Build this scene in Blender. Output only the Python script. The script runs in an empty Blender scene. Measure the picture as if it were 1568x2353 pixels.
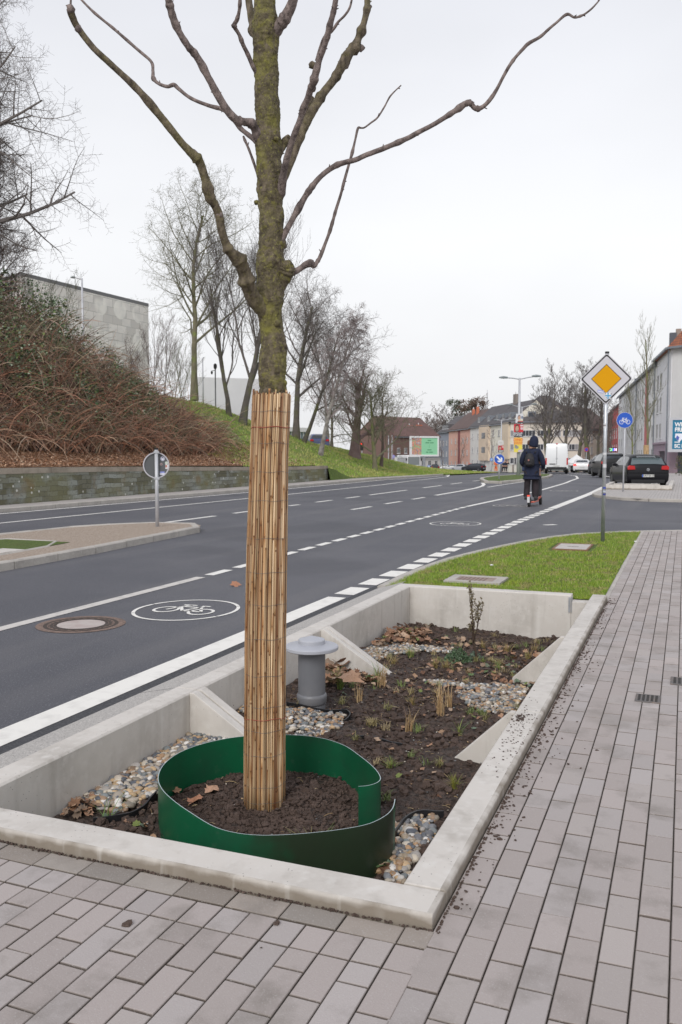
import bpy, bmesh, math, random
from mathutils import Vector, Matrix, noise
PI=math.pi
sc=bpy.context.scene
COL=sc.collection
# ---------------------------------------------------------------- camera
F=2000.0; CX,CY=784.0,1176.5; CAMH=1.55; HY=1040.0; VX=1575.0   # calibration, in units of a 1568 x 2353 picture
PITCH=math.atan((CY-HY)/F); YAW=math.atan((VX-CX)*math.cos(PITCH)/F)
cd=bpy.data.cameras.new('camera'); cam=bpy.data.objects.new('camera',cd); COL.objects.link(cam)
cam.location=(0,0,CAMH); cam.rotation_euler=(PI/2-PITCH,0,YAW)
cd.sensor_fit='VERTICAL'; cd.sensor_height=36; cd.lens=36*F/2353.0; cd.clip_start=.05; cd.clip_end=3000
cd.dof.use_dof=True; cd.dof.focus_distance=4.8; cd.dof.aperture_fstop=8.0
sc.camera=cam
# ---------------------------------------------------------------- world: overcast sky
w=bpy.data.worlds.new('World'); sc.world=w; w.use_nodes=True
nt=w.node_tree; nt.nodes.clear()
def N(nt,t,**k):
    n=nt.nodes.new(t)
    for a,b in k.items(): setattr(n,a,b)
    return n
out=N(nt,'ShaderNodeOutputWorld'); bg=N(nt,'ShaderNodeBackground'); bg.inputs['Strength'].default_value=0.1
sky=N(nt,'ShaderNodeTexSky',sky_type='NISHITA',sun_disc=False)
SUN_EL,SUN_AZ=math.radians(36),math.radians(178)     # azimuth from +Y, negative = to the left
sky.sun_elevation=SUN_EL; sky.sun_rotation=SUN_AZ; sky.air_density=1.5; sky.dust_density=4
hs=N(nt,'ShaderNodeHueSaturation'); hs.inputs['Saturation'].default_value=.25
tc=N(nt,'ShaderNodeTexCoord'); sx=N(nt,'ShaderNodeSeparateXYZ'); cr=N(nt,'ShaderNodeValToRGB')
cr.color_ramp.elements[0].position=0.0; cr.color_ramp.elements[0].color=(.93,.935,.955,1)
cr.color_ramp.elements[1].position=.72; cr.color_ramp.elements[1].color=(.68,.70,.79,1)
e=cr.color_ramp.elements.new(.22); e.color=(.96,.97,.995,1)
nz=N(nt,'ShaderNodeTexNoise'); nz.inputs['Scale'].default_value=1.7; nz.inputs['Detail'].default_value=4
mp=N(nt,'ShaderNodeMapping'); mp.inputs['Scale'].default_value=(1,1,2.2)
mr=N(nt,'ShaderNodeMapRange'); mr.inputs['From Min'].default_value=.3; mr.inputs['From Max'].default_value=.7; mr.inputs['To Min'].default_value=6.7; mr.inputs['To Max'].default_value=7.8
vm=N(nt,'ShaderNodeVectorMath',operation='SCALE')
mx=N(nt,'ShaderNodeMixRGB'); mx.inputs['Fac'].default_value=.9
L=nt.links.new
L(tc.outputs['Generated'],sx.inputs[0]); L(sx.outputs['Z'],cr.inputs[0]); L(tc.outputs['Generated'],mp.inputs[0]); L(mp.outputs[0],nz.inputs['Vector'])
L(nz.outputs['Fac'],mr.inputs[0]); L(cr.outputs[0],vm.inputs[0]); L(mr.outputs[0],vm.inputs['Scale'])
L(sky.outputs[0],hs.inputs['Color']); L(hs.outputs[0],mx.inputs[1]); L(vm.outputs[0],mx.inputs[2]); L(mx.outputs[0],bg.inputs['Color']); L(bg.outputs[0],out.inputs[0])
# ---------------------------------------------------------------- sun (veiled by cloud)
sd=bpy.data.lights.new('sun','SUN'); sd.energy=1.25; sd.angle=math.radians(25); sd.color=(1,.97,.93)
so=bpy.data.objects.new('sun',sd); COL.objects.link(so); so.rotation_euler=(PI/2-SUN_EL,0,-SUN_AZ+PI)
so.rotation_euler=Vector((-math.sin(SUN_AZ)*math.cos(SUN_EL),-math.cos(SUN_AZ)*math.cos(SUN_EL),-math.sin(SUN_EL))).to_track_quat('-Z','Y').to_euler()
sc.view_settings.view_transform='Standard'; sc.view_settings.look='None'; sc.view_settings.exposure=0.48; sc.view_settings.gamma=1; sc.view_settings.use_curve_mapping=False
sc.cycles.max_bounces=6; sc.cycles.diffuse_bounces=3; sc.cycles.transparent_max_bounces=6
# ---------------------------------------------------------------- measuring helpers (picture point + distance -> place in the world)
FW=Vector((-math.sin(YAW)*math.cos(PITCH),math.cos(YAW)*math.cos(PITCH),-math.sin(PITCH)))
RT=Vector((math.cos(YAW),math.sin(YAW),0)); UP=Vector((-math.sin(YAW)*math.sin(PITCH),math.cos(YAW)*math.sin(PITCH),math.cos(PITCH)))
def ray(x,y): return FW+RT*((x-CX)/F)-UP*((y-CY)/F)
def at(x,y,D): return Vector((0,0,CAMH))+ray(x,y)*D
def gp(x,y,z=0.0):
    d=ray(x,y); t=(z-CAMH)/d.z; return Vector((d.x*t,d.y*t,z))
def sstep(a,b,x):
    t=max(0,min(1,(x-a)/(b-a))); return t*t*(3-2*t)
def lerp(a,b,t): return a+(b-a)*t
def interp(tab,x):
    if x<=tab[0][0]: return tab[0][1]
    for (a,b),(c,d) in zip(tab,tab[1:]):
        if x<=c: return lerp(b,d,(x-a)/(c-a))
    return tab[-1][1]
def gz(X,Y):
    d=math.hypot(X,Y); return -.011*max(0,d-50)-.009*max(0,d-85)
TOP=[(40,4.9),(47,4.6),(49.6,4.15),(52.4,3.65),(60,2.5),(68.6,1.9),(73.5,1.2),(82,.35),(92,-.5),(105,-1.2),(140,-2)]
def hill(X,Y):
    g=gz(X,Y)-.03
    lo=lerp(1.12,.9,sstep(19,43,Y)) if Y<42.8 else lerp(.75,.03,sstep(42.8,47,Y))+g*sstep(45,60,Y)
    top=interp(TOP,Y)
    x0=lerp(-18.1,-17.3,sstep(42.8,47,Y)); t=(x0-X)/(27.8+x0)
    if t<0: return lo
    if t>1: return top-(t-1)*.6+.15*noise.noise(Vector((X*.1,Y*.1,0)))
    s=t*t*(3-2*t)*.6+t*.4
    return lo+(top-lo)*s+.12*noise.noise(Vector((X*.25,Y*.25,3)))*t
def gz2(X,Y): return hill(X,Y) if X<-17.3 else gz(X,Y)-.03
def hit(x,y):                                            # where the line of sight meets the terrain
    d=ray(x,y); t=2.0
    while t<250:
        p=Vector((0,0,CAMH))+d*t
        if p.z<gz2(p.x,p.y): return Vector((p.x,p.y,gz2(p.x,p.y)))
        t+=.15
    return p
def atg(x,D):                                            # on the terrain, in the column x, at depth D
    p=at(x,1085,D); return Vector((p.x,p.y,gz(p.x,p.y)-.03))
# ---------------------------------------------------------------- object helpers
def tag(o,label=None,cat=None,group=None,kind=None):
    if label: o['label']=label
    if cat: o['category']=cat
    if group: o['group']=group
    if kind: o['kind']=kind
    return o
def thing(name,label,cat,loc=(0,0,0),rz=0,group=None):
    o=bpy.data.objects.new(name,None); COL.objects.link(o); o.empty_display_size=.2
    o.location=loc; o.rotation_euler=(0,0,rz); return tag(o,label,cat,group)
class MB:
    def __init__(s): s.v=[]; s.f=[]; s.m=[]; s.c=[]; s.usec=False
    def add(s,vs,fs,mi=0,col=None):
        b=len(s.v); s.v.extend([tuple(p) for p in vs]); s.f.extend([tuple(i+b for i in f) for f in fs]); s.m.extend([mi]*len(fs))
        if col is None: s.c.extend([(1,1,1,1)]*len(vs))
        else:
            s.usec=True
            if len(col)==4 and not hasattr(col[0],'__len__'): s.c.extend([tuple(col)]*len(vs))
            elif len(col)==3 and not hasattr(col[0],'__len__'): s.c.extend([(col[0],col[1],col[2],1)]*len(vs))
            else: s.c.extend(col)
    def box(s,x0,x1,y0,y1,z0,z1,mi=0,col=None,M=None):
        vs=[Vector((x,y,z)) for z in (z0,z1) for y in (y0,y1) for x in (x0,x1)]
        if M is not None: vs=[M@p for p in vs]
        s.add(vs,[(0,2,3,1),(4,5,7,6),(0,1,5,4),(2,6,7,3),(0,4,6,2),(1,3,7,5)],mi,col)
    def quad(s,a,b,c,d,mi=0,col=None): s.add([a,b,c,d],[(0,1,2,3)],mi,col)
    def tube(s,pts,rs,n=6,mi=0,col=None,cap=True):
        pts=[Vector(p) for p in pts]
        if not hasattr(rs,'__len__'): rs=[rs]*len(pts)
        t=(pts[1]-pts[0]).normalized(); a=t.orthogonal().normalized(); vs=[]; cs=[]
        for i,p in enumerate(pts):
            t2=(pts[min(i+1,len(pts)-1)]-pts[max(i-1,0)])
            t2=t2.normalized() if t2.length>1e-9 else t
            a=(a-t2*a.dot(t2)); a=a.normalized() if a.length>1e-6 else t2.orthogonal().normalized(); b=t2.cross(a); t=t2
            for k in range(n):
                q=2*PI*k/n; vs.append(p+(a*math.cos(q)+b*math.sin(q))*rs[i])
            if col is not None and hasattr(col[0],'__len__'): cs.extend([col[i]]*n)
        fs=[(i*n+k,i*n+(k+1)%n,(i+1)*n+(k+1)%n,(i+1)*n+k) for i in range(len(pts)-1) for k in range(n)]
        if cap:
            fs.append(tuple(range(n))[::-1]); fs.append(tuple((len(pts)-1)*n+k for k in range(n)))
        s.add(vs,fs,mi,cs if cs else col)
    def lathe(s,prof,c=(0,0,0),n=24,mi=0,M=None,col=None):
        vs=[]
        for r,z in prof:
            for k in range(n):
                q=2*PI*k/n; p=Vector((c[0]+r*math.cos(q),c[1]+r*math.sin(q),c[2]+z)); vs.append(M@p if M is not None else p)
        m=len(prof); fs=[(i*n+k,i*n+(k+1)%n,(i+1)*n+(k+1)%n,(i+1)*n+k) for i in range(m-1) for k in range(n)]
        fs.append(tuple(range(n))[::-1]); fs.append(tuple((m-1)*n+k for k in range(n)))
        s.add(vs,fs,mi,col)
    def prism(s,poly,z0,z1,mi=0,M=None,col=None):          # poly: ccw xy list
        n=len(poly); vs=[Vector((p[0],p[1],z)) for z in (z0,z1) for p in poly]
        if M is not None: vs=[M@p for p in vs]
        s.add(vs,[tuple(range(n))[::-1],tuple(range(n,2*n))]+[(i,(i+1)%n,n+(i+1)%n,n+i) for i in range(n)],mi,col)
    def build(s,name,mats,parent=None,smooth=False,bevel=0,loc=None,auto=None):
        me=bpy.data.meshes.new(name)
        if loc is not None:
            l=Vector(loc); s.v=[(p[0]-l.x,p[1]-l.y,p[2]-l.z) for p in s.v]
        me.from_pydata(s.v,[],s.f)
        if not isinstance(mats,(list,tuple)): mats=[mats]
        for m in mats: me.materials.append(m)
        if len(mats)>1: me.polygons.foreach_set('material_index',s.m)
        if s.usec:
            at_=me.color_attributes.new('Col','FLOAT_COLOR','POINT'); at_.data.foreach_set('color',[x for c in s.c for x in c])
        if smooth: me.polygons.foreach_set('use_smooth',[True]*len(s.f))
        me.update(); o=bpy.data.objects.new(name,me); COL.objects.link(o)
        if parent: o.parent=parent
        if loc is not None: o.location=loc
        if bevel:
            b=o.modifiers.new('bevel','BEVEL'); b.width=bevel; b.segments=2; b.limit_method='ANGLE'; b.angle_limit=math.radians(40)
        return o
def copy_tree(o,parent=None):
    c=o.copy(); COL.objects.link(c)
    if parent: c.parent=parent
    for ch in list(o.children): copy_tree(ch,c)
    return c
def text(name,s,size,mat,M,parent=None,extrude=.0,bold=0,align='CENTER',stretch=1):
    cu=bpy.data.curves.new('t','FONT'); cu.body=s; cu.size=size; cu.align_x=align; cu.align_y='CENTER'; cu.offset=bold; cu.extrude=extrude
    to=bpy.data.objects.new('t',cu); COL.objects.link(to)
    bpy.context.view_layer.update()
    me=bpy.data.meshes.new_from_object(to.evaluated_get(bpy.context.evaluated_depsgraph_get()))
    bpy.data.objects.remove(to); me.transform(M@Matrix.Diagonal((stretch,1,1,1))); me.materials.clear(); me.materials.append(mat)
    o=bpy.data.objects.new(name,me); COL.objects.link(o)
    if parent: o.parent=parent
    return o
# ---------------------------------------------------------------- materials
def mat(name,col,rough=.6,metal=0,spec=.5,n=None,n2=None,bump=None,attr=None,coord='Object',emit=None,trans=None,vary=None):
    """n=(scale,colour2,lo,hi) large mottling; n2 the same, finer; bump=[(scale,strength,distance)..]"""
    m=bpy.data.materials.new(name); m.use_nodes=True; t=m.node_tree; b=t.nodes['Principled BSDF']; L=t.links.new
    b.inputs['Roughness'].default_value=rough; b.inputs['Metallic'].default_value=metal; b.inputs['Specular IOR Level'].default_value=spec
    b.inputs['Base Color'].default_value=(*col,1)
    tc=N(t,'ShaderNodeTexCoord'); cur=None
    if attr:
        a=N(t,'ShaderNodeVertexColor',layer_name='Col'); mm=N(t,'ShaderNodeMixRGB',blend_type='MULTIPLY'); mm.inputs[0].default_value=1; mm.inputs[2].default_value=(*col,1); L(a.outputs[0],mm.inputs[1]); cur=mm.outputs[0]
    for q in (n,n2):
        if not q: continue
        nz=N(t,'ShaderNodeTexNoise'); nz.inputs['Scale'].default_value=q[0]; nz.inputs['Detail'].default_value=5; nz.inputs['Roughness'].default_value=.6
        L(tc.outputs[coord],nz.inputs['Vector']); r=N(t,'ShaderNodeMapRange'); r.inputs['From Min'].default_value=q[2]; r.inputs['From Max'].default_value=q[3]
        L(nz.outputs['Fac'],r.inputs[0]); x=N(t,'ShaderNodeMixRGB'); L(r.outputs[0],x.inputs[0]); x.inputs[2].default_value=(*q[1],1)
        if cur is None: x.inputs[1].default_value=(*col,1)
        else: L(cur,x.inputs[1])
        cur=x.outputs[0]
    if cur is not None: L(cur,b.inputs['Base Color'])
    if bump:
        prev=None
        for s_,st,di in bump:
            nz=N(t,'ShaderNodeTexNoise'); nz.inputs['Scale'].default_value=s_; nz.inputs['Detail'].default_value=4; L(tc.outputs[coord],nz.inputs['Vector'])
            bp=N(t,'ShaderNodeBump'); bp.inputs['Strength'].default_value=st; bp.inputs['Distance'].default_value=di; L(nz.outputs['Fac'],bp.inputs['Height'])
            if prev: L(prev,bp.inputs['Normal'])
            prev=bp.outputs[0]
        L(prev,b.inputs['Normal'])
    if emit: b.inputs['Emission Color'].default_value=(*emit[0],1); b.inputs['Emission Strength'].default_value=emit[1]
    if trans: b.inputs['Transmission Weight'].default_value=trans
    return m
def pores(m,scale,thr,dark,coord='Object'):                 # small dark pinholes, as in cast concrete
    t=m.node_tree; b=t.nodes['Principled BSDF']; L=t.links.new; tc=N(t,'ShaderNodeTexCoord'); vo=N(t,'ShaderNodeTexVoronoi'); vo.inputs['Scale'].default_value=scale; vo.inputs['Randomness'].default_value=1
    L(tc.outputs[coord],vo.inputs['Vector']); r=N(t,'ShaderNodeMapRange'); r.inputs['From Min'].default_value=thr; r.inputs['From Max'].default_value=thr*.6; L(vo.outputs['Distance'],r.inputs[0])
    nz=N(t,'ShaderNodeTexNoise'); nz.inputs['Scale'].default_value=3; L(tc.outputs[coord],nz.inputs['Vector']); r2=N(t,'ShaderNodeMapRange'); r2.inputs['From Min'].default_value=.45; r2.inputs['From Max'].default_value=.6; L(nz.outputs['Fac'],r2.inputs[0])
    mu=N(t,'ShaderNodeMath',operation='MULTIPLY'); L(r.outputs[0],mu.inputs[0]); L(r2.outputs[0],mu.inputs[1])
    x=N(t,'ShaderNodeMixRGB'); L(mu.outputs[0],x.inputs[0]); x.inputs[2].default_value=(*dark,1)
    src=b.inputs['Base Color'].links[0].from_socket; L(src,x.inputs[1]); L(x.outputs[0],b.inputs['Base Color']); return m
def streaks(m,col,scale,sc3,lo,hi,f):                      # stretched stains: run-off on walls, tyre tracks on the road
    t=m.node_tree; b=t.nodes['Principled BSDF']; L=t.links.new; tc=N(t,'ShaderNodeTexCoord'); mp=N(t,'ShaderNodeMapping'); mp.inputs['Scale'].default_value=sc3; L(tc.outputs['Object'],mp.inputs[0])
    n=N(t,'ShaderNodeTexNoise'); n.inputs['Scale'].default_value=scale; n.inputs['Detail'].default_value=6; L(mp.outputs[0],n.inputs['Vector']); r=N(t,'ShaderNodeMapRange'); r.inputs['From Min'].default_value=lo; r.inputs['From Max'].default_value=hi; r.inputs['To Max'].default_value=f; L(n.outputs['Fac'],r.inputs[0])
    x=N(t,'ShaderNodeMixRGB'); L(r.outputs[0],x.inputs[0]); L(b.inputs['Base Color'].links[0].from_socket,x.inputs[1]); x.inputs[2].default_value=(*col,1); L(x.outputs[0],b.inputs['Base Color']); return m
M={}
M['concrete']=pores(mat('cast_concrete',(.60,.565,.52),.75,n=(2.2,(.44,.41,.37),.45,.75),n2=(18,(.64,.61,.57),.5,.8),bump=[(60,.15,.004)]),45,.13,(.14,.13,.12))
def dirt_shade_base(m):                                             # splashed dirt low on the planter's outer faces, deepened to paint in side shade
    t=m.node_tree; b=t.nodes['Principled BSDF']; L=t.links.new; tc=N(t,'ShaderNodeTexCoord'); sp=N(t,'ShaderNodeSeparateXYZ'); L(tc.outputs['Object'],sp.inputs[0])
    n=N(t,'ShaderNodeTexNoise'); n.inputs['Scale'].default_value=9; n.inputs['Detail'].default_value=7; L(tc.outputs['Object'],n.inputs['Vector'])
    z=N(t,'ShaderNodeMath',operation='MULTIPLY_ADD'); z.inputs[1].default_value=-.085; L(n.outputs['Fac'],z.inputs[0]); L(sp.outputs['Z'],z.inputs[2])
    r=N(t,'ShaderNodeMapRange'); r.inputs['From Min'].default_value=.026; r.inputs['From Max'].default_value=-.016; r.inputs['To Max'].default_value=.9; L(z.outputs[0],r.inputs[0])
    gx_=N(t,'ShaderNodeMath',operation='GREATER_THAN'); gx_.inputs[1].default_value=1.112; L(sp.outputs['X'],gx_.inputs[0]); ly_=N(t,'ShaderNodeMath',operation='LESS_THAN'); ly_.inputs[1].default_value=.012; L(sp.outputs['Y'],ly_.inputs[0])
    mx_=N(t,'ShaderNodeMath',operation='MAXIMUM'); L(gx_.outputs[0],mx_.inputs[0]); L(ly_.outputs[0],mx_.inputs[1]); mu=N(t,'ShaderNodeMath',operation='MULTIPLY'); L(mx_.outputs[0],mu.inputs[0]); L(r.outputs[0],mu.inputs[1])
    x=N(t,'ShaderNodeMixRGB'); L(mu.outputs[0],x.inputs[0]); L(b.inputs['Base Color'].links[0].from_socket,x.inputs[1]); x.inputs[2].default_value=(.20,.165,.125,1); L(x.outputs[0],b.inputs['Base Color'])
dirt_shade_base(M['concrete'])
M['concrete2']=mat('kerb_concrete',(.45,.42,.38),.8,n=(3,(.34,.315,.285),.4,.7),n2=(40,(.54,.51,.47),.5,.75),bump=[(90,.25,.004)])
M['aggregate']=mat('exposed_aggregate_concrete',(.44,.42,.395),.85,n=(110,(.24,.225,.21),.5,.62),n2=(60,(.60,.57,.53),.54,.68),bump=[(140,.6,.004)])
M['paver']=mat('paver',(1.0,.955,.955),.78,attr=True,n=(4,(.21,.185,.165),.52,.80),n2=(150,(.46,.44,.42),.58,.76),bump=[(180,.45,.003),(14,.15,.004)])
streaks(M['paver'],(.20,.175,.15),1.3,(1,1,1),.60,.72,.5)
M['joint']=mat('joint_sand',(.030,.026,.022),.95,n=(30,(.09,.08,.065),.4,.7))
M['asphalt']=mat('asphalt',(.088,.090,.103),.70,spec=.45,n=(.3,(.115,.115,.127),.42,.62),n2=(70,(.22,.22,.24),.57,.68),bump=[(90,1,.010)])
streaks(M['asphalt'],(.145,.142,.148),1.0,(1.6,.06,1),.52,.70,.6); streaks(M['asphalt'],(.062,.063,.073),.22,(1,1,1),.55,.6,.4)
streaks(M['concrete'],(.36,.33,.29),1.0,(9,9,.9),.55,.75,.55); streaks(M['concrete'],(.68,.66,.62),1.0,(14,14,1.2),.58,.75,.5)
M['asphalt_dark']=mat('joint_asphalt',(.05,.051,.057),.85,n2=(60,(.085,.085,.09),.45,.65),bump=[(110,.9,.008)])
M['paint']=mat('road_paint',(.80,.78,.73),.6,n=(7,(.62,.60,.56),.5,.8),n2=(90,(.55,.53,.5),.62,.8),bump=[(120,.3,.003)])
M['paint_worn']=mat('worn_road_paint',(.60,.57,.53),.65,n=(9,(.40,.38,.36),.5,.75),n2=(80,(.42,.40,.38),.56,.72),bump=[(120,.4,.003)])
M['soil']=mat('soil',(.078,.050,.038),.60,spec=.5,n=(3.0,(.125,.088,.068),.48,.68),n2=(38,(.028,.017,.012),.45,.65),bump=[(55,1,.03),(170,1,.012)])
M['grass']=mat('turf',(.13,.19,.03),.9,n=(1.8,(.15,.16,.04),.5,.8),n2=(25,(.05,.09,.015),.4,.7),bump=[(60,1,.05)])
M['blade']=mat('grass_blade',(1,1,1),.6,attr=True)
M['steel']=mat('galvanised_steel',(.52,.54,.57),.42,metal=.7,n=(14,(.40,.42,.45),.4,.7),n2=(4,(.60,.62,.65),.45,.65))
M['steel_light']=mat('grey_post_paint',(.52,.53,.56),.5,metal=.2,n=(6,(.45,.46,.48),.4,.7))
M['white']=mat('white_paint',(.8,.8,.8),.4,n=(8,(.72,.72,.71),.5,.8))
M['black']=mat('black_plastic',(.012,.012,.014),.45)
M['rubber']=mat('rubber',(.018,.018,.018),.8)
M['glass']=mat('window_glass',(.035,.04,.048),.08,spec=.8)
M['red']=mat('red_paint',(.6,.03,.03),.4)
M['attr']=mat('tinted',(1,1,1),.7,attr=True)
# ================================================================ SETTING
def grid(name,xs,ys,fz,m,skip=None,label=None,kind='structure',smooth=True):
    b=MB(); idx={}
    for j,y in enumerate(ys):
        for i,x in enumerate(xs):
            idx[i,j]=len(b.v); b.v.append((x,y,fz(x,y))); b.c.append((1,1,1,1))
    for j in range(len(ys)-1):
        for i in range(len(xs)-1):
            if skip and skip((xs[i]+xs[i+1])/2,(ys[j]+ys[j+1])/2): continue
            b.f.append((idx[i,j],idx[i+1,j],idx[i+1,j+1],idx[i,j+1])); b.m.append(0)
    o=b.build(name,m,smooth=smooth); tag(o,label,kind=kind); return o
def frange(a,b,s):
    n=max(1,int(round((b-a)/s))); return [a+(b-a)*i/n for i in range(n+1)]
# the wide ground underneath everything, to the horizon
gx=[-900,-500,-300,-200,-150,-110,-85]+frange(-70,-18,6)+[-17.3,-3.2,-3.0,-.72,-.6,3,8,15,30,60,120,250,500,900]
gy=[-60,-20,0,1,2.65,9.5,12,30,45]+frange(50,150,10)+[170,200,240,300,400,600,900,1500]
grid('ground',gx,gy,lambda x,y: gz(x,y)-.16-(.5 if x<-17.4 and 14<y<160 else 0),mat('distant_ground',(.10,.10,.075),.9,n=(.05,(.07,.09,.04),.4,.6)),
     skip=lambda x,y: -3.0<x<-.72 and 2.65<y<9.5, smooth=False)
# carriageway
rx=[-17.0,-15,-12,-9,-6,-3.26]; 
road=grid('road',rx+[-3.13],[-12,-5,0,5,10,20,30,40,50]+frange(54,150,6),lambda x,y: gz(x,y)-.03,M['asphalt'],smooth=True)
grid('side_street',[-3.13,0,5,12,25,60],[9.5,18,24,33],lambda x,y:-.03,M['asphalt'],smooth=False)
grid('road_bend',[-3.13,0,3,8],[33]+frange(39,150,8),lambda x,y: gz(x,y)-.034,M['asphalt'])
grid('far_road',frange(-60,-17.02,8),frange(96,260,12),lambda x,y: gz(x,y)-.03,M['asphalt'])
grid('far_road_east',frange(-17.0,60,9),frange(150,320,12),lambda x,y: gz(x,y)-.03,M['asphalt'])
b=MB(); b.box(-3.37,-3.275,-6,9.9,-.06,-.022); b.build('asphalt_joint',M['asphalt_dark']); bpy.context.view_layer.objects.active=None
tag(bpy.data.objects['asphalt_joint'],kind='structure')
# ---- painted markings
def strip(b,pts,w,z=.0045):
    """flat band along pts (x,y); follows the road surface"""
    P=[Vector((p[0],p[1])) for p in pts]; Lf=[];Rt=[]
    for i,p in enumerate(P):
        d=(P[min(i+1,len(P)-1)]-P[max(i-1,0)]).normalized(); nrm=Vector((-d.y,d.x))*w/2
        for arr,q in ((Lf,p+nrm),(Rt,p-nrm)): arr.append((q.x,q.y,gz(q.x,q.y)-.03+z))
    for i in range(len(P)-1): b.quad(Rt[i],Rt[i+1],Lf[i+1],Lf[i])
def path_pt(tab,y): return (interp(tab,y),y)
def line_on(tab,y0,y1,step=1.5): return [path_pt(tab,y) for y in frange(y0,y1,step)]
L3=[(-8,-3.475),(10,-3.50),(20,-3.52),(35,-3.36),(47,-3.50),(56.8,-4.07),(65.2,-4.96),(71,-6.0),(77,-7.4),(86,-10.6)]
L2=[(-8,-5.65),(10,-5.68),(14,-5.78),(25,-5.92),(33,-5.66),(38,-5.62),(46.8,-5.75),(58.2,-6.44),(69.2,-7.8),(75,-9.2),(84,-12.5)]
LB=[(-8,-14.3),(15,-14.25),(26,-14.0),(40,-13.8),(50,-14.4),(60,-15.6),(72,-18.5)]
LA=[(-8,-16.5),(17,-16.42),(30,-16.1),(45,-16.1),(55,-16.3),(66,-17.2),(76,-19.5)]
mk=MB(); strip(mk,line_on(L3,-6,8.75),.21); o=mk.build('edge_line',M['paint']); tag(o,kind='structure')
mk=MB()
for k in range(21):
    y=8.95+.762*k; strip(mk,[path_pt(L3,y),path_pt(L3,y+.53)],.235)
strip(mk,line_on(L3,24.95,86),.25)
for k in range(20):
    y=9.75+.762*k; strip(mk,[path_pt(L2,y),path_pt(L2,y+.53)],.14)
strip(mk,line_on(L2,25,84),.15)
tag(mk.build('cycle_lane_lines',M['paint']),kind='structure')
mk=MB(); strip(mk,line_on(L2,-6,9.55),.135); tag(mk.build('cycle_lane_edge',M['paint_worn']),kind='structure')
mk=MB()
strip(mk,line_on(LB,-6,72),.13); strip(mk,line_on(LA,-6,76),.15)
for a,c in ((16.8,19.0),(20.0,21.35),(23.4,24.1),(25.45,26.75),(28.1,29.4),(30.5,35.1),(37.7,40.75),(42.7,44.9),(47.5,50)): strip(mk,[(-10.9,a),(-10.88,c)],.15)
for a,c in ((22.5,24.0),(25.4,26.9),(28.3,29.6)): strip(mk,[(-8.56,a),(-8.52,c)],.14)
strip(mk,[(-8.55,31.2),(-8.55,35),(-8.62,38),(-8.85,40.5),(-9.25,42.8),(-9.85,45.1)],.17)
strip(mk,[(-8.35,39.4),(-8.3,42),(-8.15,46),(-8.1,52)],.12)
tag(mk.build('lane_markings',M['paint']),kind='structure')
# bicycle pictogram: unit drawing, wheels 1 apart, facing left
def bike(b,T,r=.29,w=.05,th=0,n=20):
    def band(pts):
        P=[Vector(p) for p in pts]; Lf=[];Rt=[]
        for i,p in enumerate(P):
            d=(P[min(i+1,len(P)-1)]-P[max(i-1,0)]).normalized(); nn=Vector((-d.y,d.x))*w/2; Lf.append(T(p+nn)); Rt.append(T(p-nn))
        for i in range(len(P)-1): b.quad(Rt[i],Rt[i+1],Lf[i+1],Lf[i])
    for cx,a0 in ((-.5,0),(.5,0)):
        band([(cx+r*math.cos(2*PI*k/n+a0),r*math.sin(2*PI*k/n+a0)) for k in range(n+1)])
    for l in ([(-.5,0),(-.27,.52),(-.18,.60),(-.05,.60)],[(-.31,.40),(.22,.40)],[(-.33,.36),(-.03,-.02)],[(-.03,-.02),(.24,.56)],[(.12,.57),(.36,.57)],[(-.03,-.02),(.5,0)],[(.5,0),(.22,.40)],[(-.42,.58),(-.2,.60)]): band(l)
sym=[(-4.63,7.5,1.0,.5),(-4.72,18.9,1.0,.55),(-4.8,25.9,1,.5),(-4.62,36.8,1,.55)]
for i,(x,y,s,r) in enumerate(sym):
    mk=MB()
    ring=[(x+r*math.cos(2*PI*k/48),y+r*1.15*math.sin(2*PI*k/48)) for k in range(49)]
    gaps=(5,22,29,45) if i==0 else (12,36)
    seg=[]
    for k in range(49):
        seg.append(ring[k])
        if k in gaps or k==48:
            if len(seg)>1: strip(mk,seg,.036)
            q=ring[k]; seg=[(lerp(q[0],ring[(k+1)%48][0],.25),lerp(q[1],ring[(k+1)%48][1],.25))]
    bike(mk,lambda p: Vector((x+p.x*.40,y-.06+p.y*.50,-.0255)),w=.075)
    o=mk.build('bicycle_symbol',M['paint'] if i<2 else M['paint_worn']); tag(o,kind='structure')
mk=MB(); p=gp(1264,1203); strip(mk,[(p.x-.1,p.y-.12),(p.x+.12,p.y+.1)],.16); tag(mk.build('paint_patch',M['paint']),kind='structure')
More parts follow.
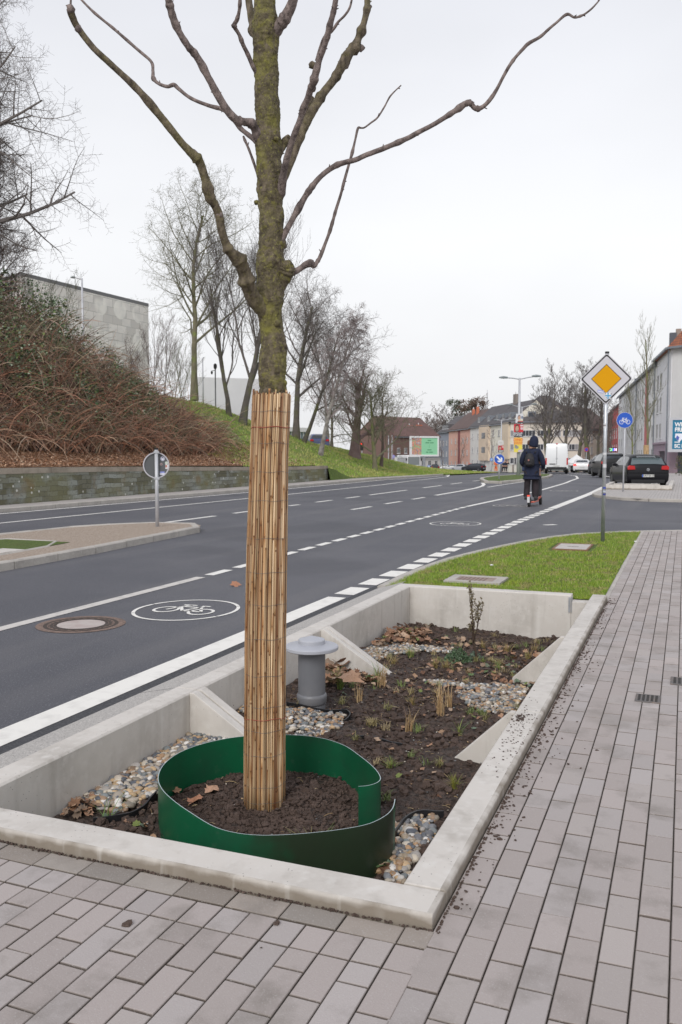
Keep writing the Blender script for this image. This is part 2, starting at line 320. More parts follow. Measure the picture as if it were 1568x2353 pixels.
# ---- kerb stones on the far side of the road, and the footway
def kerb_row(name,pts,w,h,Ls=1.0,m='concrete2',z0=-.1,base=-.03,kind='structure'):
    b=MB(); P=[Vector((p[0],p[1])) for p in pts]
    cum=[0]
    for a,c in zip(P,P[1:]): cum.append(cum[-1]+(c-a).length)
    tot=cum[-1]; n=max(1,round(tot/Ls))
    def pos(s):
        for i in range(len(P)-1):
            if s<=cum[i+1]+1e-6: return P[i].lerp(P[i+1],(s-cum[i])/(cum[i+1]-cum[i]))
        return P[-1]
    for k in range(n):
        a=pos(tot*k/n+.006); c=pos(tot*(k+1)/n-.006); d=(c-a).normalized(); nn=Vector((-d.y,d.x))*w/2; g=gz(a.x,a.y)+base; g2=gz(c.x,c.y)+base; j=random.uniform(-.003,.003)
        lo=[a-nn,c-nn,c+nn,a+nn]; ch=.018
        top=[a-nn*(1-ch/w*2),c-nn*(1-ch/w*2),c+nn*(1-ch/w*2),a+nn*(1-ch/w*2)]
        zs=[g,g2,g2,g]
        vs=[(q.x,q.y,zz+z0) for q,zz in zip(lo,zs)]+[(q.x,q.y,zz+h-ch+j) for q,zz in zip(lo,zs)]+[(q.x,q.y,zz+h+j) for q,zz in zip(top,zs)]
        fs=[(8,9,10,11)]+[(i,(i+1)%4,4+(i+1)%4,4+i) for i in range(4)]+[(4+i,4+(i+1)%4,8+(i+1)%4,8+i) for i in range(4)]
        b.add(vs,fs)
    o=b.build(name,M[m]); tag(o,kind=kind); return o
random.seed(3)
KL=[(-8,-16.78),(17,-16.78),(30,-16.5),(45,-16.5),(55,-16.72),(66,-17.6),(76,-19.9),(86,-24)]
kerb_row('kerb',line_on(KL,-6,86,2),.14,.12)
b=MB()
ys=frange(-6,43,3.5)
for a,c in zip(ys,ys[1:]):
    z=.082; b.quad((-18.3,a,z),(interp(KL,a)-.07,a,z),(interp(KL,c)-.07,c,z),(-18.3,c,z))
ys=frange(43,86,3)
for a,c in zip(ys,ys[1:]):
    b.quad((interp(KL,a)-1.1,a,gz(-17,a)+.082),(interp(KL,a)-.07,a,gz(-17,a)+.082),(interp(KL,c)-.07,c,gz(-17,c)+.082),(interp(KL,c)-1.1,c,gz(-17,c)+.082))
tag(b.build('footway',mat('footway_slabs',(.40,.37,.35),.85,n=(3,(.31,.285,.265),.45,.7),n2=(25,(.46,.43,.41),.5,.7))),kind='structure')
# ---- grass bank, leaf litter under the thicket
def bank_mat():
    m=mat('bank_turf',(.20,.28,.055),.95,n=(.5,(.34,.33,.11),.45,.75),n2=(5,(.13,.17,.04),.45,.7),bump=[(5,1,.25),(16,1,.12)])
    t=m.node_tree; b=t.nodes['Principled BSDF']; L=t.links.new; g=N(t,'ShaderNodeNewGeometry'); s=N(t,'ShaderNodeSeparateXYZ'); L(g.outputs['Position'],s.inputs[0])
    nz=N(t,'ShaderNodeTexNoise'); nz.inputs['Scale'].default_value=.6; nz.inputs['Detail'].default_value=6; L(g.outputs['Position'],nz.inputs['Vector'])
    a=N(t,'ShaderNodeMath',operation='MULTIPLY_ADD'); a.inputs[1].default_value=5; L(nz.outputs['Fac'],a.inputs[0]); L(s.outputs['Y'],a.inputs[2])
    x2=N(t,'ShaderNodeMath',operation='MULTIPLY_ADD'); x2.inputs[1].default_value=.85; L(s.outputs['X'],x2.inputs[0]); L(a.outputs[0],x2.inputs[2])
    r=N(t,'ShaderNodeMapRange'); r.inputs['From Min'].default_value=21.3; r.inputs['From Max'].default_value=22.6; L(x2.outputs[0],r.inputs[0])
    n3=N(t,'ShaderNodeTexNoise'); n3.inputs['Scale'].default_value=9; n3.inputs['Detail'].default_value=6; L(g.outputs['Position'],n3.inputs['Vector'])
    cr=N(t,'ShaderNodeValToRGB'); cr.color_ramp.elements[0].position=.35; cr.color_ramp.elements[0].color=(.20,.10,.055,1); cr.color_ramp.elements[1].position=.68; cr.color_ramp.elements[1].color=(.62,.36,.21,1); L(n3.outputs['Fac'],cr.inputs[0])
    x=N(t,'ShaderNodeMixRGB'); L(r.outputs[0],x.inputs[0]); L(cr.outputs[0],x.inputs[1]); L(b.inputs['Base Color'].links[0].from_socket,x.inputs[2]); L(x.outputs[0],b.inputs['Base Color']); return m
bx=frange(-120,-45,8)+frange(-44,-28,2)+frange(-27.5,-18.1,.47)+[-17.66]; by=frange(-14,14,4)+frange(15,110,1)+frange(114,160,6)
grid('grass_bank',bx,by,lambda x,y: hill(x,y) if x<-17.66 or y>43.9 else hill(x,y)-.02,bank_mat(),skip=lambda x,y: x>-18.1 and y<43)
b=MB(); ys=frange(42.85,86,1.0)
for a,c in zip(ys,ys[1:]):
    b.quad((-17.66,a,hill(-17.66,a)-.0),(interp(KL,a)-1.0,a,gz(-17,a)+.07),(interp(KL,c)-1.0,c,gz(-17,c)+.07),(-17.66,c,hill(-17.66,c)))
tag(b.build('bank_foot',M['grass']),kind='structure')
# ---- stone retaining wall
def stone_mat():
    m=bpy.data.materials.new('quarry_stone'); m.use_nodes=True; t=m.node_tree; b=t.nodes['Principled BSDF']; L=t.links.new; b.inputs['Roughness'].default_value=.85
    g=N(t,'ShaderNodeTexCoord'); s=N(t,'ShaderNodeSeparateXYZ'); L(g.outputs['Object'],s.inputs[0]); c=N(t,'ShaderNodeCombineXYZ'); L(s.outputs['Y'],c.inputs[0]); L(s.outputs['Z'],c.inputs[1])
    dn=N(t,'ShaderNodeTexNoise'); dn.inputs['Scale'].default_value=2.2; L(g.outputs['Object'],dn.inputs['Vector']); am=N(t,'ShaderNodeVectorMath',operation='MULTIPLY_ADD'); am.inputs[1].default_value=(.12,.12,0); L(dn.outputs['Color'],am.inputs[0]); L(c.outputs[0],am.inputs[2])
    br=N(t,'ShaderNodeTexBrick'); br.inputs['Scale'].default_value=1; br.inputs['Brick Width'].default_value=.46; br.inputs['Row Height'].default_value=.15; br.inputs['Mortar Size'].default_value=.006; br.inputs['Bias'].default_value=-.2
    br.inputs['Color1'].default_value=(.12,.115,.07,1); br.inputs['Color2'].default_value=(.34,.36,.33,1); br.inputs['Mortar'].default_value=(.075,.075,.06,1); br.squash=1.6; br.squash_frequency=3; L(am.outputs[0],br.inputs['Vector'])
    cur=br.outputs['Color']
    for sc_,col,lo,hi,f in ((.55,(.20,.20,.10),.45,.65,.75),(1.5,(.28,.31,.30),.52,.68,.6),(14,(.06,.06,.045),.55,.7,.6),(1.1,(.19,.12,.05),.6,.7,.6)):
        n=N(t,'ShaderNodeTexNoise'); n.inputs['Scale'].default_value=sc_; n.inputs['Detail'].default_value=6; L(g.outputs['Object'],n.inputs['Vector']); r=N(t,'ShaderNodeMapRange'); r.inputs['From Min'].default_value=lo; r.inputs['From Max'].default_value=hi; r.inputs['To Max'].default_value=f; L(n.outputs['Fac'],r.inputs[0])
        x=N(t,'ShaderNodeMixRGB'); L(r.outputs[0],x.inputs[0]); L(cur,x.inputs[1]); x.inputs[2].default_value=(*col,1); cur=x.outputs[0]
    vo=N(t,'ShaderNodeTexVoronoi'); vo.inputs['Scale'].default_value=4.5; L(g.outputs['Object'],vo.inputs['Vector']); r=N(t,'ShaderNodeMapRange'); r.inputs['From Min'].default_value=.19; r.inputs['From Max'].default_value=.13; L(vo.outputs['Distance'],r.inputs[0])
    n=N(t,'ShaderNodeTexNoise'); n.inputs['Scale'].default_value=.8; L(g.outputs['Object'],n.inputs['Vector']); r3=N(t,'ShaderNodeMapRange'); r3.inputs['From Min'].default_value=.5; r3.inputs['From Max'].default_value=.56; L(n.outputs['Fac'],r3.inputs[0]); mu=N(t,'ShaderNodeMath',operation='MULTIPLY'); L(r.outputs[0],mu.inputs[0]); L(r3.outputs[0],mu.inputs[1])
    x=N(t,'ShaderNodeMixRGB'); L(mu.outputs[0],x.inputs[0]); L(cur,x.inputs[1]); x.inputs[2].default_value=(.6,.6,.55,1); L(x.outputs[0],b.inputs['Base Color'])
    bp=N(t,'ShaderNodeBump'); bp.inputs['Strength'].default_value=.6; bp.inputs['Distance'].default_value=.02; L(br.outputs['Fac'],bp.inputs['Height']); bp.invert=True; L(bp.outputs[0],b.inputs['Normal']); return m
rw=thing('retaining_wall','long low mossy quarry stone wall below the bramble bank','wall',(-17.9,19,0))
b=MB(); ys=frange(-27,24.08,2.4); 
def wt(y): return lerp(1.12,.86,sstep(19,43,y+19))-.17
for a,c in zip(ys,ys[1:]):
    vs=[(x,y,z) for y in (a,c) for x in (-.25,.15) for z in (-.15,wt(y))]
    b.add(vs,[(2,6,7,3),(0,1,5,4),(1,3,7,5),(0,4,6,2)])
b.add([(-.25,24.08,-.15),(.15,24.08,-.15),(.15,24.08,wt(24.08)),(-.25,24.08,wt(24.08))],[(0,1,2,3)])
b.build('stone_face',stone_mat(),rw)
b=MB()
for a,c in zip(ys,ys[1:]):
    vs=[(x,y,z) for y in (a+.006,c-.006) for x in (-.27,.165) for z in (wt(y)+.0,wt(y)+.155)]
    b.add(vs,[(2,6,7,3),(0,1,5,4),(1,3,7,5),(0,4,6,2),(0,2,3,1),(4,5,7,6)])
b.build('coping',mat('weathered_coping',(.36,.31,.25),.9,n=(2,(.25,.215,.17),.45,.65),n2=(12,(.26,.24,.2),.55,.75)),rw)
# ---- traffic islands
def island(poly,inner_off,name='traffic_island'):
    pass
random.seed(8)
isl=[(-8.3,-4),(-8.42,7.0),(-8.49,9.08),(-8.61,11.24),(-8.74,12.4),(-8.85,13.56),(-8.93,14.76),(-9.08,15.3),(-9.4,15.62),(-9.75,15.8),(-10.69,15.48),(-11.32,14.02),(-11.5,12.15),(-11.9,8),(-12.1,-4)]
kerb_row('island_kerb',isl,.14,.12,.95)
def shrink(poly,c,k): return [(c[0]+(p[0]-c[0])*k,c[1]+(p[1]-c[1])) for p in poly]
def flat(name,poly,z,m,kind='structure'):
    b=MB(); b.add([(p[0],p[1],z) for p in poly],[tuple(range(len(poly)))]); o=b.build(name,m); tag(o,kind=kind); return o
flat('island_gravel',isl,.076,mat('resin_gravel',(.36,.29,.23),.9,n=(45,(.19,.14,.10),.5,.65),n2=(28,(.52,.45,.38),.54,.68),bump=[(40,1,.02)]))
gr=[(-9.2,-4),(-9.12,9.7),(-9.36,11.6),(-10.9,11.6),(-11.2,-4)]
flat('island_turf',gr,.084,M['grass'])
kerb_row('island_edging',[(-9.12,-3),(-9.12,9.7),(-9.36,11.62),(-10.95,11.68),(-11.2,-3)],.06,.125,1.0)
p=gp(10,1268,.09); b=MB(); b.box(p.x-.3,p.x+.12,p.y-.3,p.y+.3,.05,.10); tag(b.build('island_slab',M['concrete']),kind='structure')
i2=[(-8.75,44.2),(-8.3,47),(-8.2,51),(-8.4,58),(-9.0,64),(-9.8,70),(-11.2,71),(-11.9,66),(-11.9,58),(-11.3,52),(-10.85,49.5),(-10.2,46.9),(-9.5,44.6)]
kerb_row('far_island_kerb',i2+[i2[0]],.22,.13,1.0)
def flatg(name,poly,dz,m,n=1):
    b=MB(); b.add([(p[0],p[1],gz(p[0],p[1])+dz) for p in poly],[tuple(range(len(poly)))]); o=b.build(name,m); tag(o,kind='structure'); return o
flatg('far_island_turf',i2,.088,M['grass'])
# ---- lawn wedge, kerbs around it
ARC=[(-3.24,9.55),(-3.27,10.41),(-3.24,12.14),(-3.0,13.54),(-2.67,15.09),(-2.22,16.5),(-1.85,17.2),(-1.47,17.72),(-1.1,18.0),(-.71,18.16)]
ARC2=ARC+[(-.02,18.75),(1.5,19.4),(6,20.2),(20,20.8)]
kerb_row('road_kerb',[(p[0],p[1]-.03) for p in ARC2],.13,.035,1.0,'concrete2')
lawn=[(-.77,9.505),(-.77,18.1)]+[(p[0]+.04,p[1]-.06) for p in ARC[::-1][1:]]+[(-3.2,9.505)]
flat('lawn',lawn,-.012,M['grass'])
kerb_row('lawn_edging',[(-.745,9.5),(-.745,18.12)],.07,.034,1.0)
# footway strip between the cycle track line and the planter: it rises to the top of the planter wall
b=MB(); ys=[-6,-2,.6,2.73,4.719,6.829,9.5]
for a,c in zip(ys,ys[1:]):
    a+=.004;c-=.004
    b.add([(-3.275,a,-.06),(-3.275,c,-.06),(-3.27,a,-.015),(-3.27,c,-.015),(-3.003,a,.044),(-3.003,c,.044)],[(0,1,3,2),(2,3,5,4)])
b.add([(-3.27,9.5,-.015),(-3.003,9.5,.044),(-3.1,10.0,.0),(-3.26,10.0,-.012)],[(0,1,2,3)])
tag(b.build('gutter_strip',M['aggregate']),kind='structure')
b=MB()
for y in ys[1:-1]: b.box(-3.12,-2.89,y-.0035,y+.0035,-.05,-.03,0)
# ---- paving: every paver is real, with sand joints below
PC=[(.375,.345,.325),(.36,.332,.312),(.39,.36,.34),(.37,.35,.335),(.35,.322,.302),(.38,.356,.335),(.40,.38,.365)]
def paver(b,x0,x1,y0,y1,z,rnd,col):
    g=.0019; ch=.0030; x0+=g;x1-=g;y0+=.0034;y1-=.0034; dz=rnd.uniform(-.0016,.0016); tx=rnd.uniform(-.0012,.0012); ty=rnd.uniform(-.0012,.0012)
    def zz(x,y): return z+dz+tx*(x-x0)/(x1-x0)+ty*(y-y0)/(y1-y0)
    o=[(x0,y0),(x1,y0),(x1,y1),(x0,y1)]; i=[(x0+ch,y0+ch),(x1-ch,y0+ch),(x1-ch,y1-ch),(x0+ch,y1-ch)]
    vs=[(p[0],p[1],z-.03) for p in o]+[(p[0],p[1],zz(*p)-.003) for p in o]+[(p[0],p[1],zz(*p)) for p in i]
    dk=(col[0]*.38,col[1]*.35,col[2]*.32,1); b.add(vs,[(8,9,10,11)]+[(k,(k+1)%4,4+(k+1)%4,4+k) for k in range(4)]+[(4+k,4+(k+1)%4,8+(k+1)%4,8+k) for k in range(4)],0,[dk]*8+[col]*4)
rnd=random.Random(11)
def pcol(y=0):
    c=rnd.choice(PC); k=rnd.uniform(.95,1.05)
    if rnd.random()<.05: k*=1.10
    return (c[0]*k,c[1]*k,c[2]*k,1)
b=MB(); W=.1028; Lp=.2205
def field(x0,n,y0,y1,z,lim=None,flip=0,top=0):
    for i in range(n):
        xa=x0+i*W
        if top:
            paver(b,xa,xa+W,y1-.14,y1,z,rnd,pcol()); yy=y1-.14; s0=Lp/2 if i%2 else Lp
            while yy>y0: paver(b,xa,xa+W,max(y0,yy-s0),yy,z,rnd,pcol()) if yy-max(y0,yy-s0)>.03 else None; yy-=s0; s0=Lp
            continue
        y=y0+((i+flip)%2)*Lp/2-Lp*(1 if (i+flip)%2 else 0); jit=rnd.uniform(-.006,.006)
        while y<y1:
            a=max(y0,y+jit); c=min(y+Lp+jit,y1 if lim is None else min(y1,lim(xa+W/2)))
            if c-a>.03: paver(b,xa,xa+W,a,c,z,rnd,pcol())
            y+=Lp
def topend(x): return interp([(-.7,18.08),(-.02,18.65),(1.5,19.3),(6,20.1)],x)
field(-.7245,34,.35,25,0,topend)
nx=int((5.2-.7)/W)
field(-.712-W*37,37,.35,2.645-.112,0,None,1,1)
x=-.712-W*37
while x<-.72:
    c_=pcol(); q_=rnd.uniform(.66,.88); paver(b,x,min(x+.2056,-.714),2.645-.110,2.645-.002,0,rnd,(c_[0]*q_,c_[1]*q_*.99,c_[2]*q_*.92,1)); x+=.2056
tag(b.build('paving',M['paver']),kind='structure')
b=MB(); 
b.add([(-9,-6,-.013),(-2.9,-6,-.013),(-2.9,2.7,-.013),(-9,2.7,-.013)],[(0,1,2,3)])
b.add([(-2.9,-6,-.013),(-.72,-6,-.013),(-.72,2.7,-.013),(-2.9,2.7,-.013)],[(0,1,2,3)])
b.add([(-.72,-6,-.013),(6,-6,-.013),(6,20.0,-.013),(2,19.4,-.013),(0,18.7,-.013),(-.72,18.15,-.013)],[(0,1,2,3,4,5)])
tag(b.build('sand_joints',M['joint']),kind='structure')
def pave_tex(name,w_=.21,h_=.105):
    m=bpy.data.materials.new(name); m.use_nodes=True; t=m.node_tree; bb=t.nodes['Principled BSDF']; L=t.links.new; bb.inputs['Roughness'].default_value=.85
    g=N(t,'ShaderNodeTexCoord'); mp=N(t,'ShaderNodeMapping'); mp.inputs['Rotation'].default_value=(0,0,PI/2); L(g.outputs['Object'],mp.inputs[0])
    br=N(t,'ShaderNodeTexBrick'); br.inputs['Scale'].default_value=1; br.inputs['Brick Width'].default_value=w_; br.inputs['Row Height'].default_value=h_; br.inputs['Mortar Size'].default_value=.004
    br.inputs['Color1'].default_value=(.40,.375,.355,1); br.inputs['Color2'].default_value=(.46,.43,.41,1); br.inputs['Mortar'].default_value=(.12,.11,.10,1); L(mp.outputs[0],br.inputs['Vector'])
    n=N(t,'ShaderNodeTexNoise'); n.inputs['Scale'].default_value=1.3; n.inputs['Detail'].default_value=5; L(g.outputs['Object'],n.inputs['Vector']); r=N(t,'ShaderNodeMapRange'); r.inputs['From Min'].default_value=.45; r.inputs['From Max'].default_value=.75; r.inputs['To Max'].default_value=.5; L(n.outputs['Fac'],r.inputs[0])
    x=N(t,'ShaderNodeMixRGB'); L(r.outputs[0],x.inputs[0]); L(br.outputs['Color'],x.inputs[1]); x.inputs[2].default_value=(.33,.30,.28,1); L(x.outputs[0],bb.inputs['Base Color']); return m
PT=pave_tex('paving_pattern')
b=MB(); b.add([(2.80,-6,-.002),(30,-6,-.002),(30,20.6,-.002),(6,20.0,-.002),(2.80,19.5,-.002)],[(0,1,2,3,4)])
b.add([(-9,-6,-.002),(-4.42,-6,-.002),(-4.42,2.55,-.002),(-9,2.55,-.002)],[(0,1,2,3)]); tag(b.build('far_paving',PT),kind='structure')
# far corner pavement beyond the side street
FC=[(-3.06,32.8),(-2.85,31.9),(-2.4,31.1),(-1.9,30.3),(-1.4,29.85),(-.05,29.7),(4,29.8),(30,30.5)]
kerb_row('far_kerb',FC[::-1]+[(-3.1,34.5),(-3.0,38),(-3.0,44)],.14,.10,1.0)
b=MB(); 
poly=FC+[(30,46),(-2.96,46)]
b.add([(p[0],p[1],.055) for p in poly],[tuple(range(len(poly)))])
ys=frange(46,150,8)
for a,c in zip(ys,ys[1:]):
    ka=-.9-(max(0,a-60))*.11; kc=-.9-(max(0,c-60))*.11
    b.quad((ka,a,gz(ka,a)+.055),(30,a,gz(ka,a)+.055),(30,c,gz(kc,c)+.055),(kc,c,gz(kc,c)+.055))
tag(b.build('pavement',PT),kind='structure')

def ringmesh(b,c,r0,r1,z,n=64,mi=0):
    vs=[]
    for k in range(n):
        a=2*PI*k/n; vs+=[(c[0]+r0*math.cos(a),c[1]+r0*math.sin(a),z),(c[0]+r1*math.cos(a),c[1]+r1*math.sin(a),z)]
    b.add(vs,[(k*2,k*2+1,((k+1)%n)*2+1,((k+1)%n)*2) for k in range(n)],mi)
c0=gp(187,1435,-.03); mh=thing('manhole_cover','round rusty iron manhole cover with pale centre in the cycle lane','manhole',(c0.x,c0.y,-.03))
rust=mat('rusty_iron',(.20,.135,.105),.8,n=(14,(.11,.075,.06),.4,.65),n2=(60,(.30,.22,.18),.5,.7),bump=[(80,.5,.004)]); rust2=mat('dark_rust_iron',(.055,.04,.032),.8)
b=MB(); ringmesh(b,(0,0),.335,.40,.004); ringmesh(b,(0,0),.245,.30,.004); b.build('frame',rust,mh)
b=MB(); ringmesh(b,(0,0),.30,.335,.0025)
ringmesh(b,(0,0),.215,.245,.0025); b.build('groove',rust2,mh)
b=MB()
for k in range(26):
    a=2*PI*k/26; a2=a+.13; vs_=[(r_*math.cos(q),r_*math.sin(q),.0050) for r_,q in ((.25,a),(.29,a),(.29,a+.12),(.275,a+.12),(.275,a+.241661),(.25,a+.241661))]; b.add(vs_,[(0,1,2,3,4,5)])
b.build('ribs',rust2,mh)
b=MB(); b.add([(.215*math.cos(2*PI*k/48),.215*math.sin(2*PI*k/48),.004) for k in range(48)],[tuple(range(48))]); b.build('centre_plate',mat('worn_concrete_fill',(.46,.41,.38),.8,n=(6,(.38,.30,.28),.45,.7)),mh)
# ================================================================ CONCRETE PLANTER
def soilz(X,Y):
    z=lerp(-.23,-.285,sstep(-2.85,-1.05,X))-.15*sstep(4.5,9.6,Y)
    z-=.02*sstep(3.6,3.2,Y)
    n=noise.fractal(Vector((X*2.2,Y*2.2,0)),1,2,4)*.03
    return z+n
pl=thing('concrete_planter','long sunken planting bed of pale cast concrete between road and paving','planter',(-1.86,2.65,0))
ox,oy=-1.86,2.65
XL,XR,YF,YB=-2.85,-.88,2.82,9.34
def wallprof(name,prof,a,c,axis,parent=pl,m='concrete'):
    """profile (across,z) swept along an axis from a to c; local coordinates"""
    b=MB(); n=len(prof)
    vs=[]
    for t in (a,c):
        for u,z in prof: vs.append((u-ox,t-oy,z) if axis=='y' else (t-ox,u-oy,z))
    fs=[(i,(i+1)%n,n+(i+1)%n,n+i) for i in range(n)]+[tuple(range(n))[::-1],tuple(range(n,2*n))]
    b.add(vs,fs); bm=bmesh.new(); 
    o=b.build(name,M[m],parent,bevel=.004); bm.from_mesh(o.data); bmesh.ops.recalc_face_normals(bm,faces=bm.faces); bm.to_mesh(o.data); bm.free(); return o
LP=[(-3.0,-.5),(-2.85,-.5),(-2.85,.038),(-2.860,.05),(-2.995,.05),(-3.0,.044)]
for a,c in ((1.2,2.555),(2.826,4.716),(4.722,6.826),(6.832,9.334)):
    if a<2: continue
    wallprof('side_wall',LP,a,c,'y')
RP=[(-.88,-.5),(-.727,-.5),(-.727,.041),(-.736,.05),(-.874,.05),(-.88,.044)]
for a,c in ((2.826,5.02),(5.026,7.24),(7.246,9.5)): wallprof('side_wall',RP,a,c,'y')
FP=[(2.65,-.5),(2.65,.041),(2.659,.05),(2.812,.05),(2.82,.043),(2.82,-.5)]
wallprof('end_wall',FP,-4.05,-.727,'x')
BP=[(9.34,-.5),(9.34,.042),(9.348,.05),(9.492,.05),(9.5,.042),(9.5,-.5)]
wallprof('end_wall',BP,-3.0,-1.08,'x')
b=MB(); b.box(-1.079-ox,-.881-ox,9.345-oy,9.56-oy,-.45,-.02); b.build('threshold',M['concrete'],pl,bevel=.003)
b=MB(); b.box(-1.105-ox,-1.085-ox,9.330-oy,9.336-oy,-.13,.03); b.box(-1.076-ox,-1.070-ox,9.336-oy,9.39-oy,-.13,.03); b.build('bracket',M['steel'],pl)
def brace(X,Y,side,run,drop,th=.055):
    b=MB(); s=side; x0=X-ox; y0=Y-oy
    poly=[(0,.048),(.03,.048),(run,-drop),(run,-.5),(0,-.5)]
    vs=[(x0+s*u,y0+k*th/2,z) for k in (-1,1) for u,z in poly]; n=5
    b.add(vs,[tuple(range(n))[::-1],tuple(range(n,2*n))]+[(i,(i+1)%n,n+(i+1)%n,n+i) for i in range(n)])
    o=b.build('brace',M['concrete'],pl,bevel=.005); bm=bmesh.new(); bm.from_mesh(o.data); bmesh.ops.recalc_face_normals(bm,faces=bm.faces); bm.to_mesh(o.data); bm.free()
for Y in (4.719,6.829):
    brace(-2.851,Y-.045,1,.60,.31,.072); brace(-2.851,Y+.045,1,.60,.31,.072)
for Y in (5.023,7.243): brace(-.879,Y-.03,-1,.42,.33,.05)
# stain on the front wall top: a thin damp mark
# ---- second planter by the far corner
p2=thing('far_planter','low pale concrete planter curb in front of the black hatchback','planter',(-1.8,37,.055))
b=MB(); 
for x0,x1,y0,y1 in ((-1.25,1.35,0,.16),(-1.25,-1.1,.16,4),(1.2,1.35,.16,7),(-1.0,.85,1.6,1.75)): b.box(x0,x1,y0,y1,0,.19)
b.build('rim',M['concrete'],p2,bevel=.01)
b=MB(); b.box(-1.1,1.2,.16,4,0,.06); b.build('soil_fill',M['soil'],p2)
# ---- bed soil
xs=frange(-2.855,-.875,.016); ys=frange(2.815,9.345,.018)
def sz(x,y):
    z=soilz(x,y); v=Vector((x*14,y*14,1)); z+=.020*noise.noise(v)+.014*noise.noise(v*2.7)+.007*noise.noise(v*6)
    return z
bed=grid('bed_soil',xs,ys,sz,M['soil'],kind='structure')
# ================================================================ clods, pebbles, leaves
def ico():
    bm=bmesh.new(); bmesh.ops.create_icosphere(bm,subdivisions=1,radius=1); V=[v.co.copy() for v in bm.verts]; Fc=[tuple(v.index for v in f.verts) for f in bm.faces]; bm.free(); return V,Fc
ICO1=ico()
def ico2():
    bm=bmesh.new(); bmesh.ops.create_icosphere(bm,subdivisions=2,radius=1); V=[v.co.copy() for v in bm.verts]; Fc=[tuple(v.index for v in f.verts) for f in bm.faces]; bm.free(); return V,Fc
ICO2=ico2()
def blob(b,c,r,rnd,flat=.6,col=None,hi=False,rough=.25):
    V,Fc=ICO2 if hi else ICO1; sx=r*rnd.uniform(.75,1.3); sy=r*rnd.uniform(.75,1.3); szz=r*flat*rnd.uniform(.8,1.2)
    R=Matrix.Rotation(rnd.uniform(0,6.28),3,'Z')@Matrix.Rotation(rnd.uniform(-.5,.5),3,'X'); o=Vector((rnd.random()*50,)*3)
    vs=[]
    for v in V:
        k=1+rough*noise.noise(v*1.3+o); q=R@Vector((v.x*sx*k,v.y*sy*k,v.z*szz*k)); vs.append(Vector(c)+q)
    b.add(vs,Fc,0,col)
def inpoly(x,y,P):
    c=False; n=len(P)
    for i in range(n):
        x1,y1=P[i]; x2,y2=P[(i+1)%n]
        if (y1>y)!=(y2>y) and x<(x2-x1)*(y-y1)/(y2-y1)+x1: c=not c
    return c
def px(poly,z): return [tuple(gp(x,y,z)[:2]) for x,y in poly]
RINGC=(-1.87,3.80); 
def inring(x,y,k=1.0): return ((x-RINGC[0])/(.56*k))**2+((y-RINGC[1])/(.56*k))**2<1
zones={
 'a':px([(215,1850),(120,1868),(440,1695),(475,1690),(560,1700),(480,1720),(400,1760),(370,1800),(368,1832),(330,1850),(290,1866),(240,1868)],-.24),
 'b':px([(545,1640),(570,1625),(640,1632),(655,1636),(800,1638),(785,1668),(740,1690),(690,1700),(640,1692),(590,1690)],-.25),
 'c':px([(1045,1588),(1080,1570),(1150,1562),(1215,1570),(1200,1605),(1180,1636),(1110,1632),(1060,1612)],-.31),
 'c2':px([(960,1562),(1000,1560),(1060,1568),(1070,1580),(1000,1572)],-.31),
 'd':px([(822,1488),(850,1470),(880,1460),(960,1462),(1045,1468),(1050,1478),(960,1480),(900,1490),(860,1510),(848,1525)],-.26),
 'e':px([(905,1905),(935,1888),(1012,1882),(1003,1920),(930,2035),(900,2032),(860,2010),(790,1995),(800,1975),(870,1960),(905,1935)],-.29)}
PEB=[(.46,.40,.33),(.36,.29,.21),(.20,.205,.215),(.50,.35,.20),(.11,.12,.14),(.66,.63,.59),(.30,.20,.13),(.40,.37,.34),(.22,.24,.24),(.55,.49,.40),(.40,.25,.14),(.15,.15,.16),(.28,.24,.19)]
pebm=mat('pebble',(1,1,1),.5,attr=True,spec=.5,n=(60,(.4,.37,.33),.6,.85),bump=[(60,.1,.004)])
rnd=random.Random(5)
names={'a':'river pebbles','b':'','c':'','d':'','e':''}
b=MB()
for zn,P in zones.items():
    x0=min(p[0] for p in P);x1=max(p[0] for p in P);y0=min(p[1] for p in P);y1=max(p[1] for p in P)
    area=(x1-x0)*(y1-y0); sp=.023 if zn in 'ae' else .026
    n=int(area/(sp*sp)*1.9)
    for k in range(n):
        x=rnd.uniform(x0,x1);y=rnd.uniform(y0,y1)
        ex=.02*noise.noise(Vector((x*9,y*9,4)))
        if not inpoly(x+ex*2,y+ex*2,P) or not(-2.84<x<-.89) or y<2.84: continue
        if zn in'ab' and inring(x,y,1.03): continue
        c=rnd.choice(PEB); kk=rnd.uniform(.75,1.15); r=rnd.choice((.010,.013,.016,.019,.023))*rnd.uniform(.8,1.15)
        lay=rnd.choice((0,.35,.7,1.0))
        blob(b,(x,y,soilz(x,y)+.004+lay*.016),r,rnd,.62,(c[0]*kk,c[1]*kk,c[2]*kk,1),hi=y<4.6)
tag(b.build('river_pebbles',pebm,smooth=True),'rounded beige and grey pebbles lying in patches in the planting bed','pebbles',kind='stuff')
# clods of soil everywhere in the bed
clodm=mat('clod',(.074,.048,.037),.85,n=(20,(.125,.086,.070),.50,.74),bump=[(90,1,.012)])
b=MB()
for k in range(19000):
    x=rnd.uniform(-2.84,-.89); y=rnd.uniform(2.83,9.33)
    if inring(x,y,1.02): continue
    if noise.noise(Vector((x*2,y*2,9)))<-.15 and rnd.random()<.75: continue
    if any(inpoly(x,y,P) for P in zones.values()) and rnd.random()<.92: continue
    r=rnd.choice((.005,.007,.009,.012,.018,.024))*rnd.uniform(.7,1.2)
    blob(b,(x,y,sz(x,y)+r*.2),r,rnd,.7,rough=.9)
tag(b.build('soil_clods',clodm,smooth=False),'dark crumbly clods of moist soil over the planting bed','soil',kind='stuff')
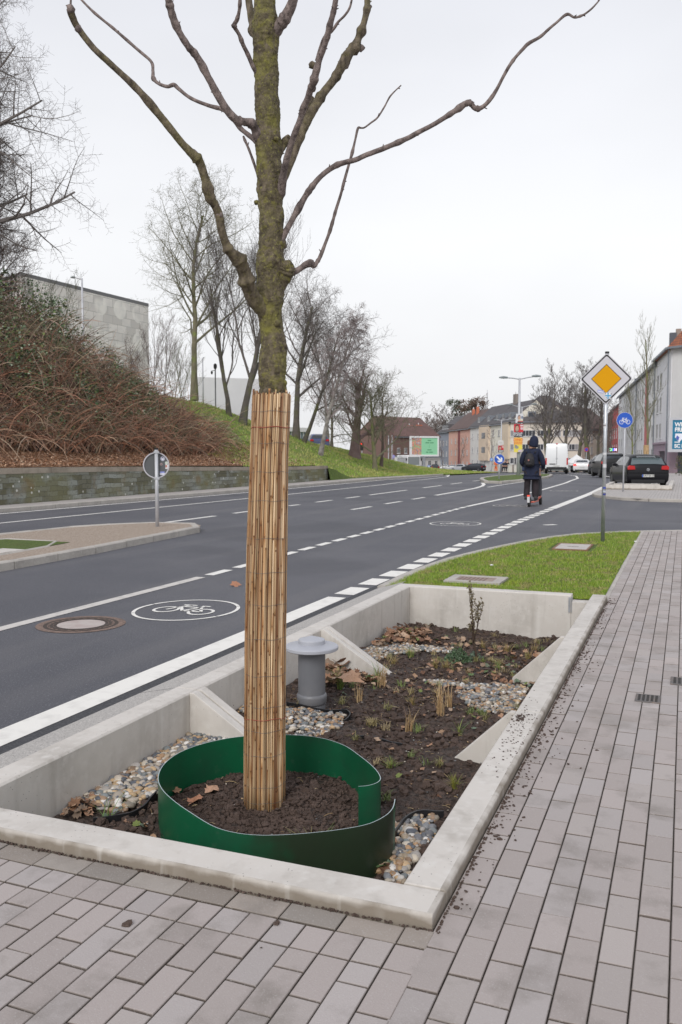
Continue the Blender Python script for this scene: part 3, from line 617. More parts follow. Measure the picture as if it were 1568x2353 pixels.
# ring soil, mounded
def rz(x,y):
    q=Vector((x*16,y*16,7)); return -.235+.02*noise.noise(Vector((x*3,y*3,2)))+.015*noise.noise(q)+.010*noise.noise(q*2.9)+.04*math.exp(-((x+1.97)**2+(y-3.92)**2)/.05)
b=MB(); 
n=48; rr=[0]+[i*.0225 for i in range(1,25)]
idx=[]
for i,r in enumerate(rr):
    row=[]
    for k in range(n*2):
        a=2*PI*k/(n*2); x=RINGC[0]+r*math.cos(a)*1.03; y=RINGC[1]+r*math.sin(a)*1.03; row.append(len(b.v)); b.v.append((x,y,rz(x,y))); b.c.append((1,1,1,1))
    idx.append(row)
for i in range(len(rr)-1):
    for k in range(n*2): b.f.append((idx[i][k],idx[i+1][k],idx[i+1][(k+1)%(n*2)],idx[i][(k+1)%(n*2)])); b.m.append(0)
tag(b.build('tree_pit_soil',M['soil'],smooth=True),kind='structure')
b=MB()
for k in range(7500):
    a=rnd.uniform(0,6.283); q=math.sqrt(rnd.random())*.545; x=RINGC[0]+q*math.cos(a); y=RINGC[1]+q*math.sin(a)
    if noise.noise(Vector((x*3,y*3,5)))<-.25 and rnd.random()<.7: continue
    r=rnd.choice((.004,.005,.007,.010,.014))*rnd.uniform(.7,1.2); blob(b,(x,y,rz(x,y)+r*.3),r,rnd,.75,rough=.9)
tag(b.build('tree_pit_clods',clodm),'fine dark soil crumbs around the foot of the tree inside the green ring','soil',kind='stuff')
# small bright chips in soil
b=MB()
for k in range(900):
    x=rnd.uniform(-2.7,-.9); y=rnd.uniform(2.8,8.9); z=rz(x,y) if inring(x,y,.95) else sz(x,y)
    c=rnd.choice(PEB); blob(b,(x,y,z+.004),rnd.uniform(.003,.007),rnd,.6,c+(1,))
tag(b.build('grit',pebm),'small scattered stone chips on the bare soil','grit',kind='stuff')
# ---- dead leaves
def leaf(b,c,s,rnd,col,M0=None,curl=None,tl=.55):
    """lobed dry leaf, curled, two sided"""
    pts=[(0,-.5),(.14,-.30),(.34,-.32),(.33,-.12),(.48,.03),(.35,.14),(.34,.36),(.16,.34),(0,.52),(-.16,.34),(-.34,.36),(-.35,.14),(-.48,.03),(-.33,-.12),(-.34,-.32),(-.14,-.30)]; pts=[(x_*rnd.uniform(.75,1.1),y_*rnd.uniform(.75,1.15)) for x_,y_ in pts]
    cu=rnd.uniform(.2,.9) if curl is None else curl; fo=rnd.uniform(-.5,.9)
    R=Matrix.Rotation(rnd.uniform(0,6.28),3,'Z')@Matrix.Rotation(rnd.uniform(-tl,tl),3,'X')@Matrix.Rotation(rnd.uniform(-tl,tl),3,'Y')
    def P(x,y):
        z=cu*(x*x)*1.0+fo*y*y*.5+.06*math.sin(x*9+y*5); return Vector(c)+(R@Vector((x*(1-.3*abs(cu)*abs(x)),y,z)))*s
    inner=[P(x*.45,y*.45) for x,y in pts]; outer=[P(x,y) for x,y in pts]; n=len(pts)
    b.add([P(0,0)]+inner+outer,[(0,1+i,1+(i+1)%n) for i in range(n)]+[(1+i,1+n+i,1+n+(i+1)%n,1+(i+1)%n) for i in range(n)],0,col)
LC=[(.30,.16,.09),(.38,.24,.15),(.22,.12,.07),(.42,.30,.21),(.17,.085,.05),(.33,.19,.12),(.24,.17,.12)]
leafm=mat('dry_leaf',(1,1,1),.7,attr=True,n=(50,(.2,.1,.05),.55,.8))
b=MB()
def leaves(P,n,s0,s1,z0=.0,green=0):
    x0=min(p[0] for p in P);x1=max(p[0] for p in P);y0=min(p[1] for p in P);y1=max(p[1] for p in P); k=0;t=0
    while k<n and t<n*30:
        t+=1; x=rnd.uniform(x0,x1);y=rnd.uniform(y0,y1)
        if not inpoly(x,y,P) or not(-2.83<x<-.90) or inring(x,y,1.05) or y>9.3 or y<2.86: continue
        c=rnd.choice(LC); kk=rnd.uniform(.7,1.2); col=(c[0]*kk,c[1]*kk,c[2]*kk,1)
        if rnd.random()<green: col=rnd.choice(((.10,.16,.06,1),(.16,.20,.05,1),(.14,.19,.13,1)))
        leaf(b,(x,y,soilz(x,y)+.018+rnd.random()*z0),rnd.uniform(s0,s1),rnd,col); k+=1
LZ=lambda P,z=-.27: px(P,z)
leaves(LZ([(865,1450),(920,1425),(990,1435),(985,1462),(900,1470),(860,1480)]),150,.05,.11,.07,.06)
leaves(LZ([(990,1440),(1150,1455),(1290,1480),(1280,1500),(1100,1475),(990,1455)]),60,.04,.09,.02,.12)
leaves(LZ([(745,1520),(780,1500),(800,1560),(780,1590),(745,1590)]),70,.06,.15,.06,.04)
leaves(LZ([(780,1530),(850,1535),(900,1560),(860,1580),(800,1580)]),55,.04,.10,.02,.08)
leaves(LZ([(130,1865),(200,1835),(230,1850),(200,1880),(150,1880)],-.24),26,.04,.08,.02,.05)
leaves(LZ([(800,1960),(900,1940),(900,2000),(850,2010)]),14,.05,.09,.02,.45)
leaves(LZ([(1040,1500),(1260,1490),(1230,1560),(1060,1560)]),70,.03,.07,.01,.3)
leaves(LZ([(860,1480),(1280,1490),(1000,1850),(700,1640)]),130,.022,.055,.0,.12)
leaves(LZ([(1060,1440),(1280,1490),(1180,1600),(900,1600)]),110,.03,.08,.01,.15)
leaves(LZ([(240,1880),(370,1830),(370,1930),(300,1920)],-.25),14,.03,.07,.0,.3)
tag(b.build('leaf_litter',leafm),'brown curled dead leaves drifted against the planter walls and over the soil','dead leaves',kind='stuff')
for nm,pxy,s,col,lab,seed in (('dead_leaf',(447,1843),.085,(.46,.22,.13,1),'russet lobed dead leaf on the soil left of the reed wrap, nearest the ring',2),
        ('dead_leaf',(487,1823),.080,(.50,.30,.20,1),'pale brown dead leaf on the soil just left of the reed wrap',5),
        ('dead_leaf',(405,1827),.055,(.36,.20,.12,1),'small dull brown dead leaf against the green ring',9),
        ('dead_leaf',(470,1783),.05,(.28,.27,.05,1),'yellow green fallen leaf behind the others in the green ring',4)):
    bb=MB(); p=gp(pxy[0],pxy[1],-.225); z=rz(p.x,p.y)+.022; leaf(bb,(p.x,p.y,z),s*1.25,random.Random(seed),col,curl=.4,tl=.25); tag(bb.build(nm,leafm,loc=(p.x,p.y,z-.01)),lab,'leaf',group='dead leaves inside the green ring')
bb=MB(); p=gp(541,1346,-.025); leaf(bb,(p.x,p.y,-.012),.14,random.Random(3),(.36,.17,.10,1),curl=.5); tag(bb.build('dead_leaf',leafm,loc=(p.x,p.y,-.02)),'lone brown dead leaf lying on the cycle lane behind the reed wrap','leaf')
bb=MB(); leaf(bb,(-2.28,6.0,-.14),.2,random.Random(12),(.46,.28,.18,1),curl=.8); tag(bb.build('dead_leaf',leafm,loc=(-2.28,6.0,-.2)),'big curled tan dead leaf beside the grey vent pipe','leaf')
b=MB()
for k in range(420):
    x=rnd.uniform(-2.75,-.95); y=rnd.uniform(2.95,9.2)
    if inring(x,y,1.0): z=rz(x,y)
    else: z=soilz(x,y)
    a=rnd.uniform(0,6.28); l=rnd.uniform(.015,.06); d=Vector((math.cos(a),math.sin(a),rnd.uniform(-.1,.25)))*l; c=rnd.choice(((.45,.33,.17),(.33,.22,.11),(.52,.42,.25))); b.tube([Vector((x,y,z+.012)),Vector((x,y,z+.016))+d*.5,Vector((x,y,z+.012))+d],.0013,3,col=c+(1,))
tag(b.build('straw_bits',M['blade']),'scattered straw stalks and twigs on the soil of the bed','straw',kind='stuff')
b=MB()
for k in range(95):
    x=rnd.uniform(-2.75,-.95); y=rnd.uniform(4.2,9.2); z=soilz(x,y)+.012; cs_=rnd.choice(((.36,.29,.13),(.26,.24,.09),(.17,.22,.06),(.42,.33,.18)))
    if inring(x,y,1.1) or any(inpoly(x,y,P) for P in zones.values()): continue
    for j in range(rnd.randint(10,34)):
        a=rnd.uniform(0,6.28); h_=rnd.uniform(.02,.065); o_=Vector((math.cos(a),math.sin(a),0)); p_=Vector((x+rnd.gauss(0,.014),y+rnd.gauss(0,.014),z)); sd_=Vector((-o_.y,o_.x,0))*.0022; kk=rnd.uniform(.7,1.2)
        b.add([p_-sd_,p_+sd_,p_+o_*h_*.5+Vector((0,0,h_*.8))+sd_*.6,p_+o_*h_*.5+Vector((0,0,h_*.8))-sd_*.6,p_+o_*h_*1.2+Vector((0,0,h_*.7))],[(0,1,2,3),(3,2,4)],0,tuple(c*kk for c in cs_)+(1,))
tag(b.build('low_weeds',M['blade']),'sparse low dry weeds and seedlings dotted over the soil of the bed','weeds',kind='stuff')
# ---- grass tufts, individually
def tuft(name,x,y,n,h,cols,label,spread=.5,seed=0,group='grass tufts planted in the bed'):
    r=random.Random(seed); b=MB(); z=soilz(x,y)
    for k in range(n):
        a=r.uniform(0,6.28); t=r.uniform(.1,1)*spread; hh=h*r.uniform(.5,1.15); c=r.choice(cols); kk=r.uniform(.7,1.2); col=(c[0]*kk,c[1]*kk,c[2]*kk,1); w=r.uniform(.0018,.0036); hh*=1.25
        bx_=r.gauss(0,.012);by_=r.gauss(0,.012); pv=None; d=Vector((math.cos(a),math.sin(a),0)); sd=Vector((-d.y,d.x,0))
        pts=[Vector((bx_,by_,0))+d*(t*hh*q*q*1.3)+Vector((0,0,hh*(q-.35*t*q*q))) for q in (0,.35,.7,1)]
        vs=[]
        for q,p in enumerate(pts): ww=w*(1-q/3.4); vs+= [p-sd*ww,p+sd*ww]
        b.add(vs,[(0,1,3,2),(2,3,5,4),(4,5,7,6)],0,col)
    o=b.build(name,M['blade']); o.location=(x,y,z-.005); return tag(o,label,'grass tuft',group)
G1=[(.13,.22,.045),(.20,.26,.06),(.30,.28,.09)]; G2=[(.46,.34,.15),(.38,.25,.11),(.26,.24,.08)]; G3=[(.55,.40,.22),(.46,.30,.15)]
TU=[((783,1588),-.27,70,.12,G1,'green spiky grass tuft right of the grey vent pipe'),((775,1560),-.26,40,.11,G1,'small green grass tuft beside the cap of the vent pipe'),
 ((868,1552),-.28,40,.13,G1,'slender yellow green tuft just past the second pair of braces'),((880,1580),-.28,55,.17,G3,'tall dry straw tuft with upright stems in mid bed'),
 ((1012,1652),-.3,45,.20,G3,'tall dry straw tuft nearest the middle of the bed, left of the pebble patch'),((1032,1620),-.3,30,.15,G3,'thin straw tuft close behind the tall one, beside the pebbles'),
 ((825,1612),-.28,35,.12,G3,'thin straw tuft between vent pipe and tall dry tuft'),((942,1682),-.3,35,.13,G3,'straw tuft in the bare soil in front of the tall one'),
 ((945,1618),-.3,60,.07,G2,'low brown tuft on dark soil in mid bed'),((905,1520),-.29,60,.08,G2,'low olive tuft behind the mid bed straw'),
 ((945,1500),-.3,70,.09,G1,'low yellow green tuft behind the second braces, left one'),((1025,1535),-.3,90,.10,G2,'broad olive brown tuft left of the far pebbles'),
 ((1000,1525),-.3,60,.09,G2,'low brown tuft touching the broad olive one'),((1110,1475),-.33,60,.09,G2,'brown tuft just behind the dead twiggy shrub'),
 ((1165,1480),-.33,80,.09,G2,'tan tuft towards the right end of the far wall'),((1110,1512),-.32,60,.07,G1,'yellow green tuft right of the bushy green plant'),
 ((1215,1500),-.34,50,.08,G2,'small tan tuft by the right curb at the far end'),((1145,1530),-.33,50,.05,G1,'low leafy tuft left of the right curb brace'),
 ((900,1775),-.3,60,.06,G1,'yellow green tuft right behind the green ring'),((1045,1820),-.3,55,.07,[(.22,.24,.04),(.30,.27,.06)],'bright yellow tuft by the right curb beyond the ring'),
 ((1055,1693),-.31,25,.09,G1,'sparse green tuft near the nearer curb brace'),((720,1985),-.28,60,.13,G1,'dark green tuft against the front wall below the green ring'),
 ((245,1882),-.24,14,.13,[(.16,.28,.06),(.12,.22,.05)],'few fresh green blades by the front wall near the left pebbles'),((1005,1595),-.3,35,.07,G2,'small brown tuft just left of the far pebble patch'),
 ((1230,1478),-.34,40,.07,G2,'small dry tuft in the far right corner of the bed'),((610+260,1500),-.28,40,.06,G2,'dry tuft among dead leaves beyond the second braces')]
for i,(p,z,n_,h_,c_,lab) in enumerate(TU):
    q=gp(p[0],p[1],z)
    if q.y<2.88: q.y=2.90
    tuft('grass_tuft',max(-2.8,min(-.93,q.x)),q.y,n_,h_,c_,lab,seed=i+30,spread=.35 if c_ is G3 else .9)
# bushy green plant
def leafy(name,x,y,r0,h,n,cols,label,seed,zoff=0):
    r=random.Random(seed); b=MB()
    for k in range(n):
        a=r.uniform(0,6.28); rr_=r0*math.sqrt(r.random()); hh=h*(1-(rr_/r0)**2)*r.uniform(.3,1.05); p=Vector((rr_*math.cos(a),rr_*math.sin(a),max(.01,hh))); d=Vector((r.uniform(-1,1),r.uniform(-1,1),r.uniform(.1,1))).normalized(); s_=r.uniform(.012,.028); o_=d.orthogonal().normalized()*s_*.28; c=r.choice(cols); kk=r.uniform(.6,1.3)
        b.add([p,p+d*s_*.5+o_,p+d*s_,p+d*s_*.5-o_],[(0,1,2,3)],0,(c[0]*kk,c[1]*kk,c[2]*kk,1))
    o=b.build(name,M['blade']); o.location=(x,y,soilz(x,y)+zoff); return tag(o,label,'plant')
q=gp(1052,1508,-.31); leafy('bushy_plant',q.x,q.y,.12,.13,900,[(.06,.12,.05),(.09,.15,.07),(.12,.17,.10)],'bushy low dark green plant left of the dead twiggy shrub',1)
q=gp(1092,1495,-.31); leafy('bushy_plant',q.x,q.y,.06,.07,200,[(.10,.15,.10),(.13,.17,.12)],'small grey green plant behind the bushy one',2)
# dead shrub
q=gp(1097,1500,-.31); ds=thing('dead_shrub','leafless twiggy brown shrub standing before the far wall','shrub',(q.x,q.y,soilz(q.x,q.y)-.01))
ds.scale=(1.3,1.3,1.75); r=random.Random(4); b=MB(); dots=MB()
def twig(p,d,l,rad,lev):
    pts=[p]; 
    for k in range(4):
        d=(d+Vector((r.uniform(-.25,.25),r.uniform(-.25,.25),r.uniform(-.05,.15)))).normalized(); p=p+d*l/4; pts.append(p)
    b.tube(pts,[rad*(1-.12*i) for i in range(5)],5)
    if lev>=1:
        for k in range(7): 
            c=pts[r.randint(1,4)]+Vector((r.uniform(-.01,.01),r.uniform(-.01,.01),r.uniform(-.01,.01))); blob(dots,c,r.uniform(.003,.007),r,.7,(.16,.13,.07,1))
    if lev<3:
        for k in range((3,3,3)[lev]):
            i=r.randint(2,4); a=r.uniform(0,6.28); twig(pts[i],(d+Vector((math.cos(a)*.8,math.sin(a)*.8,.5))).normalized(),l*r.uniform(.45,.7),rad*.55,lev+1)
twig(Vector((0,0,0)),Vector((.03,0,1)),.24,.011,0)
b.build('stems',mat('dead_twig',(.085,.055,.04),.9),ds,smooth=True); dots.build('seed_heads',M['attr'],ds)
# ---- black lawn edging strips between pebbles and soil
def edging(pts,label,h=.035,z=None):
    P=[Vector((p[0],p[1])) for p in pts]; n=len(P)
    Q=[]
    for i in range(n-1):
        for k in range(6):
            t=k/6; p0=P[max(i-1,0)];p1=P[i];p2=P[i+1];p3=P[min(i+2,n-1)]
            Q.append(.5*((2*p1)+(p2-p0)*t+(2*p0-5*p1+4*p2-p3)*t*t+(3*p1-p0-3*p2+p3)*t**3))
    Q.append(P[-1]); b=MB(); vs=[]
    for i,p in enumerate(Q):
        d=(Q[min(i+1,len(Q)-1)]-Q[max(i-1,0)]).normalized(); nn=Vector((-d.y,d.x))*.004; zz=soilz(p.x,p.y)
        vs+=[(p.x-nn.x,p.y-nn.y,zz-.05),(p.x+nn.x,p.y+nn.y,zz-.05),(p.x+nn.x,p.y+nn.y,zz+h),(p.x-nn.x,p.y-nn.y,zz+h)]
    fs=[(i*4+k,i*4+(k+1)%4,(i+1)*4+(k+1)%4,(i+1)*4+k) for i in range(len(Q)-1) for k in range(4)]
    b.add(vs,fs); o=b.build('edging_strip',M['black'],loc=(P[0].x,P[0].y,soilz(P[0].x,P[0].y))); tag(o,label,'edging',group='black plastic edging strips')
edging(px([(215,1888),(280,1880),(330,1862),(372,1828)],-.24),'black plastic edging strip along the left pebbles beside the green ring')
edging(px([(660,1625),(720,1640),(790,1632),(805,1645),(790,1660)],-.25),'black edging strip curling in front of the grey vent pipe')
edging(px([(815,1710),(860,1708),(900,1714),(925,1716)],-.29),'short black edging strip lying in the soil right of the reed wrap',.02)
edging(px([(955,1555),(1010,1568),(1050,1580),(1062,1598)],-.31),'thin black edging strip left of the far pebble patch',.012)
edging(px([(1050,1560),(1110,1568),(1190,1585)],-.31),'thin black edging strip behind the far pebble patch',.012)
edging(px([(850,1505),(880,1480),(930,1474),(1050,1480)],-.29),'thin black edging strip before the farthest pebbles',.012)
edging(px([(905,1930),(930,1895),(965,1875),(1020,1880)],-.27),'black edging strip arching over the pebbles by the front right corner',.045)
# ---- lawn grass blades
b=MB(); rnd=random.Random(21)
LW=lawn
def plate_skip(x,y): return (-2.72<x<-1.96 and 10.1<y<10.78) or (-2.02<x<-1.33 and 14.1<y<15.3)
k=0
while k<52000:
    y=9.51+8.6*(rnd.random()**1.35); x=rnd.uniform(-3.22,-.78)
    if not inpoly(x,y,LW) or plate_skip(x,y): continue
    k+=1; n1=noise.noise(Vector((x*1.6,y*1.6,0))); n2=noise.noise(Vector((x*5,y*5,6)))
    h=rnd.uniform(.018,.042)*(1+.5*n2); a=rnd.uniform(0,6.28); lx=rnd.gauss(0,.014); ly=rnd.gauss(0,.014); w=rnd.uniform(.0022,.004)
    if n2<-.22: c=(.33,.31,.10)
    else: c=(.22+.10*max(0,n1),.335+.03*n1,.032)
    if rnd.random()<.12: c=(.42,.37,.15)
    kk=rnd.uniform(.75,1.25)
    b.add([(x-w*math.cos(a),y-w*math.sin(a),-.012),(x+w*math.cos(a),y+w*math.sin(a),-.012),(x+lx,y+ly,-.012+h)],[(0,1,2)],0,(c[0]*kk,c[1]*kk,c[2]*kk,1))
tag(b.build('lawn_grass',M['blade']),'short fresh green lawn grass in the wedge behind the planter','grass',kind='stuff')
# inspection lids in the lawn
def lid(x0,x1,y0,y1,label,rust):
    t=thing('inspection_cover',label,'inspection cover',((x0+x1)/2,(y0+y1)/2,-.01)); a=(x1-x0)/2; c=(y1-y0)/2
    b=MB(); w=.11 if rust==1 else .03
    b.box(-a,a,-c,-c+w,-.03,.022); b.box(-a,a,c-w,c,-.03,.022); b.box(-a,-a+w,-c+w,c-w,-.03,.022); b.box(a-w,a,-c+w,c-w,-.03,.022)
    b.build('frame',M['concrete2'] if rust==1 else mat('rusty_frame',(.22,.12,.07),.85),t,bevel=.002)
    b=MB(); b.box(-a+w,a-w,-c+w,c-w,-.03,.016); b.build('lid',mat('rust_lid' if rust==1 else 'cement_lid',(.27,.20,.17) if rust==1 else (.50,.47,.44),.85,n=(9,(.36,.28,.24) if rust==1 else (.42,.39,.36),.4,.7)),t)
    b=MB()
    if rust==1:
        for k in range(7): b.box(-a+w+.03+k*.05,-a+w+.05+k*.05,-c+w+.03,c-w-.03,.016,.019)
    else: b.box(-.09,.09,-.02,.02,.016,.0175)
    b.build('slot',mat('dark_rust',(.20,.14,.115) if rust==1 else (.10,.07,.055),.8),t)
lid(-2.68,-2.0,10.16,10.72,'square concrete framed cover with rusty lid in the near lawn',1)
lid(-1.96,-1.40,14.2,15.15,'pale cement cover with rusty rim in the far part of the lawn',2)
# litter on the lawn
for pxy,lab in (((1131,1297),'crumpled white paper scrap on the lawn between the covers'),((1461,1243),'tiny white litter scrap at the far right of the lawn')):
    p=gp(*pxy,.02); b=MB(); rr2=random.Random(1); V,Fc=ICO1; b.add([Vector((v.x*.03,v.y*.03,v.z*.012))*(1+.6*noise.noise(v*3)) for v in V],Fc); o=b.build('paper_scrap',M['white']); o.location=(p.x,p.y,.012); tag(o,lab,'litter')
# small paving gully right
def gully(px_,lab,s):
    p=gp(*px_); t=thing('drain_grate',lab,'drain',(p.x,p.y,0)); b=MB(); b.box(-s,s,-s*1.2,s*1.2,-.01,.006); b.build('frame',mat('cast_iron',(.13,.12,.115),.6,metal=.3,n=(30,(.22,.17,.14),.5,.7)),t,bevel=.002)
    b=MB()
    for i in range(-2,3):
        for j in range(-2,3): b.box(i*s*.34-s*.1,i*s*.34+s*.1,j*s*.4-s*.13,j*s*.4+s*.13,.006,.0075)
    b.build('slots',mat('slot_dark',(.03,.028,.026),.9),t)
gully((1489,1606),'small square iron grate set in the right paving',.075)
gully((1572,1567),'dark iron cover at the right edge of the paving',.085)
# soil crumbs spilled on paving along the curb, and on curb tops
b=MB(); rnd=random.Random(9)
for k in range(620):
    y=2.8+6.8*rnd.random(); x=-.71+abs(rnd.gauss(0,.07))*(1.3 if rnd.random()<.3 else .6)
    if noise.noise(Vector((0,y*1.4,2)))<-.1 and rnd.random()<.6: continue
    r=rnd.choice((.003,.004,.006,.009))*rnd.uniform(.6,1.1); blob(b,(x,y,.002),r,rnd,.55,rough=.8)
for k in range(130):
    y=rnd.gauss(4.6,.3); x=-.83+rnd.uniform(-.03,.09)
    if 2.7<y<9: blob(b,(x,y,.051),rnd.uniform(.002,.006),rnd,.4,rough=.8)
for k in range(60): blob(b,(rnd.gauss(-.83,.016),rnd.gauss(4.85,.045),.053),rnd.uniform(.003,.007),rnd,.5,rough=.8)
for k in range(550):
    x=rnd.uniform(-3.2,-.7); blob(b,(x,2.648-abs(rnd.gauss(0,.006)),.002),rnd.uniform(.002,.006),rnd,.6,rough=.8)
for k in range(700):
    y=rnd.uniform(2.65,9.4); blob(b,(-.713+abs(rnd.gauss(0,.004)),y,.003),rnd.uniform(.002,.007),rnd,.7,rough=.8)
for k in range(40): blob(b,(rnd.uniform(-2.9,1.2),rnd.uniform(1.6,9),.002),rnd.uniform(.002,.006),rnd,.5,rough=.8)
tag(b.build('soil_crumbs',clodm),'dark soil crumbs spilled along the curb and over the paving','soil',kind='stuff')
for pp,sz_,lab in (((294,2126),.012,'dark soil lump on the paving in front of the planter, the left one'),((637,2124),.008,'small dark soil lump on the paving near the middle of the front wall')):
    p=gp(*pp); b=MB(); blob(b,(0,0,.004),sz_,random.Random(2),.6,rough=.9,hi=True); o=b.build('soil_lump',clodm); o.location=(p.x,p.y,0); tag(o,lab,'soil lump')
# ================================================================ green root-barrier ring: a spiral plastic band
def rpt(x,y,z): 
    p=gp(x,y,z); return p
pts=[(908,1836,-.03),(903,1856,-.045),(886,1874,-.05),(850,1892,-.05),(800,1903,-.05),(740,1911,-.055),(670,1917,-.06),(600,1919,-.06),(540,1913,-.055),(490,1898,-.045),(440,1868,-.03),(400,1840,-.02),(372,1812,-.02),(364,1785,-.02),(378,1755,-.02),(415,1728,-.02),(470,1708,-.02),(540,1694,-.02),(610,1689,-.02),(680,1689,-.02),(740,1696,-.02),(790,1712,-.03),(825,1735,-.03),(858,1762,-.02),(874,1784,-.02),(870,1796,-.03),(850,1804,-.035),(824,1807,-.035)]
W3=[rpt(*p) for p in pts]; Q=[]
for i in range(len(W3)-1):
    p0=W3[max(i-1,0)];p1=W3[i];p2=W3[i+1];p3=W3[min(i+2,len(W3)-1)]
    for k in range(5):
        t=k/5; Q.append(.5*((2*p1)+(p2-p0)*t+(2*p0-5*p1+4*p2-p3)*t*t+(3*p1-p0-3*p2+p3)*t**3))
Q.append(W3[-1])
b=MB(); vs=[]; lip=MB(); th=.0035
for i,p in enumerate(Q):
    d=(Q[min(i+1,len(Q)-1)]-Q[max(i-1,0)]); d=Vector((d.x,d.y,0)).normalized(); nn=Vector((-d.y,d.x,0))*th/2; zb=-.40
    out=0
    vs+=[p-nn,p+nn,Vector((p.x+nn.x,p.y+nn.y,zb)),Vector((p.x-nn.x,p.y-nn.y,zb))]
n=len(Q); fs=[(i*4+k,(i+1)*4+k,(i+1)*4+(k+1)%4,i*4+(k+1)%4) for i in range(n-1) for k in (1,2,3)]+[(0,1,2,3),((n-1)*4+3,(n-1)*4+2,(n-1)*4+1,(n-1)*4)]
b.add(vs,fs,0); b.add([v for i in range(n) for v in (vs[i*4],vs[i*4+1])],[(i*2,(i+1)*2,(i+1)*2+1,i*2+1) for i in range(n-1)],1)
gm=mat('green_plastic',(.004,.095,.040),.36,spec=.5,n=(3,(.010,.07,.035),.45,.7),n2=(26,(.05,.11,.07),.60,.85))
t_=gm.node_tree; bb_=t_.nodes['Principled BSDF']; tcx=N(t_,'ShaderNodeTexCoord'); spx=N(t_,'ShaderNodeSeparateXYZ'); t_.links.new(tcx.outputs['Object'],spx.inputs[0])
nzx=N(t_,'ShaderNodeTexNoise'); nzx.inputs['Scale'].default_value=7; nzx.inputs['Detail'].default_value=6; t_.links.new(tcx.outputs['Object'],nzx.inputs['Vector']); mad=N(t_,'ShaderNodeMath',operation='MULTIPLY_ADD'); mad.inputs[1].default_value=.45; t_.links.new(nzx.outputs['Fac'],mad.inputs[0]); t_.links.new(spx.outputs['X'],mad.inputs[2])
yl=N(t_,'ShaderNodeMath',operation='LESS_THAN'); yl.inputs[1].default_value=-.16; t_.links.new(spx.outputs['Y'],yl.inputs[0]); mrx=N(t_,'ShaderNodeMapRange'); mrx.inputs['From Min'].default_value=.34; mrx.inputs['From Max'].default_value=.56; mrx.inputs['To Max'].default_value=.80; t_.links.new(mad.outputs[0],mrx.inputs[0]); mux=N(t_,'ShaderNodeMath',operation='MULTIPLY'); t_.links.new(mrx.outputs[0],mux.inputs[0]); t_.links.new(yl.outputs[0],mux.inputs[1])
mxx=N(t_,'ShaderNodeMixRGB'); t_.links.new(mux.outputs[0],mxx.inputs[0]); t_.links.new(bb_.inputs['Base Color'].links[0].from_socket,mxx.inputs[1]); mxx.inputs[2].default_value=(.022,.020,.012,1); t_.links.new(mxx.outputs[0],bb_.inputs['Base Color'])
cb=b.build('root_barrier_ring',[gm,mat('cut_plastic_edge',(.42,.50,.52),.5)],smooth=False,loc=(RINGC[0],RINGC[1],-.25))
cb.data.polygons.foreach_set('use_smooth',[True]*len(cb.data.polygons)); cb.data.validate()
es=cb.modifiers.new('split','EDGE_SPLIT'); es.split_angle=math.radians(40)
tag(cb,'dark green plastic band curled in a ring around the tree, ends overlapping','root barrier')
# ================================================================ grey vent pipe
VP=gp(717,1622,-.235); vp=thing('vent_pipe','grey plastic vent pipe with a wide round hat standing in the bed','vent pipe',(VP.x,VP.y,-.215))
gp1=mat('grey_pipe',(.15,.155,.17),.45,n=(4,(.19,.19,.20),.4,.7),n2=(9,(.24,.22,.20),.62,.8)); gp2=mat('grey_cap',(.42,.43,.47),.42,n=(5,(.38,.39,.42),.45,.7))
b=MB(); b.lathe([(.096,-.1),(.096,.40)],n=40); b.build('pipe',gp1,vp,smooth=True).modifiers.new('s','EDGE_SPLIT')
b=MB(); b.lathe([(.097,.0),(.104,.012),(.107,.05),(.107,.062),(.101,.070),(.097,.075)],n=40); b.build('socket',gp1,vp,smooth=True)
b=MB(); b.lathe([(.10,.382),(.182,.385),(.188,.390),(.188,.408),(.182,.414),(.093,.428)],n=48); b.build('hat',gp2,vp,smooth=True).modifiers.new('s','EDGE_SPLIT')
b=MB(); b.lathe([(.092,.418),(.094,.452),(.090,.458),(.03,.474),(.004,.482)],n=40); b.build('cap_disc',gp2,vp,smooth=True).modifiers.new('s','EDGE_SPLIT')
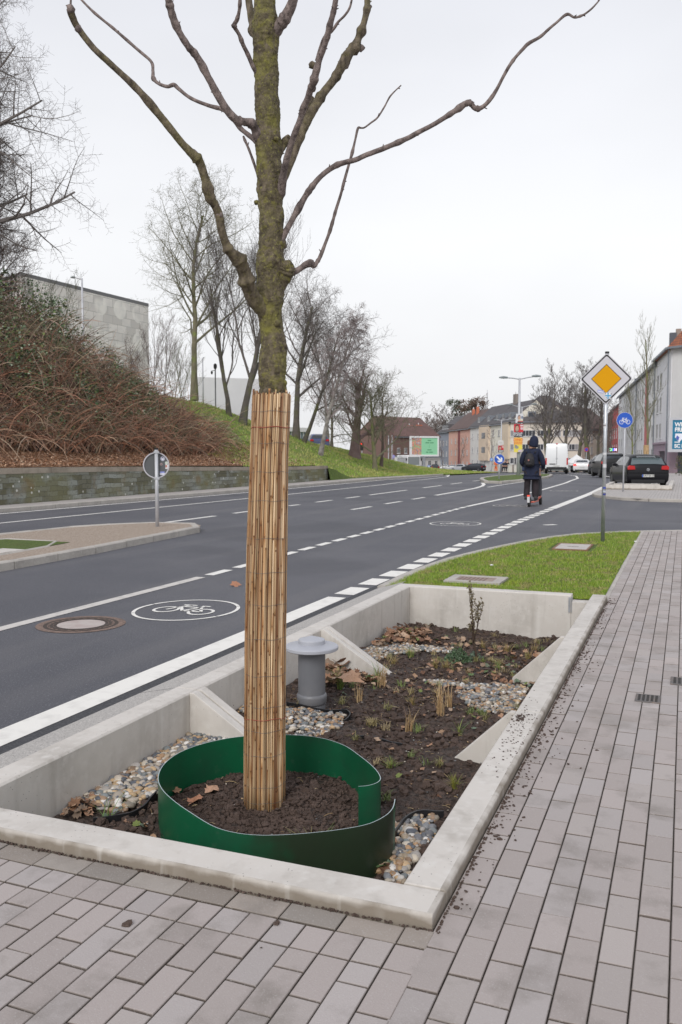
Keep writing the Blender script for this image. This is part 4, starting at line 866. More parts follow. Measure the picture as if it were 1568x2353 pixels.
# ================================================================ YOUNG STREET TREE in the ring
TB=gp(607,1858,-.24); TD=(TB-Vector((0,0,CAMH))).dot(FW)
fh=Vector((-math.sin(YAW),math.cos(YAW),0)); TH=(TB-Vector((0,0,CAMH))).dot(fh)
def T(x,y,dd=0):                                      # point in the upright plane through the tree, dd metres behind it
    d=ray(x,y); t=(TH+dd)/d.dot(fh); return Vector((0,0,CAMH))+d*t-TB
PXM=TH/F*1.0
def barkmat(name,moss):
    m=bpy.data.materials.new(name); m.use_nodes=True; t=m.node_tree; b=t.nodes['Principled BSDF']; L=t.links.new; b.inputs['Roughness'].default_value=.9
    g=N(t,'ShaderNodeTexCoord'); mp=N(t,'ShaderNodeMapping'); mp.inputs['Scale'].default_value=(1,1,.55); L(g.outputs['Object'],mp.inputs[0])
    n=N(t,'ShaderNodeTexNoise'); n.inputs['Scale'].default_value=40; n.inputs['Detail'].default_value=7; L(mp.outputs[0],n.inputs['Vector'])
    cr=N(t,'ShaderNodeValToRGB'); e=cr.color_ramp.elements; e[0].position=.32; e[0].color=(.040,.029,.020,1); e[1].position=.72; e[1].color=(.20,.16,.115,1); L(n.outputs['Fac'],cr.inputs[0]); cur=cr.outputs[0]
    if moss:
        for sc_,lo,hi,col,f in ((7,.38,.66,(.10,.088,.035),.7),(26,.53,.63,(.18,.165,.035),.7),(75,.56,.64,(.27,.26,.06),.65),(34,.54,.64,(.055,.042,.028),.75),(5,.50,.64,(.21,.20,.035),.65)):
            q=N(t,'ShaderNodeTexNoise'); q.inputs['Scale'].default_value=sc_; q.inputs['Detail'].default_value=8; q.inputs['Roughness'].default_value=.65; L(g.outputs['Object'],q.inputs['Vector']); r=N(t,'ShaderNodeMapRange'); r.inputs['From Min'].default_value=lo; r.inputs['From Max'].default_value=hi; r.inputs['To Max'].default_value=f*moss; L(q.outputs['Fac'],r.inputs[0])
            x=N(t,'ShaderNodeMixRGB'); L(r.outputs[0],x.inputs[0]); L(cur,x.inputs[1]); x.inputs[2].default_value=(*col,1); cur=x.outputs[0]
    L(cur,b.inputs['Base Color'])
    n2=N(t,'ShaderNodeTexNoise'); n2.inputs['Scale'].default_value=70; n2.inputs['Detail'].default_value=6; L(mp.outputs[0],n2.inputs['Vector'])
    bp=N(t,'ShaderNodeBump'); bp.inputs['Strength'].default_value=1; bp.inputs['Distance'].default_value=.012; L(n2.outputs['Fac'],bp.inputs['Height']); L(bp.outputs[0],b.inputs['Normal']); return m
BM=barkmat('mossy_bark',1.0); BR=barkmat('branch_bark',.0); BM2=barkmat('half_mossy_bark',.30)
for e_,c_ in zip([n for n in BR.node_tree.nodes if n.type=='VALTORGB'][0].color_ramp.elements,((.085,.066,.062,1),(.29,.23,.21,1))): e_.color=c_
def catmull(P,per):
    Q=[]
    for i in range(len(P)-1):
        p0=P[max(i-1,0)];p1=P[i];p2=P[i+1];p3=P[min(i+2,len(P)-1)]
        for k in range(per):
            t=k/per; Q.append(tuple(.5*((2*b_)+(c_-a_)*t+(2*a_-5*b_+4*c_-d_)*t*t+(3*b_-a_-3*c_+d_)*t**3) for a_,b_,c_,d_ in zip(p0,p1,p2,p3)))
    Q.append(tuple(P[-1])); return Q
tree=thing('young_street_tree','bare young tree with mossy trunk and pruned limbs, wrapped in reed matting','tree',tuple(TB))
def limb(name,pts,m,n=12,per=6,rough=.06,knots=0,seed=0,dd0=0,dd1=0,label=None,fine=0):
    """pts: (px,py,width_px)"""
    tot=len(pts)-1
    P=[(*T(x,y,lerp(dd0,dd1,(i/tot)**.8)),w*PXM/2) for i,(x,y,w) in enumerate(pts)]
    Q=catmull(P,per); r=random.Random(seed); b=MB(); cen=[Vector(q[:3]) for q in Q]; rad=[max(.0012,q[3]) for q in Q]
    # nodes: small swellings
    for _ in range(knots):
        k=r.randint(4,len(Q)-5); g_=r.uniform(.12,.26); w0=rad[k]; [rad.__setitem__(k+j_,rad[k+j_]*(1+g_*q_)) for j_,q_ in ((-3,.15),(-2,.45),(-1,.85),(0,1),(1,.8),(2,.4),(3,.12))]
    t=(cen[1]-cen[0]).normalized(); a=t.orthogonal().normalized(); vs=[]
    for i,c in enumerate(cen):
        t2=(cen[min(i+1,len(cen)-1)]-cen[max(i-1,0)]).normalized(); a=(a-t2*a.dot(t2)).normalized(); bb=t2.cross(a)
        for k in range(n):
            q=2*PI*k/n; d=a*math.cos(q)+bb*math.sin(q); rr=rad[i]; s=6/max(.02,rr*8)
            rr*=1+rough*noise.noise((c+d*rr)*18)+rough*1.2*noise.noise((c+d*rr)*6+Vector((3,3,3))); 
            if fine:
                q3=c+d*rr; rr*=1+fine*noise.noise(Vector((q3.x*40,q3.y*40,q3.z*75)))+fine*.6*noise.noise(q3*130)+fine*1.1*max(0,noise.noise(Vector((q3.x*14,q3.y*14,q3.z*22)))-.1)*2
            vs.append(c+d*rr)
    b.add(vs,[(i*n+k,i*n+(k+1)%n,(i+1)*n+(k+1)%n,(i+1)*n+k) for i in range(len(cen)-1) for k in range(n)]+[tuple(range(n))[::-1],tuple((len(cen)-1)*n+k for k in range(n))])
    # buds
    for _ in range(knots):
        k=r.randint(4,len(Q)-2); c=cen[k]; t2=(cen[min(k+1,len(cen)-1)]-cen[k-1]).normalized(); d=(t2.orthogonal().normalized()); d=Matrix.Rotation(r.uniform(0,6.28),3,t2)@d; d=(d+t2*.7).normalized(); l=r.uniform(.006,.014)
        b.tube([c+d*rad[k]*.7,c+d*(rad[k]+l)],[.0035,.002],5)
    o=b.build(name,m,tree,smooth=True); 
    if label: o['label']=label
    return o
# trunk: its own outline with burrs
tr=[(607,1858,78),(611,1500,74),(618,1100,70),(624,930,66),(627,895,62),(626,870,61),(626,850,60),(629,815,60),(630,790,60),(624,750,56),(620,715,59),(619,690,63),(621,650,60),(622,610,62),(624,560,57),(624,500,56),(622,470,55),(621,440,56),(620,400,55),(617,350,55),(617,320,58),(617,280,54),(615,240,54),(613,190,53),(612,150,54),(611,110,54),(611,80,62),(611,55,60),(609,30,50),(608,0,45),(607,-60,42),(606,-160,36)]
limb('trunk',tr,BM,n=72,per=26,rough=.11,seed=2,fine=.045)
S=[ # name, pts, mat, dd1
 ([(622,745,24),(602,712,30),(585,688,30),(574,667,30),(567,645,29),(560,620,28),(551,600,31),(539,588,28),(528,577,20),(518,555,18),(510,529,18),(503,493,18),(493,470,17),(483,452,18),(471,407,17),(458,371,18),(443,355,18),(415,325,15),(373,272,15),(318,207,14),(263,155,13),(215,110,12),(180,65,12),(168,42,13),(161,20,14)],BM2,-.55,9),
 ([(162,24,5),(163,5,4),(164,-40,4)],BR,0,0),
 ([(605,338,24),(588,300,19),(577,284,21),(560,280,17),(543,275,18),(518,247,17),(488,195,16),(463,147,16),(447,123,15),(433,107,13),(413,75,13),(398,40,13),(390,10,15),(386,-10,12),(380,-60,10)],BR,-.35,12),
 ([(604,345,12),(583,320,10),(553,295,9),(530,268,8),(513,252,8),(478,242,8),(438,225,8),(412,205,8),(400,195,9),(385,199,8),(365,192,8),(353,180,9),(352,165,8),(348,142,7),(318,115,7),(263,67,6),(218,30,6),(188,0,5),(165,-25,5)],BR,.5,8),
 ([(598,175,12),(583,155,10),(570,125,9),(560,105,9),(550,80,8),(539,60,9),(545,45,8),(550,25,7),(552,0,7),(553,-50,6)],BR,-.2,3),
 ([(600,100,22),(588,80,18),(580,50,16),(573,10,16),(565,-50,14)],BM2,.15,2),
 ([(622,85,26),(640,62,22),(655,42,23),(666,22,22),(674,0,20),(682,-40,18)],BR,-.1,2),
 ([(643,455,16),(648,430,15),(652,400,15),(658,370,14),(668,335,13),(678,305,13),(688,280,13),(698,248,13),(708,225,14),(714,205,14),(720,190,15),(727,165,13),(735,135,13),(743,115,12),(751,88,12),(758,60,12),(766,30,11),(772,0,11),(780,-50,10)],BR,-.45,12),
 ([(640,430,18),(655,405,18),(668,372,18),(683,330,20),(697,295,22),(713,265,22),(728,238,22),(743,215,20),(760,193,19),(773,175,19),(787,150,21),(795,135,24),(806,118,22),(816,108,24),(823,90,17),(833,65,16),(843,25,15),(845,0,14),(847,-50,13)],BM2,.30,9),
 ([(727,140,6),(743,90,6),(757,77,6),(768,65,6),(778,50,5),(793,35,5),(805,15,5),(812,-20,4)],BR,-.2,2),
 ([(640,560,20),(650,545,16),(657,532,14),(668,512,13),(683,485,13),(703,450,13),(718,428,12),(733,410,12),(752,393,12),(773,380,12),(795,373,11),(818,367,11),(842,356,11),(875,344,11),(909,330,11),(940,316,11),(966,302,11),(995,287,11),(1021,271,11),(1050,252,11),(1072,237,13),(1082,238,11),(1090,247,11),(1099,250,11),(1113,243,9),(1127,228,9),(1142,205,8),(1156,178,8),(1170,153,8),(1184,133,7),(1200,115,7),(1215,100,8),(1241,85,7),(1260,68,7),(1279,52,6),(1303,33,6),(1320,40,5),(1334,37,5),(1346,31,4),(1362,18,4),(1378,0,3)],BR,-.15,14),
 ([(640,642,22),(655,636,18),(668,629,16),(688,619,13),(700,610,15),(713,605,17),(722,610,12),(729,602,9),(736,590,9),(748,559,8),(758,532,8),(766,505,7),(773,480,7),(784,445,7),(793,410,7),(803,375,6),(810,350,6),(817,320,5),(823,295,6),(830,294,4),(838,293,4),(853,282,4),(868,270,4),(884,245,4),(898,220,3),(922,196,3)],BR,.2,6),
 ([(600,425,8),(595,410,6),(585,378,6),(573,345,5),(563,322,6),(560,314,5)],BR,.1,0),
 ([(636,370,18),(643,350,14),(650,338,14),(657,322,15),(664,314,12)],BM2,.05,0),
 ([(640,660,30),(655,634,30),(660,618,32),(661,606,26)],BM,-.04,0),
 ([(700,262,18),(707,243,19),(716,226,16)],BM2,.22,0),
]
for i,(p,m_,dd,kn) in enumerate(S):
    off=.0
    if i==1: limb('branch',p,m_,8,4,.02,0,i,-.55,-.55); continue
    if i==9: limb('branch',p,m_,8,5,.04,kn,i,-.2,-.3); continue
    if i==15: limb('branch',p,m_,10,5,.06,0,i,.12,.2); continue
    limb('branch',p,m_,14,9,.09,kn+3,40+i,0,dd,fine=.05)
# cut stubs and knots
def knob(x,y,w,dd,m,seed,flat=1.0):
    b=MB(); c=T(x,y,dd); V,Fc=ICO2; r=w*PXM/2; o_=Vector((seed*3.1,0,0)); b.add([c+Vector((v.x,v.y,v.z*flat))*r*(1+.5*noise.noise(v*2+o_)) for v in V],Fc); b.build('knot',m,tree,smooth=True)
for i,(x,y,w,dd,m_) in enumerate(((162,22,17,-.55,BR),(181,66,14,-.52,BR),(444,354,19,-.38,BR),(471,408,18,-.35,BR),(504,494,16,-.3,BR),(549,597,34,-.17,BM),(658,612,30,-.04,BM),(713,604,19,.08,BR),(813,112,30,.25,BR),(830,110,18,.25,BR),(793,146,24,.22,BR),(848,16,15,.3,BR),(719,203,16,-.22,BR),(718,150,17,-.1,BM2),(1078,237,15,-.1,BR),(1098,250,15,-.1,BR),(578,284,20,-.02,BR),(539,60,12,-.13,BR),(353,182,11,.4,BR),(606,742,12,-.03,BM),(592,706,26,-.02,BM),(650,795,22,-.02,BM),(652,880,18,-.02,BM),(634,603,17,-.055,BM),(612,690,18,-.05,BM),(637,742,16,-.05,BM),(608,65,44,-.01,BM),(590,465,12,0,BM),(635,318,12,-.05,BM),(645,560,26,-.01,BM))): knob(x,y,w,dd,m_,i+1)
# ================================================================ reed wrap
rw_=thing('reed_mat','tall straw coloured reed mat tied round the lower trunk','tree wrap',tuple(TB))
rcol=[(.55,.35,.18),(.64,.45,.26),(.44,.25,.12),(.72,.54,.35),(.55,.38,.22),(.34,.18,.09),(.60,.41,.23),(.24,.12,.06)]
reedm=mat('reed',(1,1,1),.5,attr=True,spec=.4,n=(220,(.32,.2,.1),.62,.85))
b=MB(); rnd=random.Random(14); top=T(625,908); bot=T(608,1858); Rb=98*PXM/2-.003; Rt=88*PXM/2-.003
axis=[(bot,Rb),(T(610,1500),96*PXM/2-.003),(T(613,1300),95*PXM/2-.003),(T(619,1050),88*PXM/2-.003),(top,Rt)]
def ax(t):
    n=len(axis)-1; i=min(n-1,int(t*n)); f=t*n-i; 
    zz=[a[0].z for a in axis]; z=lerp(zz[0],zz[-1],t)
    for i in range(n):
        if z<=zz[i+1] or i==n-1:
            f=(z-zz[i])/(zz[i+1]-zz[i]); return axis[i][0].lerp(axis[i+1][0],f),lerp(axis[i][1],axis[i+1][1],f)
for lay in range(2):
    nr=86 if lay==0 else 74
    for k in range(nr):
        a=2*PI*(k+rnd.uniform(-.35,.35))/nr; base=rnd.choice(rcol); kk=rnd.uniform(.62,1.08); base=tuple(min(.9,c*kk) for c in base)
        r0=rnd.uniform(.0028,.0056); pts=[];rs=[];cs=[]; t=rnd.uniform(-.012,.01); t1=1+rnd.uniform(-.002,.004)+(.010 if rnd.random()<.08 else 0); nodes=[rnd.uniform(.02,.22)]
        while nodes[-1]<1: nodes.append(nodes[-1]+rnd.uniform(.10,.24))
        stn=sorted([t]+[q+e_ for q in nodes for e_ in (-.0035,-.001,.001,.0035) if t<q+e_<t1]+[t1]+[t+(t1-t)*j/14 for j in range(1,14)])
        ph=rnd.uniform(0,6.28); wob=rnd.uniform(0,.02); dr=rnd.uniform(-.004,.001)-(.010 if lay else 0)
        for q in stn:
            c,R=ax(min(1,max(0,q))); c=c+Vector((0,0,(q-min(1,max(0,q)))*2)); aa=a+wob*math.sin(q*7+ph)
            pts.append(c+Vector((math.cos(aa),math.sin(aa),0))*(R+dr+.0008*math.sin(q*23+ph))); near=min(abs(q-x_) for x_ in nodes)
            if near<.0021: cs.append((base[0]*.38,base[1]*.28,base[2]*.22,1)); rs.append(r0*1.08)
            elif near<.012 and (int(q*97)+k)%3: cs.append((base[0]*.66,base[1]*.5,base[2]*.36,1)); rs.append(r0)
            else:
                sh=1+.14*math.sin(q*17+ph); cs.append((base[0]*sh,base[1]*sh,base[2]*sh,1)); rs.append(r0)
        b.tube(pts,rs,6,col=cs)
b.build('reeds',reedm,rw_,smooth=True)
wm=mat('binding_wire',(.16,.155,.16),.45,metal=.6)
def hoop(t,m,rad,name,tilt=0,off=.0035,extra=0):
    c,R=ax(t); b=MB(); n=48; pts=[]
    for k in range(n+1):
        a=2*PI*k/n; z=.0025*math.sin(a*5+t*20)+tilt*math.cos(a+1.0); pts.append(c+Vector((math.cos(a)*(R+off),math.sin(a)*(R+off),z)))
    b.tube(pts,rad,5,cap=False)
    if extra:
        p=pts[extra]; b.tube([p,p+Vector((.01,-.006,-.012)),p+Vector((.012,-.01,-.03))],rad,5)
    b.build(name,m,rw_,smooth=True)
ztop=top.z; zb_=bot.z
def tz(y): return (T(612,y).z-zb_)/(ztop-zb_)
for y in (948,1020,1085,1150,1235,1312,1385,1462,1545,1615,1670,1725,1795,1830): hoop(tz(y),wm,.0009,'wire',.003)
rm=mat('red_tie_cord',(.30,.075,.045),.6)
hoop(tz(984),rm,.0024,'tie_cord',.004); hoop(tz(1648),rm,.0020,'tie_cord',.016,extra=8)
# ================================================================ BARE TREES
def treebark(name,c1,c2,moss=None):
    m=mat(name,c1,.9,n=(3,c2,.4,.65)); 
    if moss: m=mat(name,c1,.9,n=(3,c2,.4,.65),n2=(1.3,moss,.48,.62))
    return m
TBK={'grey':treebark('bark_grey',(.15,.13,.115),(.21,.18,.155),(.15,.155,.07)),'green':treebark('bark_green',(.15,.135,.09),(.20,.18,.115),(.17,.20,.06)),
 'brown':treebark('bark_brown',(.105,.08,.07),(.15,.115,.10)),'dark':treebark('bark_dark',(.085,.075,.065),(.13,.115,.10),(.115,.12,.05)),'birch':treebark('bark_birch',(.30,.28,.26),(.12,.10,.09)),'red':treebark('twig_red',(.15,.10,.095),(.19,.14,.13))}
TWG={k:mat('twig_'+k,c,.9) for k,c in dict(grey=(.17,.15,.14),green=(.16,.155,.10),brown=(.19,.15,.135),dark=(.12,.105,.095),birch=(.24,.20,.195),red=(.22,.155,.15)).items()}
def bare_tree(label,base,H,r0,seed,kind='grey',fork=.3,spread=.8,up=.25,levels=4,kids=(9,6,5,4),lean=(0,0),droop=0,tw=.011,crown=None,name='bare_tree',group=None,trunks=1,wob=.12,ratio=.62,cat='tree',first=None):
    r=random.Random(seed); t=thing(name,label,cat,tuple(base),0,group); tb=MB(); cb=MB(); ld=Vector((lean[0],lean[1],0))
    def grow(p,d,L,rad,lev,n):
        segs=(7,6,5,4,3,2)[lev]; pts=[p.copy()]; dirs=[d.copy()]
        for k in range(segs):
            j=Vector((r.gauss(0,1),r.gauss(0,1),r.gauss(0,.7)))*wob*(1.2 if lev else .5)
            d=(d+j+Vector((0,0,(up if lev>0 else .12)*(.25 if droop and lev>1 else .35))) - (Vector((0,0,droop*.5)) if lev>1 else Vector())).normalized(); p=p+d*L/segs; pts.append(p.copy()); dirs.append(d.copy())
        e_=max(tw*.6,rad*(.30 if lev==0 else .25)); rs=[lerp(rad,e_,(i/segs)**.9) for i in range(segs+1)]
        if lev==0: rs[0]*=1.35
        (tb if lev==0 else cb).tube(pts,rs,(9,6,4,3,3,3)[lev],cap=False)
        if lev>=levels: return
        m=kids[min(lev,len(kids)-1)]
        for k in range(m):
            f=lerp(fork if lev==0 else .18,1.0,((k+r.random()*.8)/m)**(.9 if lev==0 else 1)); f=min(.999,f); i=min(segs-1,int(f*segs)); q=f*segs-i; pp=pts[i].lerp(pts[i+1],q); dd=dirs[i+1]
            az=k*2.4+r.uniform(-.5,.5)+lev; side=dd.orthogonal().normalized(); side=Matrix.Rotation(az,3,dd)@side
            sp=spread*r.uniform(.7,1.25)*(1.1-.45*f if lev==0 else 1)
            nd=(dd*(1-sp*.35)+side*sp+Vector((0,0,up*.35))).normalized()
            base_l=L*(ratio if lev==0 else max(ratio,.56))*r.uniform(.6,1.15)*(1.15-.6*f if lev==0 else 1.08-.45*f)
            grow(pp,nd,max(.25,base_l),max(tw,lerp(rad,e_,f)*(.48 if lev==0 else .6)),lev+1,n)
    for k in range(trunks):
        a=k*2.4+seed; dd=Vector((0,0,1))+ld
        st=Vector((0,0,-.15)); 
        if trunks>1: dd+=Vector((math.cos(a)*.3,math.sin(a)*.3,0)); st=Vector((math.cos(a)*.08,math.sin(a)*.08,-.1))
        grow(st,dd.normalized(),H*(.74 if levels>2 else .9)*(1 if trunks==1 else r.uniform(.7,1.05)),r0*(1 if trunks==1 else .6),0,0)
    tb.build('trunk',TBK[kind],t,smooth=True); cb.build('crown',TWG[kind],t)
    return t
K5=(3,)
def slope_tree(label,px_,py_,ytop,r0,seed,kind,D=None,**k):
    b_=hit(px_,py_) if D is None else at(px_,py_,D); D_=(b_-Vector((0,0,CAMH))).dot(FW); H=(py_-ytop)/F*D_
    a=dict(levels=4,tw=.007,wob=.10); a.update(k); a['kids']=tuple(round(q*1.25) for q in a['kids'][:4])
    t=bare_tree(label,b_,H*a.pop('hf',1.16),r0,seed,kind,**a); return t
big=slope_tree('tall spreading bare tree with mossy trunk on the crest of the bank',447,915,420,.235,12,'green',D=60,fork=.26,spread=1.15,up=.16,kids=(17,7,5,4,3),lean=(.05,.06),ratio=.52,wob=.12,hf=1.22)
slope_tree('slender dark forked tree on the slope, between the tall tree and the leaning one',527,955,600,.15,5,'dark',fork=.16,spread=.5,up=.55,kids=(9,5,4,3,3),ratio=.72)
slope_tree('dark forked tree with leaning trunk on the slope just left of the reed wrap',557,974,560,.22,8,'dark',fork=.2,spread=.6,up=.5,kids=(10,6,4,3,3),lean=(.10,.03),ratio=.70)
slope_tree('dark tree leaning right on the slope just right of the reed wrap',697,1016,700,.15,21,'dark',fork=.3,spread=.9,up=.12,kids=(10,6,5,3,3),lean=(.32,.16),ratio=.60)
slope_tree('slim weeping birch leaning right, pale bark above a dark foot',736,1046,700,.15,31,'birch',fork=.25,spread=.65,up=.3,kids=(13,6,5,4,3),lean=(.14,.08),droop=.6,tw=.008,ratio=.42)
slope_tree('tall weeping birch standing behind the leaning one',755,1040,690,.17,33,'birch',D=84,fork=.2,spread=.6,up=.3,kids=(14,6,5,4,3),droop=.55,tw=.009,ratio=.38,lean=(.04,.02))
slope_tree('wide low bare tree with drooping sideways limbs behind the leaning trees',763,1028,870,.13,41,'grey',fork=.2,spread=1.2,up=.0,kids=(9,6,4,3,3),ratio=.66)
slope_tree('grey round headed tree by the pavilion behind the bank',681,1008,640,.24,45,'grey',fork=.3,spread=1.0,up=.2,kids=(12,6,5,4,3),ratio=.60)
slope_tree('stout bare tree with reddish twigs in the middle of the slope',815,1052,850,.42,51,'red',fork=.22,spread=.9,up=.25,kids=(9,6,4,3,3),ratio=.62)
slope_tree('mossy branching tree nearest the road at the end of the slope',862,1081,872,.17,61,'green',fork=.14,spread=1.0,up=.22,kids=(10,6,4,3,3),tw=.008,ratio=.70,lean=(.03,.02))
slope_tree('thin tree standing right behind the mossy roadside one',876,1072,880,.13,67,'brown',fork=.2,spread=.85,up=.3,kids=(7,5,4,3,3),ratio=.60)
# the huge tree whose crown hangs into the left edge
slope_tree('huge bare tree at the left edge, only its dense right branches in view',-215,900,-190,.42,71,'grey',D=32,fork=.40,spread=1.3,up=.10,kids=(32,10,7,5,3),tw=.005,ratio=.43,hf=1.12)
slope_tree('second bare tree at the left edge, its lower crown reaching over the stone hall',-110,900,340,.24,77,'brown',D=37,fork=.3,spread=1.1,up=.12,kids=(20,9,6,5),tw=.006,ratio=.50,hf=1.12)
slope_tree('bare tree rising above the brambles at the far left edge',-20,930,520,.14,74,'brown',D=36,fork=.25,spread=.8,up=.25,levels=4,kids=(10,7,5,4),tw=.007,ratio=.5)
for i,(x,y,D,h,lab) in enumerate(((120,740,40,4.6,'multi stemmed sapling above the brambles in front of the stone hall'),(375,885,48,6.6,'thin upright sapling left of the tall bank tree'),(405,895,50,5.8,'multi stemmed sapling beside the foot of the tall bank tree'),(285,870,44,3.6,'reddish sapling in front of the right corner of the stone hall'),(60,740,38,4.0,'thin grey sapling low at the left before the stone hall'),(345,880,50,5.6,'slim sapling at the corner of the stone hall'),(425,900,54,5.0,'pale twiggy sapling directly behind the tall bank tree'))):
    bare_tree(lab,at(x,y,D)-Vector((0,0,1.2)),h,.045,80+i,'brown' if i%2 else 'green',fork=.1,spread=.55,up=.4,levels=4,kids=(6,4,3,2),tw=.005,trunks=3,name='sapling',ratio=.55,group='saplings above the thicket')
# ================================================================ BRAMBLE THICKET on the bank
rnd=random.Random(77)
OUT=[(-40,640),(0,655),(100,690),(180,735),(240,772),(290,800),(340,852),(400,888),(430,905),(460,925),(500,948),(530,985),(545,1015)]
def bushtop(X,Y):
    # height of the thicket above the bank, falling off to its right end
    e=sstep(39.5,30,Y+(X+20)*-.5); f=sstep(-18.6,-22.4,X)
    return (.6+3.7*sstep(-19,-25,X)*sstep(43,32,Y)+.8*noise.noise(Vector((X*.3,Y*.3,8))))*f*max(.0,e)
b=MB(); CC=[(.31,.155,.095),(.36,.20,.13),(.21,.12,.08),(.42,.29,.20),(.26,.19,.13),(.33,.165,.105)]
cnt=0
def cane(x,y,z,h,L,col,rad,r):
    a=r.uniform(0,6.28); d=Vector((math.cos(a)*.7,math.sin(a)*.7,1.1)).normalized(); p=Vector((x,y,z)); pts=[p.copy()]
    g=r.uniform(.10,.38)
    for k in range(6):
        d=(d+Vector((r.gauss(0,.13),r.gauss(0,.13),-g))).normalized(); p=p+d*L/6; pts.append(p.copy())
    b.tube(pts,[rad,rad*.95,rad*.85,rad*.75,rad*.6,rad*.45,rad*.3],3,col=col,cap=False)
while cnt<14500:
    X=-18.9-9.0*rnd.random()**1.1; Y=rnd.uniform(16,43)
    h=bushtop(X,Y)
    if h<.12: continue
    cnt+=1; c=rnd.choice(CC); z0=hill(X,Y); low=1-min(1,h/2)
    if X<-22.5 or rnd.random()<.25: c=rnd.choice(((.30,.235,.17),(.26,.22,.14),(.38,.26,.20),(.24,.19,.12),(.36,.20,.14)))
    kk=rnd.choice((.45,.7,.9,1.1,1.5))*rnd.uniform(.85,1.15); zz=z0+h*rnd.random()**.8*.8
    cane(X,Y,zz,h,rnd.uniform(.8,2.6),(c[0]*kk,c[1]*kk,c[2]*kk,1),rnd.uniform(.007,.014) if rnd.random()<.75 else rnd.uniform(.016,.026),rnd)
tag(b.build('bramble_thicket',M['blade']),'tangled reddish brown bramble canes covering the bank above the stone wall','thicket',kind='stuff')
# dark filling of dead stems and soil: low mounds under the canes
b=MB(); xs=frange(-28,-18.4,.35); ys=frange(14,43,.5)
def mound(x,y): return hill(x,y)+bushtop(x,y)*.62+.28*noise.noise(Vector((x*1.5,y*1.5,1)))-.12
idx={}
for j,y in enumerate(ys):
    for i,x in enumerate(xs): idx[i,j]=len(b.v); b.v.append((x,y,mound(x,y))); b.c.append((1,1,1,1))
for j in range(len(ys)-1):
    for i in range(len(xs)-1):
        if bushtop(xs[i],ys[j])>.25: b.f.append((idx[i,j],idx[i+1,j],idx[i+1,j+1],idx[i,j+1])); b.m.append(0)
tag(b.build('thicket_understory',mat('dead_stems',(.06,.04,.03),.95,n=(6,(.14,.095,.07),.45,.7),n2=(1,(.05,.05,.025),.5,.7),bump=[(9,1,.3),(30,1,.1)]),smooth=True),'dense dark interior of the bramble thicket','thicket',kind='stuff')
# evergreen leaves of bramble and ivy
b=MB(); k=0; LCOL=[(.06,.11,.04),(.09,.15,.06),(.15,.21,.12),(.26,.31,.22),(.16,.20,.06),(.06,.09,.045)]
while k<24000:
    X=-18.6-9.0*rnd.random(); Y=rnd.uniform(16,43); h=bushtop(X,Y)
    if h<.3: continue
    nn=noise.noise(Vector((X*.5,Y*.5,2)))+.5*noise.noise(Vector((X*1.6,Y*1.6,4)))
    if nn<.02 and rnd.random()<.90: continue
    if Y>34 and h<1.2 and rnd.random()<.55: continue
    k+=1; z=hill(X,Y)+h*rnd.uniform(.55,1.1)+.25; p=Vector((X,Y,z)); s_=rnd.uniform(.06,.13); d=Vector((rnd.gauss(0,1),rnd.gauss(0,1),rnd.gauss(.1,.6))).normalized(); o_=d.orthogonal().normalized()*s_*.45; c=rnd.choice(LCOL); kk=rnd.uniform(.7,1.3)
    b.add([p,p+d*s_*.5+o_,p+d*s_,p+d*s_*.5-o_],[(0,1,2,3)],0,(c[0]*kk,c[1]*kk,c[2]*kk,1))
# a light evergreen bush at the right end
for k in range(2600):
    a=rnd.uniform(0,6.28); q=rnd.random()**.5; X=-21.8+q*1.3*math.cos(a); Y=37.8+q*2.2*math.sin(a); z=hill(X,Y)+.2+.9*(1-q*q)*rnd.uniform(.3,1); p=Vector((X,Y,z)); s_=rnd.uniform(.04,.08); d=Vector((rnd.gauss(0,1),rnd.gauss(0,1),rnd.gauss(.3,.6))).normalized(); o_=d.orthogonal().normalized()*s_*.45; c=rnd.choice(((.14,.18,.07),(.20,.24,.11),(.28,.28,.15))); b.add([p,p+d*s_*.5+o_,p+d*s_,p+d*s_*.5-o_],[(0,1,2,3)],0,c+(1,))
tag(b.build('evergreen_leaves',M['blade']),'small green bramble and ivy leaves scattered through the thicket','leaves',kind='stuff')
# dry leaves on the slope above the wall
b=MB()
for k in range(24000):
    X=-18.15-3.4*rnd.random()**1.2; Y=rnd.uniform(16,44)+0; 
    if Y>39+(rnd.random()*5): continue
    c=rnd.choice(LC); kk=rnd.uniform(.9,2.0); s_=rnd.uniform(.04,.08); p=Vector((X,Y,hill(X,Y)+.04)); d=Vector((rnd.gauss(0,1),rnd.gauss(0,1),rnd.gauss(0,.45))).normalized(); o_=Vector((-d.y,d.x,rnd.uniform(-.4,.4)))*s_*.4
    b.add([p-o_,p+d*s_,p+o_,p-d*s_*.6],[(0,1,2,3)],0,(c[0]*kk,c[1]*kk,c[2]*kk,1))
tag(b.build('bank_leaf_litter',M['blade']),'orange brown dead leaves lying on the bank just above the wall','dead leaves',kind='stuff')
